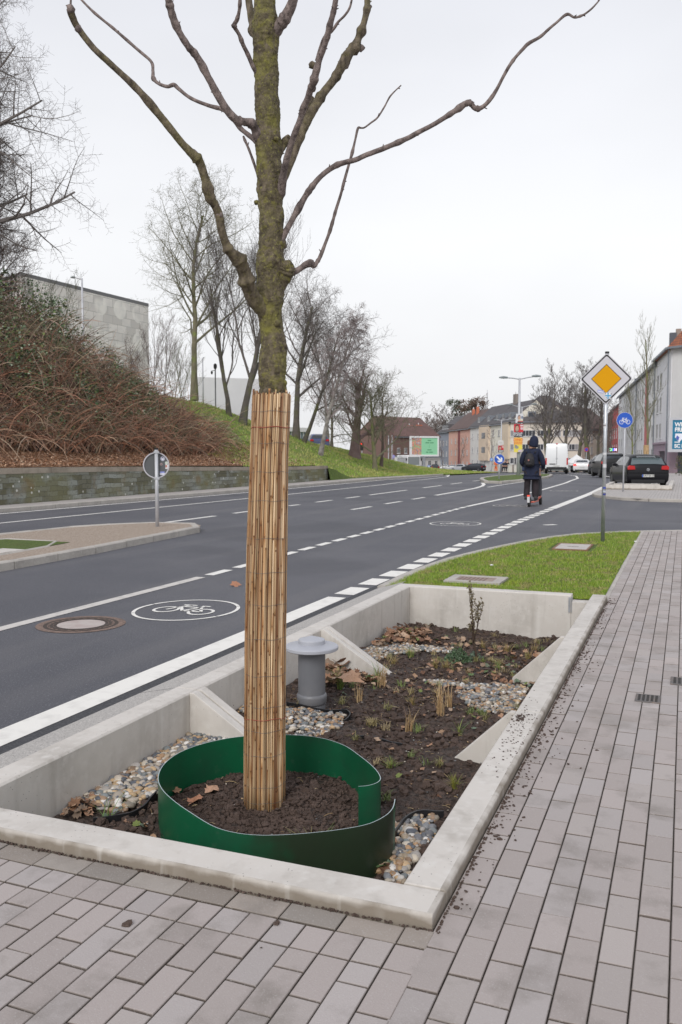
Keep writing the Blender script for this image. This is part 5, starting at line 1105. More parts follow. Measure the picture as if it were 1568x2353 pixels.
# grass tufts on the bank
b=MB(); k=0
while k<46000:
    Y=rnd.uniform(34,88); X=-17.2-11*rnd.random()**1.3
    if Y<43 and X>-17.9: continue
    if bushtop(X,Y)>.15: continue
    k+=1; z=hill(X,Y) if X<-17.66 else None
    if z is None: continue
    n1=noise.noise(Vector((X*.5,Y*.5,3))); c=(.26,.37,.06) if n1<.1 else (.38,.39,.11)
    if rnd.random()<.15: c=(.46,.39,.19)
    h=rnd.uniform(.05,.13); w_=rnd.uniform(.015,.035); a=rnd.uniform(0,3.14); kk=rnd.uniform(.75,1.25)
    b.add([(X-w_*math.cos(a),Y-w_*math.sin(a),z-.02),(X+w_*math.cos(a),Y+w_*math.sin(a),z-.02),(X+rnd.gauss(0,.04),Y+rnd.gauss(0,.04),z+h)],[(0,1,2)],0,(c[0]*kk,c[1]*kk,c[2]*kk,1))
tag(b.build('bank_grass',M['blade']),'rough green and straw coloured grass on the open slope','grass',kind='stuff')
# ================================================================ buildings behind the bank
def hall_mat():
    m=bpy.data.materials.new('hall_stone'); m.use_nodes=True; t=m.node_tree; b=t.nodes['Principled BSDF']; L=t.links.new; b.inputs['Roughness'].default_value=.8
    g=N(t,'ShaderNodeTexCoord'); s=N(t,'ShaderNodeSeparateXYZ'); L(g.outputs['Object'],s.inputs[0]); a=N(t,'ShaderNodeMath',operation='ADD'); L(s.outputs['X'],a.inputs[0]); L(s.outputs['Y'],a.inputs[1]); c=N(t,'ShaderNodeCombineXYZ'); L(a.outputs[0],c.inputs[0]); L(s.outputs['Z'],c.inputs[1])
    br=N(t,'ShaderNodeTexBrick'); br.inputs['Scale'].default_value=1; br.inputs['Brick Width'].default_value=1.5; br.inputs['Row Height'].default_value=.8; br.inputs['Mortar Size'].default_value=.03; br.inputs['Color1'].default_value=(.60,.57,.54,1); br.inputs['Color2'].default_value=(.86,.82,.78,1); br.inputs['Mortar'].default_value=(.48,.465,.44,1); L(c.outputs[0],br.inputs['Vector'])
    mp=N(t,'ShaderNodeMapping'); mp.inputs['Scale'].default_value=(1/3.1,1/2.9,1); L(c.outputs[0],mp.inputs[0]); fr=N(t,'ShaderNodeVectorMath',operation='FRACTION'); L(mp.outputs[0],fr.inputs[0]); di=N(t,'ShaderNodeVectorMath',operation='DISTANCE'); L(fr.outputs[0],di.inputs[0]); di.inputs[1].default_value=(.5,.5,0)
    r=N(t,'ShaderNodeMapRange'); r.inputs['From Min'].default_value=.34; r.inputs['From Max'].default_value=.31; r.inputs['To Max'].default_value=.8; L(di.outputs['Value'],r.inputs[0])
    n=N(t,'ShaderNodeTexNoise'); n.inputs['Scale'].default_value=.35; L(c.outputs[0],n.inputs['Vector']); r2=N(t,'ShaderNodeMapRange'); r2.inputs['From Min'].default_value=.45; r2.inputs['From Max'].default_value=.6; L(n.outputs['Fac'],r2.inputs[0]); mu=N(t,'ShaderNodeMath',operation='MULTIPLY'); L(r.outputs[0],mu.inputs[0]); L(r2.outputs[0],mu.inputs[1])
    x=N(t,'ShaderNodeMixRGB'); L(mu.outputs[0],x.inputs[0]); L(br.outputs['Color'],x.inputs[1]); x.inputs[2].default_value=(.92,.89,.84,1)
    n3=N(t,'ShaderNodeTexNoise'); n3.inputs['Scale'].default_value=1.2; n3.inputs['Detail'].default_value=5; L(c.outputs[0],n3.inputs['Vector']); r4=N(t,'ShaderNodeMapRange'); r4.inputs['From Min'].default_value=.4; r4.inputs['From Max'].default_value=.75; r4.inputs['To Max'].default_value=.45; L(n3.outputs['Fac'],r4.inputs[0]); x2=N(t,'ShaderNodeMixRGB'); L(r4.outputs[0],x2.inputs[0]); L(x.outputs[0],x2.inputs[1]); x2.inputs[2].default_value=(.56,.555,.55,1)
    L(x2.outputs[0],b.inputs['Base Color']); return m
def solid(poly,z0,z1,b,mi=0): b.prism(poly,z0,z1,mi)
A=at(49,625,76); Bc=at(341,691,92); Cc=at(-240,690,96); zt=A.z
hall=thing('stone_hall','large windowless pale stone hall with circle pattern behind the brambles','building',(A.x,A.y,0))
back=(Bc.xy+Cc.xy-A.xy)
poly=[(Cc.x-A.x,Cc.y-A.y),(0,0),(Bc.x-A.x,Bc.y-A.y),(back.x-A.x,back.y-A.y)]
b=MB(); b.prism(poly,0,zt-.35); b.build('wall',hall_mat(),hall)
b=MB(); b.prism([(p[0]*1.004,p[1]*1.004) for p in poly],zt-.35,zt); b.build('parapet',mat('parapet_metal',(.16,.16,.165),.6),hall)
A=at(440,866,104); Bc=at(640,872,116); pale=mat('pale_render',(.85,.84,.83),.8,n=(.3,(.80,.79,.78),.4,.7))
hh=thing('pale_hall','long pale rendered hall with sloping top behind the bare slope trees','building',(A.x,A.y,0))
dx,dy=Bc.x-A.x,Bc.y-A.y; b=MB(); zA,zB=A.z,Bc.z; vs=[(0,0,-3),(dx,dy,-3),(dx-6,dy+14,-3),(-6,14,-3),(0,0,zA),(dx,dy,zB),(dx-6,dy+14,zB),(-6,14,zA)]
b.add(vs,[(0,1,5,4),(1,2,6,5),(2,3,7,6),(3,0,4,7),(4,5,6,7)]); b.build('wall',pale,hh)
b=MB(); b.tube([(0,-.15,2.2),(dx,dy-.15,2.0)],.05,4); b.build('cornice',mat('cornice_line',(.45,.44,.43),.8),hh)
A=at(655,985,100); Bc=at(704,975,104); pv=thing('glazed_pavilion','low pavilion with vertical blue glass strips behind the parked cars on the bank','building',(A.x,A.y,0)); rz_=math.atan2(Bc.y-A.y,Bc.x-A.x); Lw=(Bc-A).length; pv.rotation_euler=(0,0,rz_)
b=MB(); b.box(0,Lw,.1,6,-2,A.z-.3); b.build('wall',mat('blue_glass',(.16,.24,.28),.2),pv)
b=MB(); b.box(-.4,Lw+.3,-.3,6.2,A.z-.3,A.z+.2); b.build('roof',pale,pv)
for k in range(8): b=MB(); b.box(k*Lw/7-.06,k*Lw/7+.06,-.05,.1,-2,A.z-.3); b.build('mullion',M['white'],pv)
# ================================================================ HOUSES
def cm(n,c,r=.85,v=.88):
    c=tuple(min(.85,x*1.14) for x in c); return mat(n,c,r,n=(.5,tuple(x*v for x in c),.4,.7),n2=(4,tuple(x*.95 for x in c),.5,.8))
tile_dark=mat('slate_tiles',(.085,.080,.085),.75,n=(.4,(.12,.11,.112),.4,.7),n2=(6,(.06,.056,.06),.5,.7))
tile_brown=mat('brown_tiles',(.12,.078,.068),.8,n=(.5,(.09,.06,.055),.4,.7),n2=(6,(.16,.10,.09),.5,.7))
def tiles(name,c1,c2,c3,w_,h_):
    m=bpy.data.materials.new(name); m.use_nodes=True; t=m.node_tree; b=t.nodes['Principled BSDF']; L=t.links.new; b.inputs['Roughness'].default_value=.7; g=N(t,'ShaderNodeTexCoord'); s=N(t,'ShaderNodeSeparateXYZ'); L(g.outputs['Object'],s.inputs[0]); c=N(t,'ShaderNodeCombineXYZ'); L(s.outputs['X'],c.inputs[0]); L(s.outputs['Z'],c.inputs[1]); br=N(t,'ShaderNodeTexBrick'); br.inputs['Scale'].default_value=1; br.inputs['Brick Width'].default_value=w_; br.inputs['Row Height'].default_value=h_; br.inputs['Mortar Size'].default_value=.045; br.inputs['Mortar Smooth'].default_value=.5; br.inputs['Color1'].default_value=(*c1,1); br.inputs['Color2'].default_value=(*c2,1); br.inputs['Mortar'].default_value=(*c3,1); L(c.outputs[0],br.inputs['Vector']); L(br.outputs['Color'],b.inputs['Base Color']); return m
tile_orange=tiles('orange_tiles',(.42,.14,.06),(.30,.10,.055),(.10,.045,.03),.24,.26)
frame_w=mat('window_frame',(.62,.62,.62),.5)
pane=mat('far_glass',(.07,.075,.085),.15,spec=.6); pane2=mat('far_glass_curtain',(.26,.26,.27),.4)
zinc=mat('zinc',(.22,.24,.27),.5,metal=.3)
def house(name,label,p0,p1,zb,ze,depth,wall,roofm,rows,cols,roof='gable',rise=3.2,over=.35,ww=.95,wh=1.35,plinth=None,seed=0,door=None,frame=None,dz=0,inset=True):
    """facade from p0 to p1; rows = window centre heights; cols = fractions along the facade"""
    p0=Vector((p0[0],p0[1]));p1=Vector((p1[0],p1[1])); Lw=(p1-p0).length; rz=math.atan2(p1.y-p0.y,p1.x-p0.x); h=thing(name,label,'house',(p0.x,p0.y,zb),rz); H=ze-zb; r=random.Random(seed)
    b=MB(); b.box(0,Lw,0,depth,-2,H); 
    if roof=='gable': b.add([(0,0,H),(0,depth,H),(0,depth/2,H+rise),(Lw,0,H),(Lw,depth,H),(Lw,depth/2,H+rise)],[(0,1,2),(3,5,4)])
    b.build('wall',wall,h)
    o=over; b=MB(); t=.16
    if roof=='gable':
        sl=rise/(depth/2); y0=-o; z0=H-o*sl
        for s_ in (0,1):
            ya,yb=(y0,depth/2) if s_==0 else (depth+o,depth/2)
            vs=[(-.08,ya,z0+.02),(Lw+.08,ya,z0+.02),(Lw+.08,yb,H+rise+.02),(-.08,yb,H+rise+.02)]; vs+=[(x,y,z+t) for x,y,z in vs]
            b.add(vs,[(0,3,2,1),(4,5,6,7),(0,1,5,4),(1,2,6,5),(3,0,4,7)])
    elif roof=='hip':
        q=min(depth/2,Lw/2.2); z0=H-.1
        vs=[(-o,-o,z0),(Lw+o,-o,z0),(Lw+o,depth+o,z0),(-o,depth+o,z0),(q,depth/2,H+rise),(Lw-q,depth/2,H+rise)]
        b.add(vs,[(0,1,5,4),(1,2,5),(2,3,4,5),(3,0,4),(3,2,1,0)])
    else: b.box(-.1,Lw+.1,-.1,depth+.1,H,H+.25)
    rf=b.build('roof',roofm,h)
    b=MB(); b.box(-.05,Lw+.05,-o-.1,-o+.06,H-.2-(o*rise/(depth/2) if roof=='gable' else 0),H-.02-(o*rise/(depth/2) if roof=='gable' else 0)+.02); b.build('gutter',zinc,h)
    if plinth: b=MB(); b.box(-.01,Lw+.01,-.06,-.002,-1.5,plinth[0]); b.build('plinth',plinth[1],h)
    for zc in rows:
        for c in cols:
            w2=ww/2
            if isinstance(c,tuple): c,w2=c
            x=c*Lw; y=-.05
            if door and abs(x-door[0]*Lw)<.8 and zc==rows[-1]: continue
            f=MB(); z=zc; hh=wh/2; e=.09
            f.box(x-w2,x-w2+e,y,.03,z-hh,z+hh); f.box(x+w2-e,x+w2,y,.03,z-hh,z+hh); f.box(x-w2+e,x+w2-e,y,.03,z+hh-e,z+hh); f.box(x-w2+e,x+w2-e,y,.03,z-hh,z-hh+e); f.box(x-.035,x+.035,y,.03,z-hh+e,z+hh-e)
            fo=f.build('window',frame or frame_w,h)
            g=MB(); g.box(x-w2+e,x+w2-e,-.018,.02,z-hh+e,z+hh-e); g.build('pane',pane if r.random()<.65 else pane2,fo)
            g=MB(); g.box(x-w2-.08,x+w2+.08,-.13,-.001,z-hh-.10,z-hh-.01); g.build('sill',frame_w if r.random()<.9 else zinc,fo)
    if door:
        x=door[0]*Lw; b=MB(); b.box(x-.6,x+.6,-.06,.02,0,2.2); dd=b.build('door',mat('door_'+name,door[1],.5),h)
    return h,Lw,H,rf
def chimney(h,x,y,z0,z1,m,w_=.35,n=1):
    b=MB(); b.box(x-w_,x+w_,y-.3,y+.3,z0,z1); c=b.build('chimney',m,h)
    for k in range(n): b=MB(); b.lathe([(.12,0),(.10,.5)],(x+(k-(n-1)/2)*.3,y,z1),8); b.build('chimney_pot',frame_w,c)
def dormer(h,x,z,y,w_,m,hh=1.3):
    b=MB(); b.box(x-w_/2,x+w_/2,y,y+2.2,z-.2,z+hh); d=b.build('dormer',m,h); b=MB(); b.box(x-w_/2+.2,x+w_/2-.2,y-.03,y+.02,z+.15,z+hh-.25); f=b.build('window',frame_w,d) if False else b.build('dormer_window',pane,d); 
    b=MB(); b.box(x-w_/2+.12,x+w_/2-.12,y-.06,y+.01,z,z+.15); b.build('dormer_sill',frame_w,d)
def XY(x,D): p=at(x,1083,D); return (p.x,p.y)
def ZG(x,D): p=XY(x,D); return gz(*p)-.1
brick=cm('orange_brick',(.50,.16,.09))
# left-hand row at the bend
g0,g1,g2,g3,g4,g5=XY(1008,247),XY(1031,235),XY(1080,210),XY(1128,192),XY(1173,178),XY(1336,176)
def zt_(y,D): return CAMH+(HY-y)/F*D
z0=ZG(1020,240)
h,Lw,H,_=house('terraced_house','narrow blue grey terraced house left of the pink one',g0,g1,ZG(1020,240),zt_(991,240),10,cm('grey_render',(.26,.28,.33)),tile_dark,[1.9,4.8,7.7],[.2,.5,.8],rise=4.2,seed=1,frame=frame_w)
dormer(h,Lw*.5,H+.55,.5,Lw*.62,tile_dark)
h,Lw,H,_=house('terraced_house','salmon pink terraced house with a dark red stair stripe',g1,g2,ZG(1055,222),zt_(985,222),10.5,cm('pink_render',(.66,.40,.32)),tile_brown,[1.9,4.8,7.8],[.15,.35,.70,.88],rise=4.4,seed=2,plinth=(1.0,mat('pink_plinth',(.35,.12,.11),.8)))
b=MB(); b.box(Lw*.47,Lw*.56,-.09,-.003,-1,H-.4); b.build('stair_stripe',mat('oxblood',(.25,.06,.06),.7),h)
chimney(h,Lw*.42,4.2,H+2,H+5.0,brick,.4,2); chimney(h,Lw*.6,4.2,H+2,H+5.4,brick,.4,2)
h,Lw,H,_=house('terraced_house','white terraced house with a beige bay right of the pink one',g2,g3,ZG(1105,200),zt_(977,200),10.5,cm('white_render',(.66,.65,.62)),tile_dark,[2.0,5.0,8.2],[.14,.40,.74],rise=4.5,seed=3)
b=MB(); b.box(Lw*.52,Lw*.97,-.45,-.003,2.6,H-.2); b.build('bay',cm('beige_bay',(.64,.52,.40)),h)
for zc in (5.0,8.2): b=MB(); b.box(Lw*.66,Lw*.82,-.5,-.452,zc-.65,zc+.65); b.build('bay_window',pane,h)
dormer(h,Lw*.3,H+.7,.7,2.2,zinc); dormer(h,Lw*.75,H+.7,.7,2.2,zinc)
h,Lw,H,_=house('terraced_house','cream terraced house with stair windows at the inside corner of the row',g3,g4,ZG(1150,186),zt_(972,186),10.5,cm('cream_render',(.68,.65,.56)),tile_dark,[2.0,5.0,8.3],[.12,.42,.80],rise=4.4,seed=4,door=(.55,(.12,.07,.05)))
b=MB(); b.box(Lw*.66,Lw*.97,-.45,-.003,2.8,H-.2); b.build('bay',cm('tan_bay',(.60,.50,.38)),h)
for k in range(3): dormer(h,Lw*(.15+.32*k),H+.7,.7,2.0,zinc)
chimney(h,Lw*.1,5,H+3,H+6.4,cm('grey_brick',(.22,.19,.17)),.9)
h,Lw,H,_=house('apartment_house','long cream apartment house with big dark hipped roof facing the street',g4,g5,ZG(1250,177),zt_(969,177),12,cm('cream_render_b',(.64,.59,.51)),tile_dark,[2.3,5.1,7.9],[.04,.10,.21,.30,.42,.54,.66,.78,.86,.95],roof='hip',rise=5.6,over=.5,seed=5,ww=1.35,wh=1.25,plinth=(1.6,mat('stone_plinth',(.27,.22,.19),.85)))
for c in (.30,.52,.74): dormer(h,Lw*c,H+.8,.8,1.7,zinc)
house('apartment_house','pale cream wing stepping back behind the right hand plane trees',g5,XY(1408,190),ZG(1360,185),zt_(985,184),11,cm('cream_render_c',(.68,.63,.55)),tile_brown,[2.2,4.6,7.0],[.14,.30,.48,.66,.84],roof='gable',rise=4.5,seed=6,wh=1.5)
# brownish houses behind the billboard
house('brick_house','dark reddish brick house with a steep roof behind the billboard',XY(905,205),XY(1010,215),ZG(960,210),zt_(1002,210),14,cm('dark_brick',(.16,.10,.085)),mat('red_brown_tiles',(.15,.085,.075),.8,n=(.5,(.11,.065,.058),.4,.7)),[2,5],[.1,.25,.4,.55],rise=4.6,seed=7)
hb=bpy.data.objects['brick_house']; chimney(hb,9.0,4,8,11.2,brick,1.0,1); chimney(hb,12.2,4,8,11.4,brick,1.0,1)
house('annex','low white flat roofed annex under the billboard',XY(962,190),XY(1012,194),ZG(985,190),zt_(1050,190),8,cm('annex_white',(.56,.55,.53)),zinc,[1.9],[.2,.5,.8],roof='flat',rise=.2,seed=8,wh=1.1)
# street on the right
P0=Vector(XY(1537,83)); P1=Vector(XY(1409,166))
def onl(x):
    d=ray(x,1083); d=Vector((d.x,d.y)); e=P1-P0; # solve P0+e*s = d*t
    den=e.x*d.y-e.y*d.x; s=(P0.y*d.x-P0.x*d.y)/den; return P0+e*s
EZ=zt_(800,83)
def right(name,label,x0,x1,ze,wall,roofm,rows,cols,**k):
    a=onl(x0); c=onl(x1); return house(name,label,a,c,gz(a.x,a.y)-.2,ze,11,wall,roofm,rows,cols,**k)
rows4=[2.6,5.3,8.0,10.4]
h,Lw,H,_=right('corner_house','pale grey corner house with orange tiled roof and mauve gateway',1505,1536.5,EZ,cm('corner_grey',(.72,.71,.73)),tile_orange,[4.7,7.4,9.9],[.12,.36],roof='hip',rise=5.2,over=.45,seed=11,wh=1.5,ww=1.2,frame=mat('frame_grey',(.42,.42,.42),.5))
mv=cm('mauve_render',(.34,.26,.31))
b=MB(); b.box(.2,Lw*.42,-.18,-.003,-1,3.4); b.box(Lw*.86,Lw-.02,-.18,-.003,-1,3.4); b.box(Lw*.42,Lw*.86,-.18,-.003,2.6,3.4); b.box(.1,Lw,-.34,-.181,3.3,3.5); b.build('gateway',mv,h)
b=MB(); b.box(Lw*.42,Lw*.86,-.03,.0,-1,2.6); b.build('gate_recess',mat('gate_dark',(.07,.055,.07),.8),h)
for xx in (0.12,Lw-.05): b=MB(); b.tube([(xx,-.25,-1),(xx,-.25,H-.3),(xx,-.4,H-.05)],.07,6); b.build('downpipe',zinc,h)
# its gable side continues to the right, facing the camera; the mauve base below the hoarding
b=MB(); b.box(Lw+.003,Lw+.10,.0,11,-1,2.6); b.build('side_plinth',mv,h)
b=MB(); b.box(Lw+.101,Lw+.14,1.5,2.2,-.5,1.9); b.box(Lw+.101,Lw+.14,2.3,3.0,-.5,1.9); b.build('side_gate',mat('gate_steel',(.05,.055,.07),.5),h)
bpy.context.view_layer.update()
for x_,y0_,y1_,w_,m_ in ((1547,765,800,.32,cm('dark_chimney',(.10,.11,.13))),(1560,756,790,.25,cm('stone_chimney',(.30,.25,.22)))):
    a_=at(x_,y0_,90); q_=h.matrix_world.inverted()@a_; z1_=q_.z; z0_=(h.matrix_world.inverted()@at(x_,y1_,90)).z; b=MB(); b.box(q_.x-w_,q_.x+w_,q_.y-w_,q_.y+w_,z0_-1.5,z1_); b.build('chimney',m_,h)
h,Lw,H,_=right('row_house','light grey row house with a red stair stripe behind the street tree',1461,1504.6,EZ-.05,cm('lgrey_render',(.72,.71,.70)),tile_dark,rows4,[.08,.2,.34,.72,.86],rise=4.5,seed=12,ww=.9,frame=mat('frame_grey2',(.36,.36,.36),.5))
b=MB(); b.box(Lw*.50,Lw*.60,-.09,-.003,2,H-.3); b.build('stair_stripe',mat('coral',(.55,.16,.16),.7),h)
for xx in (.02,): b=MB(); b.tube([(xx*Lw+.1,-.2,-1),(xx*Lw+.1,-.2,H-.4),(xx*Lw+.6,-.45,H-.1)],.09,6); b.build('downpipe',zinc,h)
h,Lw,H,_=right('row_house','white row house at the end of the grey terrace',1419,1460.7,EZ-.1,cm('wht_render',(.75,.75,.76)),tile_dark,rows4,[.1,.25,.42,.6,.78,.92],rise=4.5,seed=13,ww=.9,frame=mat('frame_grey3',(.5,.5,.52),.5))
h,Lw,H,_=right('row_house','small red fronted house beyond the white row',1404.5,1418.8,zt_(934,160),cm('red_render',(.48,.09,.09)),tile_dark,[4.6,7.6],[.2,.5,.8],rise=3.5,seed=14,ww=1.1,wh=1.8)
h,Lw,H,_=right('row_house','brownish mauve house last in the right hand row',1392,1404.3,zt_(952,185),cm('mauve_brown',(.25,.17,.165)),tile_dark,[2,4.8,7.6],[.2,.5,.8],rise=3.5,seed=15)
# ---- free standing billboards
def board(label,c,D,w_,h_,zc,rz,legs,seed=0):
    pass
A=at(943.6,1002,112);Bp=at(1009.5,1002,113.5); zlo=at(970,1048.8,112).z; zhi=A.z
bb_=thing('billboard','large white framed billboard showing a green poster, above the bus','billboard',((A.x+Bp.x)/2,(A.y+Bp.y)/2,gz(A.x,A.y)-.1),math.atan2(Bp.y-A.y,Bp.x-A.x)); zb=bb_.location.z; w_=(Bp-A).length/2; lo,hi=zlo-zb,zhi-zb
b=MB(); e=.22; b.box(-w_,w_,0,.3,lo,lo+e); b.box(-w_,w_,0,.3,hi-e,hi); b.box(-w_,-w_+e,0,.3,lo+e,hi-e); b.box(w_-e,w_,0,.3,lo+e,hi-e); b.box(-w_+e,w_-e,.12,.25,lo+e,hi-e); b.build('frame',M['white'],bb_)
b=MB(); b.box(-.15,.15,.1,.3,-.3,lo); b.build('post',M['steel'],bb_)
po=thing('poster','mint green poster with an orange toned picture at its left','poster',tuple(bb_.location),bb_.rotation_euler.z)
b=MB(); b.box(-.45,w_-e,.07,.10,lo+e,hi-e); b.build('text_panel',mat('mint',(.30,.66,.40),.6),po)
def blotch():
    m=bpy.data.materials.new('picture_print'); m.use_nodes=True; t=m.node_tree; b=t.nodes['Principled BSDF']; L=t.links.new; g=N(t,'ShaderNodeTexCoord'); n=N(t,'ShaderNodeTexNoise'); n.inputs['Scale'].default_value=1.6; n.inputs['Detail'].default_value=5; n.inputs['Distortion'].default_value=1.5; L(g.outputs['Object'],n.inputs['Vector']); cr=N(t,'ShaderNodeValToRGB'); els=cr.color_ramp.elements; els[0].position=.30; els[0].color=(.10,.25,.13,1); els[1].position=.70; els[1].color=(.75,.62,.58,1)
    for p_,c_ in ((.40,(.35,.55,.33,1)),(.47,(.62,.20,.13,1)),(.54,(.75,.40,.30,1)),(.60,(.25,.22,.26,1))): els.new(p_).color=c_
    L(n.outputs['Fac'],cr.inputs[0]); L(cr.outputs[0],b.inputs['Base Color']); return m
b=MB(); b.box(-w_+e,-.45,.07,.10,lo+e,hi-e); b.build('picture_panel',blotch(),po)
dkg=mat('dark_green_ink',(.10,.33,.17),.6); b=MB(); xm=(w_-e-.45)/2
for z_,ws in ((hi-.55,(.5,)),(hi-.85,(.55,.5)),(lo+.85,(.6,)),(lo+.55,(.35,.55))):
    x=xm-sum(ws)/2-.05*(len(ws)-1)
    for q in ws: b.box(x,x+q,.055,.068,z_-.06,z_+.06); x+=q+.12
b.box(xm-.012,xm+.012,.055,.068,lo+1.1,hi-1.1); b.build('print_lines',dkg,po)
# hoarding on the corner house side (cut by the right edge of the photo)
A=at(1539,960,80); rb=thing('hoarding','blue hoarding with white capitals at the right edge, on the corner house','billboard',(A.x,A.y,0),YAW); 
zl,zh=at(1545,1035,80).z,at(1545,962,80).z
b=MB(); w2=3.9; b.box(-.05,w2,0,.25,zl-.15,zl+.12); b.box(-.05,w2,0,.25,zh-.12,zh+.1); b.box(-.05,.3,0,.25,zl+.12,zh-.12); b.box(w2-.3,w2,0,.25,zl+.12,zh-.12); b.build('frame',M['steel_light'],rb)
b=MB(); b.box(.3,w2-.3,.05,.2,zl+.12,zh-.12); b.build('panel',mat('petrol_blue',(.012,.17,.30),.5),rb)
def TM(x,y,z): return Matrix.Translation((x,y,z))@Matrix.Rotation(PI/2,4,'X')
wm_=M['white']
text('lettering','WIR',.52,wm_,TM(.52,.04,zh-.55),rb,bold=.02,align='LEFT'); text('lettering','FREI',.52,wm_,TM(.52,.04,zh-1.02),rb,bold=.02,align='LEFT'); text('lettering','SC F',.46,wm_,TM(.52,.04,zl+.40),rb,bold=.02,align='LEFT')
b=MB()
for cx_ in (.95,1.75): b.prism([(cx_+.42*math.sin(a)*1.0,0) for a in ()] or [(cx_-.4,-.05),(cx_,-.5),(cx_+.4,-.05),(cx_+.36,.3),(cx_-.36,.3)],0,.02,0,Matrix.Translation((0,.045,zl+1.25))@Matrix.Rotation(PI/2,4,'X'))
b.build('crest',mat('crest_white',(.75,.77,.85),.5),rb)
b=MB(); b.box(0,0.5,.03,.045,zl+.72,zl+.80,0,None,Matrix.Translation((.52,0,0))); b.build('small_print',wm_,rb)
b=MB(); b.prism([(.62,1.12),(.85,.9),(.95,1.2),(.75,1.38)],0,.02,0,Matrix.Translation((0,.02,zl))@Matrix.Rotation(PI/2,4,'X')); b.build('crest_mark',mat('crest_blue',(.08,.12,.45),.5),rb)
# gable side wall of the corner house, facing the street end
A=Vector(XY(1537.5,83)); Bq=Vector(XY(1640,79)); w3=thing('gable_wall','plain light grey side wall right of the corner downpipe','wall',(A.x,A.y,0),math.atan2(Bq.y-A.y,Bq.x-A.x)); Lq=(Bq-A).length
b=MB(); b.box(.06,Lq,.02,.4,2.5,EZ); b.build('wall',cm('side_grey',(.56,.55,.55)),w3); b=MB(); b.box(.06,Lq,.0,.4,-1,2.5); b.build('base',cm('side_mauve',(.27,.20,.23)),w3)
b=MB(); b.add([(-.1,-.5,EZ),(Lq,-.5,EZ),(Lq,6,EZ+7.2),(2.2,6,EZ+7.2)],[(0,1,2,3)]); b.add([(-.1,-.5,EZ-.1),(Lq,-.5,EZ-.1),(Lq,-.5,EZ),(-.1,-.5,EZ)],[(0,1,2,3)]); b.build('roof_slope',tile_orange,w3); b=MB(); b.box(-.1,Lq,-.62,-.5,EZ-.22,EZ-.02); b.build('gutter',zinc,w3)
b=MB(); b.box(1.0,1.7,-.08,-.002,-.4,1.9); b.box(1.78,2.4,-.08,-.002,-.4,1.9); b.build('gate',mat('dark_gate',(.045,.05,.065),.5),w3)
# hedge at the right edge
b=MB(); rnd=random.Random(6); c0=at(1560,1060,66)
for k in range(2500):
    X=rnd.uniform(-1.0,5);Yy=rnd.uniform(-1,1.2);Z=rnd.random()**.7*(2.3 if X>0 else 1.6); p=Vector((X,Yy,Z)); s_=rnd.uniform(.06,.14); d=Vector((rnd.gauss(0,1),rnd.gauss(0,1),rnd.gauss(0,1))).normalized(); o_=d.orthogonal().normalized()*s_*.4; c=rnd.choice(((.05,.07,.025),(.12,.08,.05),(.09,.07,.04),(.07,.09,.03))); b.add([p,p+d*s_*.5+o_,p+d*s_,p+d*s_*.5-o_],[(0,1,2,3)],0,c+(1,))
o=b.build('hedge',M['blade']); o.location=(c0.x+.8,c0.y,-.3); tag(o,'brownish green hedge below the blue hoarding at the right edge','hedge')
# ---- radio mast and background trees
A=at(1119.5,935,300); t=thing('radio_mast','thin lattice radio mast far behind the roofs','mast',(A.x,A.y,0)); zt2=at(1119.5,903,300).z; b=MB(); b.tube([(0,0,0),(0,0,zt2)],.25,4); b.tube([(0,0,zt2-6),(0,0,zt2+1)],.12,4); b.build('mast',M['steel_light'],t)
def far_tree(label,x,D,ytop,r0,seed,kind='grey',**k):
    p=XY(x,D); zg=gz(*p)-.1; H=zt_(ytop,D)-zg; a=dict(fork=.3,spread=.75,up=.35,levels=4,kids=(12,7,5,4),tw=.02,ratio=.56); a.update(k)
    return bare_tree(label,Vector((p[0],p[1],zg)),H*1.12,r0,seed,kind,**a)
far_tree('bare plane tree leaning left, first in the row behind the van',1262,150,880,.42,101,'dark',lean=(-.10,0),tw=.02)
far_tree('bare plane tree rising straight behind the left side of the van',1254,140,865,.36,102,'grey',tw=.02)
far_tree('bare plane tree forking low right of the van roof',1300,138,880,.36,103,'grey',spread=.85)
far_tree('bare plane tree beside the white tent',1325,134,868,.34,104,'grey',lean=(.04,0))
far_tree('stoutest plane tree, its mossy trunk bending by the round blue and red sign',1350,126,852,.42,105,'dark',spread=.9,fork=.26)
far_tree('bare plane tree partly hidden behind the yellow diamond sign pole',1375,136,862,.30,106,'grey')
far_tree('slim bare tree in front of the cream wing',1392,120,930,.16,107,'brown',kids=(9,5,4,3))
far_tree('young staked street tree in front of the pink house',1057,190,1000,.10,108,'brown',levels=3,kids=(8,4,3))
far_tree('young staked street tree in front of the grey house',1018,200,1010,.10,109,'brown',levels=3,kids=(8,4,3))
far_tree('young staked street tree in front of the cream houses',1129,165,980,.10,110,'brown',levels=3,kids=(8,4,3))
for i,(x,D,yt,s_) in enumerate(((985,300,950,.3),(1003,310,960,.3),(1012,290,948,.3),(1030,290,940,.35),(1045,300,946,.3),(970,280,965,.3),(955,260,975,.3),(1094,280,948,.3),(1145,270,948,.3))):
    far_tree('hazy bare tree in the wood behind the terrace roofs',x,D,yt,s_,120+i,'grey' if i%2 else 'brown',tw=.05,fork=.2,spread=.9,group='bare trees of the wood behind the roofs',kids=(10,7,5,3))
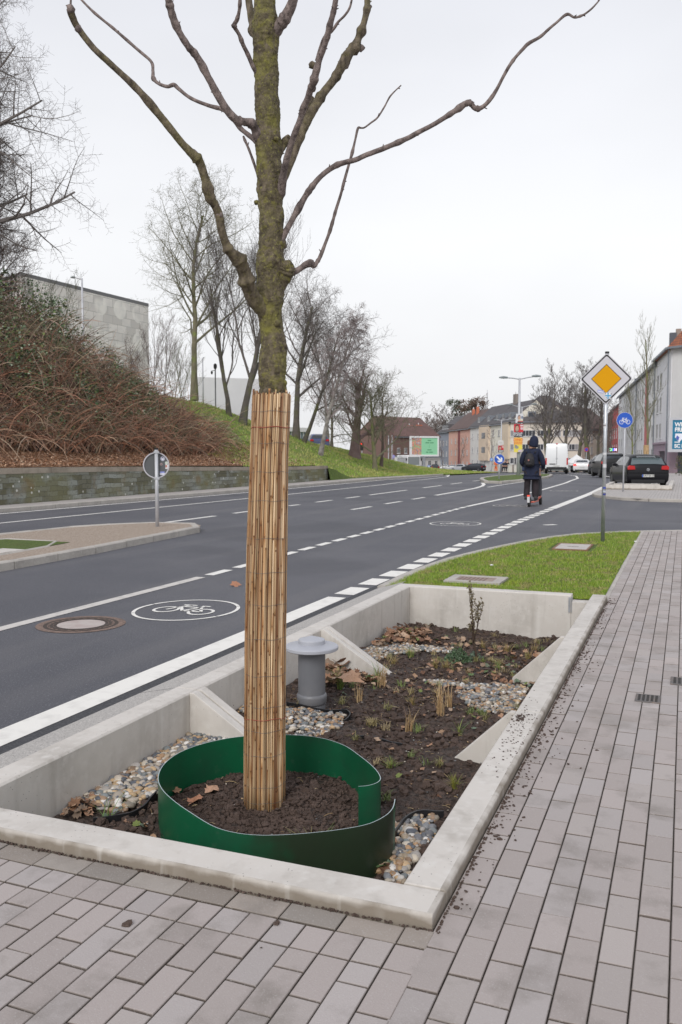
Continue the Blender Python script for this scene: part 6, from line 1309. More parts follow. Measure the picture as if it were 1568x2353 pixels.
def conifer(label,x,D,ytop,ybot,w_,seed,col):
    r=random.Random(seed); p=XY(x,D); zg=gz(*p); z1=zt_(ytop,D); z0=zt_(ybot,D); t=thing('pine_tree',label,'tree',(p[0],p[1],zg)); b=MB(); b.tube([(0,0,-1),(.2,0,z1-zg-1)],[.35,.1],7); b.build('trunk',TBK['dark'],t); b=MB()
    cl=[(Vector((r.uniform(-1,1)*w_,r.uniform(-1,1)*w_,lerp(z0,z1,r.random())-zg)),r.uniform(.8,1.8)) for _ in range(26)]
    for c,rr in cl:
        for k in range(90):
            q=c+Vector((r.gauss(0,rr*.5),r.gauss(0,rr*.5),r.gauss(0,rr*.3))); s_=r.uniform(.25,.5); d=Vector((r.gauss(0,1),r.gauss(0,1),r.gauss(0,.5))).normalized(); o_=d.orthogonal().normalized()*s_*.35; kk=r.uniform(.6,1.3); b.add([q,q+d*s_*.5+o_,q+d*s_,q+d*s_*.5-o_],[(0,1,2,3)],0,(col[0]*kk,col[1]*kk,col[2]*kk,1))
    b.build('crown',M['blade'],t)
conifer('dark green pine crown above the grey terrace roof',1065,262,921,965,4.2,1,(.07,.085,.045)); conifer('brownish pine crown just right of the dark green one',1085,258,917,955,3.6,2,(.13,.08,.055))
# ================================================================ STREET FURNITURE
def pole(b,x,y,z0,z1,r,n=12): b.tube([(x,y,z0),(x,y,z1)],r,n)
def MX(x,y,z,rz=0): return Matrix.Translation((x,y,z))@Matrix.Rotation(rz,4,'Z')@Matrix.Rotation(PI/2,4,'X')   # drawing plane upright, facing -Y
def rsq(h,r,n=6):
    P=[]
    for k,(sx,sy) in enumerate(((1,1),(-1,1),(-1,-1),(1,-1))):
        for j in range(n+1):
            a=k*PI/2+j*PI/2/n; P.append((sx*(h-r)+r*math.cos(a),sy*(h-r)+r*math.sin(a)))
    return P
def disc(r,n=48): return [(r*math.cos(2*PI*k/n),r*math.sin(2*PI*k/n)) for k in range(n)]
yel=mat('sign_yellow',(.66,.31,.0),.5,spec=.15); wsg=mat('sign_white',(.54,.53,.57),.5); bls=mat('sign_blue',(.008,.085,.48),.4); blk=mat('sign_black',(.012,.012,.012),.5); sgr=mat('sign_back',(.11,.115,.12),.6)
# priority road sign
p=gp(1385,1245,-.01); S1=thing('priority_sign','yellow and white diamond priority road sign on a steel post in the lawn','road sign',tuple(p)); fwd=-YAW*0
b=MB(); ztop=at(1390,838,0).z if False else None
b.tube([(0,0,-.05),(.012,0,3.27)],.033,16); b.build('post',M['steel'],S1,smooth=True)
b=MB(); b.tube([(.012,0,3.27),(.012,0,3.30)],.036,12); b.build('post_cap',M['black'],S1)
zc=2.83; rzS=YAW*.55
def plate(b,poly,d,t,rot=PI/4,mi=0,z=zc,R=None,x=0):
    MM=Matrix.Translation((x,0,z))@Matrix.Rotation(rzS if R is None else R,4,'Z')@Matrix.Translation((0,-.045-d,0))@Matrix.Rotation(PI/2,4,'X')@Matrix.Rotation(rot,4,'Z'); b.prism(poly,0,t,mi,MM)
b=MB(); plate(b,rsq(.315,.045),-.02,.02); b.build('plate',wsg,S1)
b=MB(); plate(b,rsq(.302,.036),.0008,.0008); b.build('border',blk,S1)
b=MB(); plate(b,rsq(.279,.028),.0017,.0008); b.build('white_field',wsg,S1)
b=MB(); plate(b,rsq(.180,.004),.0026,.0008); b.build('inner_border',blk,S1)
b=MB(); plate(b,rsq(.170,.003),.0035,.0008); b.build('yellow_field',yel,S1)
def sticker(parent,x,z,w_,h_,cols,tilt=0,R=rzS,zz=zc,lab='sticker',d=.006,x0=0):
    for i,(dx,dz,a,c_,col) in enumerate(cols):
        b=MB(); MM=Matrix.Translation((x0,0,zz))@Matrix.Rotation(R,4,'Z')@Matrix.Translation((x+dx,-.045-d-i*.0006,z+dz))@Matrix.Rotation(PI/2,4,'X')@Matrix.Rotation(tilt,4,'Z'); b.prism([(-a/2,-c_/2),(a/2,-c_/2),(a/2,c_/2),(-a/2,c_/2)],0,.0005,0,MM); b.build(lab,mat('sticker',col,.5),parent)
sticker(S1,-.09,-.215,0,0,[(0,0,.105,.05,(.35,.37,.62)),(0,-.006,.09,.014,(.72,.72,.78))],-.22)
sticker(S1,.035,-.29,0,0,[(0,0,.10,.105,(.72,.74,.76)),(0,0,.022,.105,(.05,.30,.55)),(0,0,.10,.022,(.05,.30,.55)),(-.04,.035,.012,.02,(.05,.05,.06)),(.05,.03,.012,.02,(.05,.05,.06)),(-.03,-.035,.014,.02,(.05,.05,.06)),(.035,-.03,.014,.02,(.1,.1,.12))],0)
b=MB(); 
def band(parent,z,h,col,name='sticker'):
    b=MB(); b.lathe([(.0338,0),(.0338,h)],(.006,0,z),16); b.build(name,mat('band',col,.5),parent)
band(S1,1.98,.09,(.66,.66,.68)); band(S1,2.02,.02,(.18,.14,.12)); band(S1,1.52,.04,(.6,.6,.62)); band(S1,1.30,.06,(.62,.62,.64)); band(S1,.93,.035,(.05,.08,.35)); band(S1,.87,.03,(.5,.52,.6)); band(S1,.82,.03,(.04,.05,.25))
# cycle path sign
p=gp(1432,1130,.05); S2=thing('cycle_path_sign','round blue sign with white bicycle on a grey post before the hatchback','road sign',tuple(p))
DS=(p-Vector((0,0,CAMH))).dot(FW); z2=at(1432,966,DS).z-p.z; rr=18.0/F*DS
b=MB(); b.tube([(0,0,-.05),(.02,0,z2+.25)],.030,12); b.build('post',M['steel_light'],S2,smooth=True)
b=MB(); plate(b,disc(rr),-.02,.018,0,0,z2,YAW*.5); b.build('plate',wsg,S2)
b=MB(); plate(b,disc(rr-.012),.0,.002,0,0,z2,YAW*.5); b.build('blue_disc',bls,S2)
MM=Matrix.Translation((0,-0,z2))@Matrix.Rotation(YAW*.5,4,'Z')@Matrix.Translation((0,-.051,-.02))@Matrix.Rotation(PI/2,4,'X'); b=MB(); k_=rr*.84; bike(b,lambda q: MM@Vector((q.x*k_*.95,(q.y-.20)*k_,0)),r=.30,w=.07); b.build('bicycle_pictogram',M['white'],S2)
# left sign seen from behind
p=gp(362,1210,.075); S3=thing('round_sign','back of a round grey traffic sign with stickers on the gravel island','road sign',tuple(p)); DS=(p-Vector((0,0,CAMH))).dot(FW); z3=at(364,1069,DS).z-p.z; rr=29.8/F*DS
b=MB(); b.tube([(0,0,-.04),(0,0,z3+.31)],.036,16); b.build('post',M['steel_light'],S3,smooth=True)
b=MB(); b.tube([(0,0,z3+.31),(0,0,z3+.34)],.04,12); b.build('post_cap',M['black'],S3)
R3=YAW+.35
b=MB(); MMb=Matrix.Translation((0,0,z3))@Matrix.Rotation(R3,4,'Z')@Matrix.Translation((0,.055,0))@Matrix.Rotation(PI/2,4,'X'); b.prism(disc(rr-.012),0,.003,0,MMb); b.build('plate',sgr,S3)
b=MB(); n=48
vs=[]
for k in range(n):
    a=2*PI*k/n
    for r_,d_ in ((rr,.0),(rr,.03),(rr-.02,.03),(rr-.02,.0)): vs.append(MMb@Vector((r_*math.cos(a),r_*math.sin(a),d_)))
b.add(vs,[(k*4+j,((k+1)%n)*4+j,((k+1)%n)*4+(j+1)%4,k*4+(j+1)%4) for k in range(n) for j in range(4)]); b.build('rim',wsg,S3)
for zz in (z3+.26,z3-.26): b=MB(); b.box(-.05,.05,-.04,.05,zz-.02,zz+.02,0,None,Matrix.Rotation(R3,4,'Z')); b.build('clamp',M['steel_light'],S3)
def st3(x,z,poly,col,lay=0): 
    b=MB(); b.prism(poly,0,.001,0,Matrix.Translation((0,0,z3))@Matrix.Rotation(R3,4,'Z')@Matrix.Translation((x,.050-lay*.0012,z))@Matrix.Rotation(PI/2,4,'X')); b.build('sticker',mat('sticker3',col,.5),S3)
rc=lambda a,c:[(-a/2,-c/2),(a/2,-c/2),(a/2,c/2),(-a/2,c/2)]
st3(.13,.13,disc(.045,20),(.50,.50,.62)); st3(.13,.12,rc(.03,.04),(.75,.75,.78),1); st3(.13,.15,rc(.02,.02),(.05,.05,.06),1)
st3(.10,.02,disc(.025,16),(.55,.40,.40)); st3(.10,.02,disc(.016,12),(.18,.14,.14),1); st3(.205,.045,disc(.03,16),(.6,.65,.58)); st3(.215,-.03,rc(.065,.09),(.72,.70,.70)); st3(.20,-.02,rc(.03,.045),(.50,.16,.12),1)
st3(.12,-.14,rc(.09,.03),(.28,.32,.68)); st3(.12,-.175,rc(.10,.04),(.66,.66,.74))
# keep right sign on the far island
p=gp(1147,1104,.0); p=Vector((-9.66,48.6,gz(-9.66,48.6)+.05)); S4=thing('keep_right_sign','round blue keep right arrow sign on the far grass island','road sign',tuple(p)); DS=(p-Vector((0,0,CAMH))).dot(FW); z4=at(1147,1055,DS).z-p.z; rr=11.6/F*DS
b=MB(); b.tube([(0,0,-.05),(0,0,z4+.1)],.038,10); b.build('post',M['steel_light'],S4,smooth=True)
b=MB(); plate(b,disc(rr),-.02,.018,0,0,z4,YAW*.6); b.build('plate',wsg,S4)
b=MB(); plate(b,disc(rr-.015),.0,.002,0,0,z4,YAW*.6); b.build('blue_disc',bls,S4)
b=MB(); ar=[(-.24,.05),(-.24,-.05),(.06,-.05),(-.03,-.17),(.10,-.17),(.25,0),(.10,.17),(-.03,.17),(.06,.05)]; ar=[(x*rr/.32,y*rr/.32) for x,y in ar]
MM=Matrix.Translation((0,0,z4))@Matrix.Rotation(YAW*.6,4,'Z')@Matrix.Translation((0,-.052,0))@Matrix.Rotation(PI/2,4,'X')@Matrix.Rotation(-PI/4,4,'Z'); b.prism(ar,0,.002,0,MM); b.build('arrow',M['white'],S4)
# ---- lamps
def lamp(label,base,ztop,arms,r=.09,name='street_lamp',armr=.04,rz=0):
    t=thing(name,label,'street lamp',tuple(base),rz); h=ztop-base.z; b=MB(); b.tube([(0,0,-.1),(0,0,h*.45),(0,0,h)],[r,r*.8,r*.55],12); b.build('post',M['steel_light'],t,smooth=True)
    for dx,dz in arms:
        s=1 if dx>0 else -1; b=MB(); b.tube([(0,0,h-.1),(dx*.35,0,h-.02+dz*.3),(dx*.75,0,h+dz)],armr,6); b.build('arm',M['steel_light'],t); b=MB(); L_=abs(dx)*.42
        b.tube([(dx-s*L_,0,h+dz),(dx-s*L_*.5,0,h+dz+.02),(dx,0,h+dz+.01)],[armr*1.6,armr*2.4,armr*1.2],8); b.build('lamp_head',mat('lamp_grey',(.22,.25,.26),.5),t)
    return t
b0=XY(1191.5,62); zt_l=zt_(870,62); lamp('tall double armed lamp with posters on the far island',Vector((b0[0],b0[1],gz(*b0))),zt_l,((-1.45,.02),(1.5,.12)),.13,rz=YAW)
LAMPB=Vector((b0[0],b0[1],gz(*b0)))
b1=XY(1198,104); lamp('smaller double armed lamp further off, just right of the poster lamp',Vector((b1[0],b1[1],gz(*b1))),zt_(935,104),((-1.8,.2),(1.8,.28)),.12,rz=YAW)
b2=XY(1151.5,112); lamp('slim double armed lamp left of the poster lamp',Vector((b2[0],b2[1],gz(*b2))),zt_(965,112),((-1.0,-.05),(1.6,.02)),.11,rz=YAW)
p=at(191,759,58); lamp('single armed lamp rising above the bank in front of the stone hall',Vector((p.x,p.y,p.z-3)),at(191,641,58).z,((-.75,.05),),.10,rz=YAW,armr=.035)
p=at(467,905,62); lamp('thin dark lamp post just right of the tall bank tree',Vector((p.x,p.y,p.z-1)),at(467,823,62).z,((.1,.0),),.06,rz=YAW,armr=.02)
p=at(496,945,66); t=thing('camera_post','thin dark post carrying two small cameras, left of the slope trees','camera post',(p.x,p.y,p.z-1)); h_=at(496,839,66).z-p.z+1; b=MB(); b.tube([(0,0,0),(0,0,h_)],.05,8); b.tube([(-.3,0,h_-.45),(0,0,h_-.40)],.025,6); b.build('post',sgr,t); b=MB(); b.lathe([(.05,-.35),(.13,-.2),(.13,0),(.05,.1)],(0,0,h_),10); b.build('camera_head',blk,t); b=MB(); b.lathe([(.04,-.25),(.09,-.12),(.05,0)],(-.3,0,h_-.45),10); b.build('camera_head',blk,t)
p=at(1600,1090,42); t=lamp('lamp whose dark head just reaches into the right edge',Vector((p.x,p.y,0)),at(1566,643,42).z,((-.75,.0),),.1,rz=YAW,armr=.04)
# ---- posters tied to the lamp
RP_=YAW
def poster(label,x,y0,y1,w_px,D,bg,parts,ang=0,base=None,rot=0):
    pc=at(x,(y0+y1)/2,D); t=thing('election_poster' if 'portrait' in label else 'advert_poster',label,'poster',(pc.x,pc.y,pc.z),RP_+ang); W_=w_px/F*D/2; H_=(y1-y0)/F*D/2; RR=Matrix.Rotation(rot,4,'Y')
    b=MB(); b.box(-W_,W_,0,.012,-H_,H_,0,None,RR); b.build('board',mat('poster_bg',bg,.6),t)
    for i,q in enumerate(parts):
        kind=q[0]
        if kind=='r': b=MB(); _,x0,x1,z0,z1,c=q; b.box(x0*W_,x1*W_,-.003-.002*i,-.001-.002*i,z0*H_,z1*H_,0,None,RR); b.build('print_area',mat('ink',c,.6),t)
        if kind=='e': _,cx_,cz_,rx_,rz2,c=q; b=MB(); b.prism([(cx_*W_+rx_*W_*math.cos(2*PI*k/20),cz_*H_+rz2*H_*math.sin(2*PI*k/20)) for k in range(20)],0,.002,0,RR@Matrix.Translation((0,-.001-.002*i,0))@Matrix.Rotation(PI/2,4,'X')); b.build('print_shape',mat('ink',c,.6),t)
        if kind=='t': _,s_,cx_,cz_,size,c,st=q; text('lettering',s_,size*H_,mat('ink_text',c,.6),RR@Matrix.Translation((cx_*W_,-.002-.002*i,cz_*H_))@Matrix.Rotation(PI/2,4,'X'),t,bold=.004*size,stretch=st)
    return t
sk=(.55,.33,.24); hr=(.05,.035,.03)
PD=61.6
poster('red and black election poster with a bearded man portrait on the lamp',1192,974.5,1003.5,21.5,PD,(.62,.035,.05),[('e',-.33,.30,.45,.62,hr),('r',-1,1,-1,-.28,(.03,.035,.045)),('e',-.33,.25,.38,.48,sk),('e',-.33,-.02,.26,.14,(.22,.13,.10)),('e',-.33,.02,.16,.05,(.7,.6,.58)),('r',.35,.95,.62,.88,(.75,.6,.6)),('r',.4,.95,.12,.5,(.70,.5,.55)),('t','SERDAR',-.1,-.48,.40,(.75,.75,.78),1.0),('t','YÜKSEL',-.1,-.78,.40,(.75,.75,.78),1.0)])
poster('yellow and orange dinosaur show advert below the red poster',1191,1005.5,1039,19,PD,(.78,.66,.10),[('r',-1,1,-.02,1,(.85,.48,.10)),('e',-.35,-.32,.5,.22,(.30,.30,.27)),('e',-.55,-.12,.3,.12,(.25,.25,.23)),('r',0,.95,-.98,-.66,(.62,.52,.58)),('t','DINO',.0,.68,.52,(.72,.12,.04),1.0),('t','SHOW',.0,.26,.42,(.72,.16,.05),1.0)])
poster('white tilted election poster with a grey haired portrait, topmost on the lamp',1194,951,972,17,PD-.2,(.66,.67,.70),[('e',-.1,.2,.42,.6,(.20,.17,.19)),('e',-.08,.08,.32,.48,sk),('r',-.5,1,-.98,-.72,(.06,.05,.05)),('r',-.4,1,-.70,-.55,(.55,.06,.06)),('r',-.3,1,-.50,-.2,(.66,.60,.45)),('r',.45,1,.0,.55,(.22,.25,.32))],rot=.05)
p=XY(1152,95); poster('small red and black portrait election poster behind the keep right sign',1151.5,1024,1039,12,100,(.62,.035,.05),[('e',-.3,.25,.45,.65,hr),('r',-1,1,-1,-.3,(.03,.035,.045)),('e',-.3,.2,.35,.5,sk),('r',.35,.95,.4,.8,(.7,.5,.5)),('r',-.8,.8,-.85,-.45,(.5,.5,.52))])
poster('blank white board above the small red poster',1151,1012,1022,13,100.2,(.66,.65,.64),[('r',-.7,.7,-.4,.3,(.56,.56,.55))])
poster('small red portrait election poster low in front of the silver cars',1082,1065,1083,9,160,(.62,.05,.06),[('e',-.1,.25,.5,.6,(.6,.4,.33)),('r',-1,1,-1,-.5,(.6,.6,.6))])
# ---- small round signs
def rsign(label,x,D,y,rpx,c1,c2,h0=None):
    g=XY(x,D); zg=gz(*g); zc_=zt_(y,D)-zg; r_=rpx/F*D; t=thing('round_sign',label,'road sign',(g[0],g[1],zg),YAW); b=MB(); b.tube([(0,.04,-.1),(0,.04,zc_+r_)],.045,8); b.build('post',M['steel_light'],t); b=MB(); b.prism(disc(r_,24),0,.02,0,Matrix.Translation((0,0,zc_))@Matrix.Rotation(PI/2,4,'X')); b.build('plate',mat('sg',c1,.5),t)
    b=MB(); b.prism(disc(r_*.7,24),0,.01,0,Matrix.Translation((0,-.021,zc_))@Matrix.Rotation(PI/2,4,'X')); b.build('inner_disc',mat('sg',c2,.5),t)
rsign('red rimmed blue no stopping sign between the plane trees',1347,112,1033,5,(.55,.04,.08),(.03,.08,.45)); rsign('small blue sign by the cream houses',1129.5,112,1056,4,(.02,.12,.5),(.35,.5,.75))
rsign('violet looking round sign left of the bus',904,128,1049,4,(.25,.22,.55),(.35,.33,.6)); rsign('small blue sign on a pole further left of the bus',897,130,1060,3.5,(.05,.12,.5),(.1,.2,.6)); rsign('little blue sign in front of the dark cars near the annex',986,150,1072,3.5,(.04,.12,.5),(.5,.55,.65))
rsign('small white disc sign beyond the end of the slope',879,100,1048,3.5,(.55,.5,.5),(.3,.3,.35))
for x,D in ((893,118),(901,118),(832,104)):
    g=XY(x,D); t=thing('signal_pole',{893:'left one of two slim poles beyond the end of the slope',901:'right one of two slim poles beyond the end of the slope',832:'slim pole carrying a red light behind the stout slope tree'}[x],'pole',(g[0],g[1],gz(*g))); b=MB(); b.tube([(0,0,-.1),(0,0,zt_(1000 if x>840 else 1030,D)-gz(*g))],.07,8); b.build('post',M['steel_light'],t)
    if x==832: b=MB(); b.box(-.15,.15,-.2,.1,2.6,3.5); b.build('signal_box',blk,t); b=MB(); b.prism(disc(.12,12),0,.02,0,Matrix.Translation((0,-.201,3.3))@Matrix.Rotation(PI/2,4,'X')); b.build('red_light',mat('red_lamp',(.6,.02,.02),.5,emit=((1,.03,.02),1.5)),t)
# lit shop sign in four colours
g=at(1401,1030,128); gb=at(1418,1030,128); t=thing('shop_sign','small lit shop sign of green, white, blue and pink squares','sign',(g.x,g.y,g.z-.45),math.atan2(gb.y-g.y,gb.x-g.x)); Lx=(gb-g).length; b=MB(); b.box(-.05,Lx+.05,0,.2,-.05,.55); b.build('case',blk,t)
for k,c in enumerate(((.5,1,.6),(.25,.9,.3),(.1,.2,1),(.7,.4,1),(1,.8,.95))): b=MB(); b.box(k*Lx/5+.06,(k+1)*Lx/5-.06,-.02,-.001,.05,.45); b.build('letter_tile',mat('led',c,.5,emit=(c,1.3)),t)
# white tent
g=XY(1325,112); t=thing('market_tent','white peaked market tent behind the white saloon','tent',(g[0],g[1],gz(*g)),YAW); wv=1.2; b=MB(); W_=21/F*112; H0=zt_(1063,112)-gz(*g); H1=zt_(1044,112)-gz(*g); vs=[(-W_,-W_,H0),(W_,-W_,H0),(W_,W_,H0),(-W_,W_,H0),(0,0,H1)]; b.add(vs,[(0,1,4),(1,2,4),(2,3,4),(3,0,4)]); b.box(-W_,W_,-W_-.02,-W_+.02,H0-.35,H0); b.box(-W_-.02,-W_+.02,-W_,W_,H0-.35,H0); b.build('canopy',M['white'],t)
for sx_ in (-1,1):
    for sy_ in (-1,1): b=MB(); b.tube([(sx_*W_*.97,sy_*W_*.97,-.1),(sx_*W_*.97,sy_*W_*.97,H0)],.04,6); b.build('leg',M['steel_light'],t)
# young trees at the right kerb
def street_sapling(label,x,D,ytop,ywrap,seed,r0):
    g=XY(x,D); zg=gz(*g); H=zt_(ytop,D)-zg
    t=bare_tree(label,Vector((g[0],g[1],zg)),H*1.24,r0,seed,'green',fork=.28,spread=.75,up=.55,levels=3,kids=(20,5,3),tw=.009,ratio=.30,wob=.08,name='young_tree',group='young trees along the right kerb')
    zc_=zt_(ywrap,D)-zg; b=MB(); b.tube([(0,0,.1),(0,0,zc_)],r0*1.7,10); o=b.build('tree_wrap',mat('wrap_straw',(.50,.34,.18),.8,n=(12,(.4,.26,.13),.4,.6)),t)
street_sapling('young bare tree rising behind the black hatchback, straw wrap at its foot',1484,56,748,1023,201,.10)
street_sapling('thinner young bare tree left of the one behind the hatchback',1452,75,848,1075,202,.09)
# ================================================================ VEHICLES
def car(name,label,base,rz,L_=4.1,W_=1.75,H_=1.46,col=(.02,.02,.022),kind='hatch',group=None,cat='car',plate_text=None,rough=.25,lit=False,detail=True):
    """origin: centre of the rear axle end on the ground; front towards +Y, rear at y=0"""
    t=thing(name,label,cat,tuple(base),rz,group); pm=mat('car_paint',col,rough if col[0]>.05 else .4,spec=.45 if col[0]>.05 else .22,metal=.0); pm.node_tree.nodes['Principled BSDF'].inputs['Coat Weight'].default_value=.15
    w=W_/2
    prof={'hatch':[(0.0,.32,.62,.66),(.03,.24,.82,.86),(.06,.22,.90,1.0),(.34,.20,.95,1.34),(.75,.18,.96,1.455),(1.6,.18,.955,1.48),(2.35,.18,.94,1.40),(3.0,.18,.92,1.06),(3.4,.18,.88,.95),(4.0,.22,.74,.80),(4.1,.32,.55,.60)],
          'suv':[(0.0,.36,.75,.80),(.03,.30,.98,1.02),(.06,.28,1.05,1.2),(.28,.26,1.08,1.55),(.7,.25,1.08,1.63),(1.8,.25,1.07,1.66),(2.6,.25,1.05,1.56),(3.25,.25,1.02,1.15),(3.6,.25,1.0,1.08),(4.3,.30,.85,.92),(4.4,.38,.6,.7)],
          'sedan':[(0.0,.32,.65,.70),(.04,.25,.90,.94),(.1,.23,.98,1.02),(.75,.2,1.0,1.08),(1.35,.18,.98,1.38),(1.9,.18,.97,1.44),(2.6,.18,.96,1.40),(3.3,.18,.93,1.02),(3.7,.18,.9,.94),(4.4,.22,.72,.78),(4.5,.32,.55,.60)],
          'van':[(0.0,.45,1.2,2.55),(.05,.38,1.25,2.66),(.3,.36,1.25,2.72),(2.0,.36,1.25,2.75),(4.0,.36,1.25,2.74),(4.9,.36,1.25,2.45),(5.4,.36,1.2,1.5),(5.9,.4,1.1,1.15),(6.0,.5,.9,1.0)]}[kind]
    sL=L_/prof[-1][0]; top=max(q[3] for q in prof); sH=H_/top; b=MB(); ring=[]
    for (y,zl,zb,zt__) in prof:
        y*=sL; zl*=sH;zb*=sH;zt__*=sH; tp=1-.10*max(0,(y/L_-.72)/.28)**2-(.05 if y<.02 else 0); ww=w*tp; cab=zt__-zb
        wr=ww*(.985-.26*min(1,cab/.5)) if kind!='van' else ww*.90; wsh=ww*.985
        half=[(ww*.90,zl),(ww*.985,zl+.10),(ww,lerp(zl,zb,.55)),(wsh,zb-.02),(lerp(wsh,wr,.55),lerp(zb,zt__,.5)),(wr,zt__-.06*sH),(wr*.86,zt__-.005),(wr*.4,zt__+.012)]
        ring.append([(x,y,z) for x,z in half]+[(-x,y,z) for x,z in half[::-1]])
    n=len(ring[0]); vs=[p for r_ in ring for p in r_]; fs=[(i*n+k,(i+1)*n+k,(i+1)*n+(k+1)%n,i*n+(k+1)%n) for i in range(len(ring)-1) for k in range(n)]+[tuple(range(n)),tuple((len(ring)-1)*n+k for k in range(n))[::-1]]
    b.add(vs,fs); body=b.build('body',pm,t,smooth=True); es=body.modifiers.new('s','EDGE_SPLIT'); es.split_angle=math.radians(38)
    def sec(y,k):
        y=max(0,min(L_,y))
        for i in range(len(prof)-1):
            a,c=prof[i][0]*sL,prof[i+1][0]*sL
            if y<=c+1e-6: f=(y-a)/(c-a); return Vector(ring[i][k]).lerp(Vector(ring[i+1][k]),f)
    gl=M['glass']
    ys=[q[0]*sL for q in prof]
    if kind!='van':
        for s_ in (1,-1):
            yA=prof[3][0]*sL+.12 if kind!='sedan' else prof[4][0]*sL-.1; yB=(prof[6][0]+ (prof[7][0]-prof[6][0])*.35)*sL; b=MB(); m_=8; vs=[]
            for j in range(m_+1):
                y=lerp(yA,yB,j/m_); lo=sec(y,3); hi=sec(y,5); md=sec(y,4)
                for q,f in ((lo,.12),(md,0),(hi,-.12)):
                    pq=Vector(q); pq.x=(abs(pq.x)+.008)*s_; 
                    if f>0: pq=pq.lerp(Vector(((abs(md.x)+.008)*s_,md.y,md.z)),.18)
                    if f<0: pq=pq.lerp(Vector(((abs(md.x)+.008)*s_,md.y,md.z)),.12)
                    vs.append(pq)
            b.add(vs,[(j*3+k,(j+1)*3+k,(j+1)*3+k+1,j*3+k+1) for j in range(m_) for k in range(2)]); b.build('side_window',gl,t)
        i0,i1=(2,4) if kind!='sedan' else (3,5); ya,yb=ys[i0],ys[i1]; b=MB(); vs=[]
        for y,f in ((lerp(ya,yb,.06),0),(lerp(ya,yb,.42),0),(lerp(ya,yb,.80),0)):
            l=sec(y,6);r_=sec(y,9); l5=sec(y,5)
            for q in (-1,-.5,0,.5,1): vs.append(Vector((q*abs(l5.x)*.90,y-.03,(l.z if abs(q)<1 else l5.z+.02)+.012)))
        b.add(vs,[(j*5+k,j*5+k+1,(j+1)*5+k+1,(j+1)*5+k) for j in range(2) for k in range(4)]); b.build('rear_window',mat('rear_glass',(.10,.13,.14),.1,spec=.8) if detail else gl,t)
        ya,yb=ys[6],ys[7]; b=MB(); vs=[]
        for y in (lerp(ya,yb,.15),lerp(ya,yb,.92)):
            l=sec(y,6);l5=sec(y,5)
            for q in (-1,0,1): vs.append(Vector((q*abs(l5.x)*.9,y+.02,l.z+.015)))
        b.add(vs,[(k,k+3,k+4,k+1) for k in range(2)]); b.build('windscreen',gl,t)
    else:
        b=MB(); b.box(-w*.62,-.03,-.012,-.002,1.75*sH,2.3*sH) if False else None
        b=MB(); b.box(-w*.86,w*.86,-.03,.02,.48,.60); b.box(-w*.95,w*.95,-.06,.04,.36,.48); b.build('bumper',M['black'],t)
        b=MB(); b.box(-w*.03+.0,w*.03,-.02,-.003,.8,2.4); b.build('door_seam',mat('seam',(.35,.35,.36),.6),t)
        b=MB(); b.box(-.10,.10,-.03,-.003,2.62,2.68); b.build('brake_light',M['red'],t)
        b=MB(); b.box(-w*.62,-w*.08,-.02,-.003,.82,.90); b.build('handle_bar',M['black'],t)
        b=MB(); b.prism(disc(.09,16),0,.01,0,Matrix.Translation((0,-.003,1.35))@Matrix.Rotation(PI/2,4,'X')); b.build('emblem',M['steel'],t)
    # lights
    red=mat('tail_lamp',(.42,.012,.015),.2,emit=((1,.05,.03),.9 if lit else .05)); zl_={'hatch':.90,'suv':1.02,'sedan':.86,'van':1.1}[kind]*sH
    for s_ in (1,-1):
        b=MB()
        if kind=='van': b.box(s_*w*.90-.06,s_*w*.90+.06,-.03,.08,.80,1.40)
        else:
            cx_=s_*w*.80; pts_=[(-.16,-.09),(.16,-.10),(.17,.02),(.10,.09),(-.13,.07)]; pts_=[(x*(-s_)*-1,z) for x,z in pts_]
            if s_<0: pts_=[(x,z) for x,z in pts_[::-1]]
            b.prism([(x*1.0,z) for x,z in pts_],0,.10,0,Matrix.Translation((cx_,.055,zl_))@Matrix.Rotation(PI/2,4,'X'))
        b.build('tail_light',red,t,bevel=.01 if detail else 0)
        b=MB(); b.box(s_*w*.74-.14,s_*w*.74+.14,L_-.10,L_-.0,.62*sH,.74*sH); b.build('headlight',M['steel'],t)
    # plate
    zp={'hatch':.53,'suv':.62,'sedan':.62,'van':.72}[kind]; b=MB(); b.box(-.26,.26,-.035 if kind!='van' else -.05,-.004,zp-.055,zp+.055); pt_=b.build('number_plate',mat('plate_white',(.6,.6,.58),.5),t)
    if plate_text:
        b=MB(); b.box(-.26,-.215,-.040,-.036,zp-.055,zp+.055); b.build('plate_band',bls,pt_); text('lettering',plate_text,.085,blk,Matrix.Translation((.02,-.037,zp))@Matrix.Rotation(PI/2,4,'X'),pt_,bold=.002)
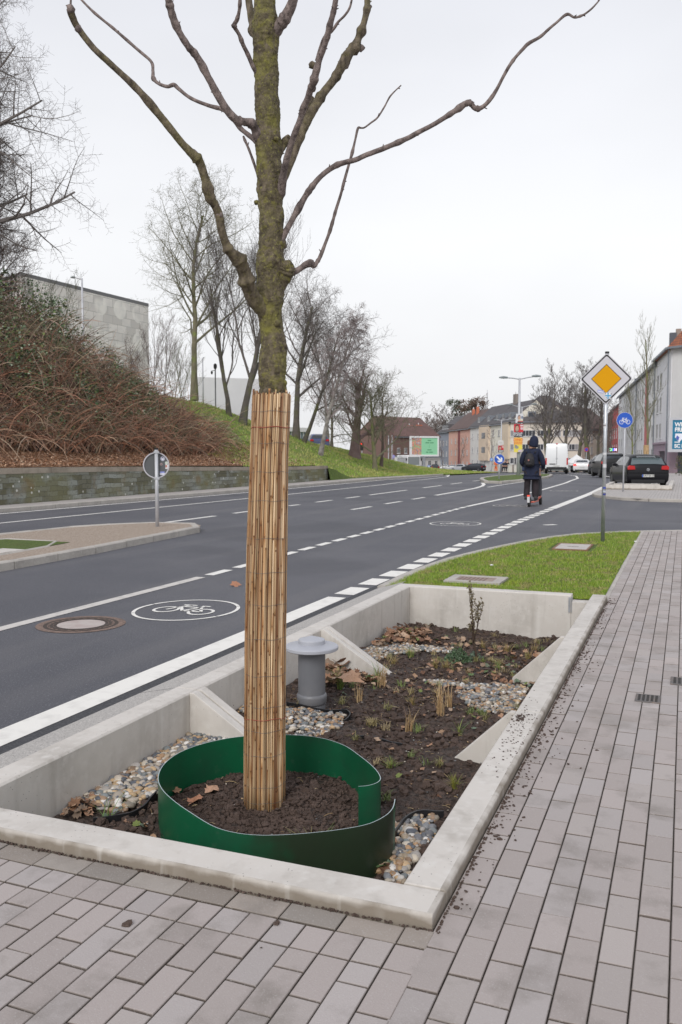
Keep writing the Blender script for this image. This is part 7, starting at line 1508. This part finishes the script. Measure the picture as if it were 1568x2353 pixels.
    # lower trim
    if kind!='van':
        b=MB(); b.box(-w*.80,w*.80,-.012,.05,.20*sH,.36*sH); b.build('lower_bumper',M['black'],t,bevel=.01)
        if detail:
            b=MB(); b.box(-w*.92,w*.92,-.025,.03,.655*sH,.68*sH); b.build('bumper_edge',pm,t,bevel=.008)
            b=MB(); b.prism(disc(.062,20),0,.012,0,Matrix.Translation((0,-.0,.80))@Matrix.Rotation(PI/2,4,'X')); e_=b.build('emblem_ring',M['steel'],t)
            b=MB(); b.prism(disc(.045,20),0,.004,0,Matrix.Translation((0,-.013,.80))@Matrix.Rotation(PI/2,4,'X')); b.build('emblem_disc',pm,e_)
            b=MB(); b.prism([(-.034,.03),(-.024,.03),(-.012,-.004),(0,.02),(.012,-.004),(.024,.03),(.034,.03),(.016,-.034),(0,-.004),(-.016,-.034)],0,.003,0,Matrix.Translation((0,-.018,.80))@Matrix.Rotation(PI/2,4,'X')); b.build('emblem_letters',M['steel'],e_)
            b=MB(); b.tube([(0,.12,1.03),(.12,.14,1.06),(.34,.18,1.10)],.012,5); b.build('wiper',M['black'],t)
            b=MB(); b.tube([(0,.42,1.44),(0,.30,1.62)],.006,5); b.build('aerial',M['black'],t)
            b=MB(); b.box(-w*.66,w*.66,.20,.42,1.395,1.42); b.build('roof_spoiler',M['black'],t,bevel=.01)
        for s_ in (1,-1): b=MB(); b.box(s_*(w+.02)-.09,s_*(w+.02)+.09,prof[6][0]*sL+.1,prof[6][0]*sL+.2,.93*sH,1.06*sH); b.build('door_mirror',pm,t,bevel=.02)
    # wheels
    rw__=.33 if kind!='suv' else .36
    for s_ in (1,-1):
        for y in (.68*sL*(1 if kind!='van' else 1.6),L_-.82*(1 if kind!='van' else 1.15)):
            Rr=Matrix.Translation((s_*(w-.12),y,rw__))@Matrix.Rotation(PI/2,4,'Y'); b=MB(); b.lathe([(rw__*.62,-.11),(rw__*.93,-.115),(rw__,-.08),(rw__,.08),(rw__*.93,.115),(rw__*.62,.11)],n=24,M=Rr); wh=b.build('wheel',M['rubber'],t,smooth=True); wh.modifiers.new('s','EDGE_SPLIT')
            b=MB(); b.lathe([(rw__*.60,-.118),(rw__*.60,.118)],n=20,M=Rr); b.build('rim',mat('alloy',(.10,.10,.11) if col[0]<.1 else (.3,.3,.32),.4,metal=.6),wh)
    return t
def on(x,y,D): p=at(x,y,D); return Vector((p.x,p.y,gz(p.x,p.y)))
p=at(1489,1115,38.4); car('parked_hatchback','black compact hatchback parked at the right kerb behind the low planter',Vector((p.x,p.y,.0)),math.radians(16),4.05,1.80,1.47,(.006,.006,.009),'hatch',plate_text='WATT JN 123')
p=on(1413,1085,58); car('parked_suv','black tall estate parked ahead of the hatchback',p,math.radians(15),4.4,1.80,1.66,(.010,.011,.013),'suv',detail=False)
p=on(1397,1085,68); car('parked_car','dark grey car parked ahead of the tall black one',p,math.radians(15),4.3,1.8,1.6,(.05,.05,.055),'suv',detail=False)
p=on(1279,1087,77); car('white_van','white high roofed delivery van driving away',p,math.radians(8.5),6.0,2.02,2.70,(.78,.79,.80),'van',cat='van')
p=on(1338,1084,92); car('white_saloon','white saloon with lit brake lights right of the van',p,math.radians(7),4.6,1.85,1.44,(.72,.72,.72),'sedan',lit=True,detail=False)
for i,(x,D,c,k,rz,lab) in enumerate(((1318,112,(.35,.38,.36),'hatch',60,'small pale car squeezed between van and white saloon'),(1362,108,(.25,.28,.30),'hatch',30,'grey green small car right of the white saloon'),(1372,118,(.03,.035,.05),'hatch',20,'dark blue small car in the queue behind the sign pole'),(1384,110,(.05,.05,.055),'suv',10,'black car partly behind the yellow diamond sign post'),(1244,125,(.06,.08,.16),'hatch',70,'dark blue car between rider and van'))):
    p=on(x,1084,D); car('distant_car',lab,p,math.radians(rz),4.0,1.75,1.5,c,k,group='cars queued beyond the van',detail=False)
for i,(x,D,c,k,rz,lab) in enumerate(((1036,208,(.68,.69,.70),'hatch',100,'white car parked before the pink house, leftmost of the pale three'),(1056,202,(.45,.46,.48),'hatch',100,'silver car parked before the pink house'),(1080,180,(.42,.43,.45),'sedan',80,'silver car behind the small red poster'),(1112,158,(.03,.033,.04),'suv',75,'big black car parked before the cream houses'),(1001,190,(.04,.04,.045),'hatch',20,'black car before the blue grey house'),(988,196,(.20,.21,.22),'hatch',20,'grey car close to the annex'),(693,74,(.45,.52,.55),'sedan',110,'pale blue car on the bank just right of the reed wrap'),(735,80,(.07,.09,.20),'hatch',30,'dark blue car on the bank behind the birch'))):
    if i>5: h0=at(x,1009,D); p=Vector((h0.x,h0.y,h0.z-1.0))
    else: p=on(x,1084,D)
    car('distant_car',lab,p,math.radians(rz),4.2,1.78,1.5,c,k,group='cars parked in the distance',detail=False)
# bus
g=on(951,1086,165); t=thing('city_bus','white bus waiting beside the green billboard, seen from its front','bus',tuple(g),math.radians(28)); b=MB(); b.box(-1.25,1.25,0,11,.35,3.05); b.build('body',M['white'],t,bevel=.12)
b=MB(); b.box(-1.1,1.1,-.03,-.002,1.2,2.75); b.build('windscreen',mat('bus_glass',(.22,.24,.24),.15),t); b=MB(); b.box(-1.15,1.15,-.04,-.004,.9,1.1); b.build('bumper',sgr,t)
for k in range(6): b=MB(); b.box(-1.28,-1.252,.6+k*1.7,2.1+k*1.7,1.3,2.6); b.build('side_window',M['glass'],t)
for y in (2,9): 
    for s_ in (-1,1): b=MB(); b.lathe([(.48,-.12),(.48,.12)],n=16,M=Matrix.Translation((s_*1.14,y,.48))@Matrix.Rotation(PI/2,4,'Y')); b.build('wheel',M['rubber'],t)
for s_ in (-1,1): b=MB(); b.box(s_*1.45-.1,s_*1.45+.1,-.3,-.1,2.0,2.5); b.build('mirror',blk,t)
# ================================================================ PEOPLE
def skin(name,nodes,edges,m,parent=None,sub=2,loc=(0,0,0)):
    """nodes: [(x,y,z,rx,ry)]; one continuous skinned surface; root = node 0"""
    me=bpy.data.meshes.new(name); me.from_pydata([n[:3] for n in nodes],edges,[]); bm=bmesh.new(); bm.from_mesh(me); L=bm.verts.layers.skin.verify(); bm.verts.ensure_lookup_table()
    for i,n in enumerate(nodes): s=bm.verts[i][L]; s.radius=(n[3],n[4]); s.use_root=(i==0)
    bm.to_mesh(me); bm.free(); me.materials.append(m); o=bpy.data.objects.new(name,me); COL.objects.link(o)
    if parent: o.parent=parent
    o.location=loc; s=o.modifiers.new('skin','SKIN'); s.use_smooth_shade=True; u=o.modifiers.new('sub','SUBSURF'); u.levels=sub; u.render_levels=sub
    bpy.context.view_layer.update(); dg=bpy.context.evaluated_depsgraph_get(); me2=bpy.data.meshes.new_from_object(o.evaluated_get(dg)); o.modifiers.clear(); o.data=me2; me2.name=name
    if not me2.materials: me2.materials.append(m)
    return o
navy=mat('navy_cloth',(.010,.015,.038),.9,n=(6,(.017,.023,.052),.4,.7),bump=[(22,.8,.02)]); bpk=mat('black_nylon',(.014,.013,.016),.7,n=(12,(.03,.028,.032),.5,.7),bump=[(30,.7,.01)]); trs=mat('dark_trousers',(.017,.013,.016),.9,n=(5,(.04,.03,.036),.4,.7),bump=[(16,.8,.02)]); gtr=mat('grey_trousers',(.055,.055,.065),.85); skn=mat('skin',(.48,.28,.20),.6); hair=mat('brown_hair',(.12,.06,.035),.8); shoe=mat('black_shoes',(.015,.015,.018),.6); olive=mat('shoe_sole',(.25,.25,.25),.7)
P0r=gp(1221,1163,-.03); K=1.0
rid=thing('person','person in navy hooded jacket, black backpack and dark trousers riding away','person',tuple(P0r),0.0); rid.scale=(1,1,1.13)
# e-scooter deck top at z .16; the rider faces +Y, deck slightly to the right
dk=.17
body=skin('body',[(0,0,.98,.15,.12),(0,.0,1.15,.15,.11),(0,.02,1.36,.17,.11),(0,.03,1.50,.07,.07),(0.01,.07,1.60,.085,.095),(.012,.09,1.70,.088,.10),(.01,.10,1.77,.05,.06),
  (-.10,0,.92,.09,.09),(-.125,.03,.55,.065,.065),(-.13,-.02,.24,.045,.045),(-.13,.10,.20,.04,.035),
  (.10,0,.92,.09,.09),(.115,.05,.55,.065,.065),(.11,.02,.24,.045,.045),(.12,.13,.20,.04,.035),
  (-.18,.03,1.44,.06,.06),(-.29,.02,1.17,.05,.05),(-.24,.30,1.04,.038,.038),(-.22,.40,1.06,.03,.02),
  (.18,.03,1.44,.06,.06),(.31,.03,1.17,.05,.05),(.29,.28,1.00,.038,.038),(.28,.36,1.00,.03,.02)],
  [(0,1),(1,2),(2,3),(3,4),(4,5),(5,6),(0,7),(7,8),(8,9),(9,10),(0,11),(11,12),(12,13),(13,14),(2,15),(15,16),(16,17),(17,18),(2,19),(19,20),(20,21),(21,22)],skn,rid)
jk=skin('jacket',[(0,0,.90,.235,.175),(0,0,1.05,.215,.165),(0,.01,1.25,.20,.16),(0,.02,1.40,.19,.14),(0,.03,1.50,.12,.11),
  (-.19,.03,1.43,.085,.085),(-.27,.01,1.28,.085,.085),(-.31,.02,1.14,.075,.08),(-.27,.20,1.06,.06,.06),(-.24,.32,1.04,.048,.048),
  (.19,.03,1.43,.085,.085),(.28,.02,1.28,.085,.085),(.325,.03,1.12,.078,.085),(.31,.18,1.02,.062,.062),(.29,.30,1.0,.05,.05),
  (0,-.01,.80,.255,.19),(.0,-.01,.74,.26,.195)],
  [(0,1),(1,2),(2,3),(3,4),(3,5),(5,6),(6,7),(7,8),(8,9),(3,10),(10,11),(11,12),(12,13),(13,14),(0,15),(15,16)],navy,rid)
hd=skin('hood',[(.02,.06,1.52,.135,.125),(.035,.06,1.60,.150,.145),(.045,.07,1.70,.145,.15),(.05,.085,1.79,.105,.12),(.05,.11,1.83,.05,.06)],[(0,1),(1,2),(2,3),(3,4)],navy,rid)
tr_=skin('trousers',[(0,0,.92,.17,.14),(-.10,0,.84,.12,.12),(-.125,.02,.62,.095,.10),(-.135,.03,.45,.085,.095),(-.14,.0,.30,.088,.10),(-.14,-.01,.22,.088,.11),
  (.10,0,.84,.12,.12),(.115,.04,.62,.095,.10),(.118,.05,.45,.088,.095),(.112,.03,.30,.09,.10),(.11,.02,.22,.09,.11)],[(0,1),(1,2),(2,3),(3,4),(4,5),(0,6),(6,7),(7,8),(8,9),(9,10)],trs,rid)
for x,y in ((-.14,-.02),(.13,.03)):
    b=MB(); 
    for zz,r_ in ((0,1),):
        pr=[(-.11,0),(-.12,.05),(-.09,.10),(.0,.10),(.10,.06),(.17,.045),(.185,.02),(.17,0)]
        b.prism([(q[0],q[1]) for q in pr],-.045,.045,0,Matrix.Translation((x,y,dk))@Matrix.Rotation(PI/2,4,'Z')@Matrix.Rotation(PI/2,4,'X'))
    b.build('shoe',shoe,rid,bevel=.015)
def fingers(x,y,z,s_):
    for k in range(4): skin('finger',[(x+s_*.02,y+.02,z+.02,.010,.010),(x+s_*(.005-.0)-.012*s_*k+s_*.02,y+.05,z+.025-.004*k,.009,.009),(x+s_*.02-.014*s_*k,y+.055,z-.01,.008,.008)],[(0,1),(1,2)],M['black'],rid,sub=1)
# backpack
bp=thing('backpack','black backpack with a small round badge on the rider','backpack',(P0r.x,P0r.y,P0r.z+1.02*1.13),0)
o=skin('bag',[(-.03,-.23,.0,.16,.09),(-.03,-.25,.14,.165,.105),(-.03,-.24,.30,.14,.09),(-.025,-.22,.42,.09,.06)],[(0,1),(1,2),(2,3)],bpk,bp); 
o=skin('front_pocket',[(-.03,-.34,.04,.11,.04),(-.03,-.345,.15,.11,.045)],[(0,1)],bpk,bp)
b=MB(); b.prism(disc(.025,14),0,.01,0,Matrix.Translation((-.03,-.385,.21))@Matrix.Rotation(PI/2,4,'X')); b.build('badge',mat('badge',(.35,.15,.13),.6),bp)
for s_ in (-1,1): b=MB(); b.tube([(s_*.12-.02,-.15,.42),(s_*.15,-.02,.50),(s_*.15,.12,.44)],.02,6); b.build('strap',bpk,bp)
b=MB(); b.tube([(-.06,-.20,.44),(-.03,-.2,.49),(.0,-.20,.44)],.008,5); b.build('handle',bpk,bp)
# passenger standing in front
pas=thing('person','passenger hidden in front of the hooded rider, brown hair and grey trousers','person',(P0r.x,P0r.y,P0r.z),0); pas.scale=(1,1,1.13)
ox_=-.02
skin('body',[(ox_+.08,.36,.95,.13,.11),(ox_+.04,.36,1.2,.13,.10),(ox_-.02,.36,1.40,.14,.10),(ox_-.05,.36,1.50,.05,.05),(ox_-.065,.36,1.60,.08,.09),(ox_-.07,.36,1.69,.08,.09),(ox_-.07,.36,1.73,.05,.06),
  (ox_+.02,.36,.90,.08,.08),(ox_+.05,.38,.5,.06,.06),(ox_+.05,.36,.24,.045,.045),(ox_+.16,.36,.90,.08,.08),(ox_+.20,.38,.5,.06,.06),(ox_+.19,.36,.24,.045,.045),
  (ox_-.16,.37,1.38,.05,.05),(ox_-.2,.42,1.15,.045,.045),(ox_-.16,.6,1.05,.035,.035),(ox_+.14,.37,1.38,.05,.05),(ox_+.2,.42,1.15,.045,.045),(ox_+.18,.6,1.05,.035,.035)],
  [(0,1),(1,2),(2,3),(3,4),(4,5),(5,6),(0,7),(7,8),(8,9),(0,10),(10,11),(11,12),(2,13),(13,14),(14,15),(2,16),(16,17),(17,18)],skn,pas)
skin('coat',[(ox_+.06,.36,.85,.17,.15),(ox_+.03,.36,1.2,.16,.13),(ox_-.02,.36,1.40,.15,.12),(ox_-.16,.37,1.37,.07,.07),(ox_-.21,.42,1.15,.06,.06),(ox_+.14,.37,1.37,.07,.07),(ox_+.21,.42,1.15,.06,.06)],[(0,1),(1,2),(2,3),(3,4),(2,5),(5,6)],trs,pas)
skin('trousers',[(ox_+.10,.36,.88,.14,.13),(ox_+.04,.37,.6,.085,.09),(ox_+.05,.36,.24,.075,.08),(ox_+.19,.37,.6,.085,.09),(ox_+.195,.36,.24,.08,.085)],[(0,1),(1,2),(0,3),(3,4)],gtr,pas)
skin('hair',[(ox_-.085,.33,1.58,.09,.10),(ox_-.09,.33,1.66,.098,.105),(ox_-.085,.34,1.73,.08,.085)],[(0,1),(1,2)],hair,pas)
# the scooter
sco=thing('electric_scooter','coral and black electric scooter carrying the two riders','scooter',tuple(P0r),0); cor=mat('coral_paint',(.62,.14,.09),.4)
b=MB(); b.box(-.10,.13,-.18,.62,.11,.155); b.build('deck',cor,sco,bevel=.02); b=MB(); b.box(-.085,.115,-.15,.58,.155,.163); b.build('grip_tape',M['rubber'],sco)
for y in (-.38,.86): 
    b=MB(); b.lathe([(.06,-.035),(.105,-.035),(.12,-.02),(.12,.02),(.105,.035),(.06,.035)],n=24,M=Matrix.Translation((0 if y<0 else .14,y,.12))@Matrix.Rotation(PI/2,4,'Y')); b.build('wheel',M['rubber'],sco,smooth=True)
b=MB(); b.tube([(0,-.18,.15),(0,-.32,.26),(0,-.48,.25)],.035,8); b.build('rear_mudguard',blk,sco); b=MB(); b.box(-.035,.035,-.52,-.50,.13,.30); b.build('number_plate',mat('sc_plate',(.6,.6,.6),.5),sco); b=MB(); b.box(-.04,.04,-.515,-.49,.31,.35); b.build('tail_light',mat('sc_red',(.6,.05,.03),.4,emit=((1,.1,.05),.4)),sco)
b=MB(); b.tube([(.05,.6,.14),(.14,.78,.24),(.14,.84,.35),(.12,.72,1.10)],[.035,.035,.03,.025],8); b.build('steering_column',cor,sco); b=MB(); b.tube([(-.27,.66,1.08),(.12,.70,1.12),(.42,.66,1.08)],.016,8); b.build('handlebar',blk,sco)
b=MB(); b.tube([(.02,-.05,.13),(-.0,-.36,.12)],.03,6); b.build('rear_fork',cor,sco)
for x in (-.27,.40): b=MB(); b.tube([(x-.06,.66,1.085),(x+.06,.66,1.085)],.022,8); b.build('grip',M['rubber'],sco)
# ---- distant pedestrians
def walker(label,x,D,top,trou,h=1.75,hivis=False):
    g=on(x,1084,D); t=thing('person',label,'person',tuple(g),YAW); tm=mat('w_top',top,.8); tr2=mat('w_tr',trou,.8)
    skin('body',[(0,0,.95,.14,.10),(0,0,1.2,.14,.1),(0,0,1.38,.16,.1),(0,0,1.5,.05,.05),(0,0,1.6,.08,.09),(0,0,1.70,.07,.08),(-.09,0,.85,.08,.08),(-.11,.1,.48,.06,.06),(-.11,.02,.06,.05,.06),(.09,0,.85,.08,.08),(.11,-.1,.48,.06,.06),(.11,-.15,.06,.05,.06),(-.2,0,1.36,.05,.05),(-.25,.03,1.1,.045,.045),(-.24,.12,.88,.035,.035),(.2,0,1.36,.05,.05),(.25,-.03,1.1,.045,.045),(.24,.05,.88,.035,.035)],[(0,1),(1,2),(2,3),(3,4),(4,5),(0,6),(6,7),(7,8),(0,9),(9,10),(10,11),(2,12),(12,13),(13,14),(2,15),(15,16),(16,17)],skn,t,sub=1)
    skin('coat',[(0,0,.85,.2,.15),(0,0,1.15,.18,.14),(0,0,1.4,.17,.12),(-.2,0,1.36,.07,.07),(-.26,.03,1.1,.06,.06),(-.25,.1,.95,.05,.05),(.2,0,1.36,.07,.07),(.26,-.03,1.1,.06,.06),(.25,.05,.95,.05,.05)],[(0,1),(1,2),(2,3),(3,4),(4,5),(2,6),(6,7),(7,8)],tm,t,sub=1)
    skin('trousers',[(0,0,.9,.15,.12),(-.11,.1,.48,.09,.09),(-.11,.02,.12,.07,.08),(.11,-.1,.48,.09,.09),(.11,-.15,.12,.07,.08)],[(0,1),(1,2),(0,3),(3,4)],tr2,t,sub=1)
    skin('hair',[(0,.01,1.66,.085,.09),(0,.02,1.72,.08,.085)],[(0,1)],hair,t,sub=1)
walker('worker in orange high visibility clothing standing by the keep right sign',1140,118,(.80,.16,.03),(.78,.15,.03))
walker('pedestrian in a dark navy coat right of the orange worker',1157,122,(.03,.04,.07),(.03,.03,.04)); walker('pedestrian in mid blue further right of the orange worker',1161,126,(.06,.10,.20),(.04,.04,.05)); walker('pedestrian in black nearest the poster lamp',1166,124,(.02,.02,.03),(.02,.02,.03))
# hoarding fence and boxes behind the island
for x,w_,lab in ((1173,9,'white construction box left of the poster lamp'),(1186,9,'second pale construction box touching the poster lamp')):
    g=on(x,1084,100); t=thing('site_box',lab,'box',tuple(g),YAW); q=w_/F*100/2; b=MB(); b.box(-q,q,0,.5,0,.85); b.build('box',mat('site_white',(.6,.57,.54),.7),t,bevel=.03); b=MB(); b.box(-q-.03,q+.03,-.03,.53,.85,.92); b.build('lid',mat('site_lid',(.5,.48,.46),.7),t)
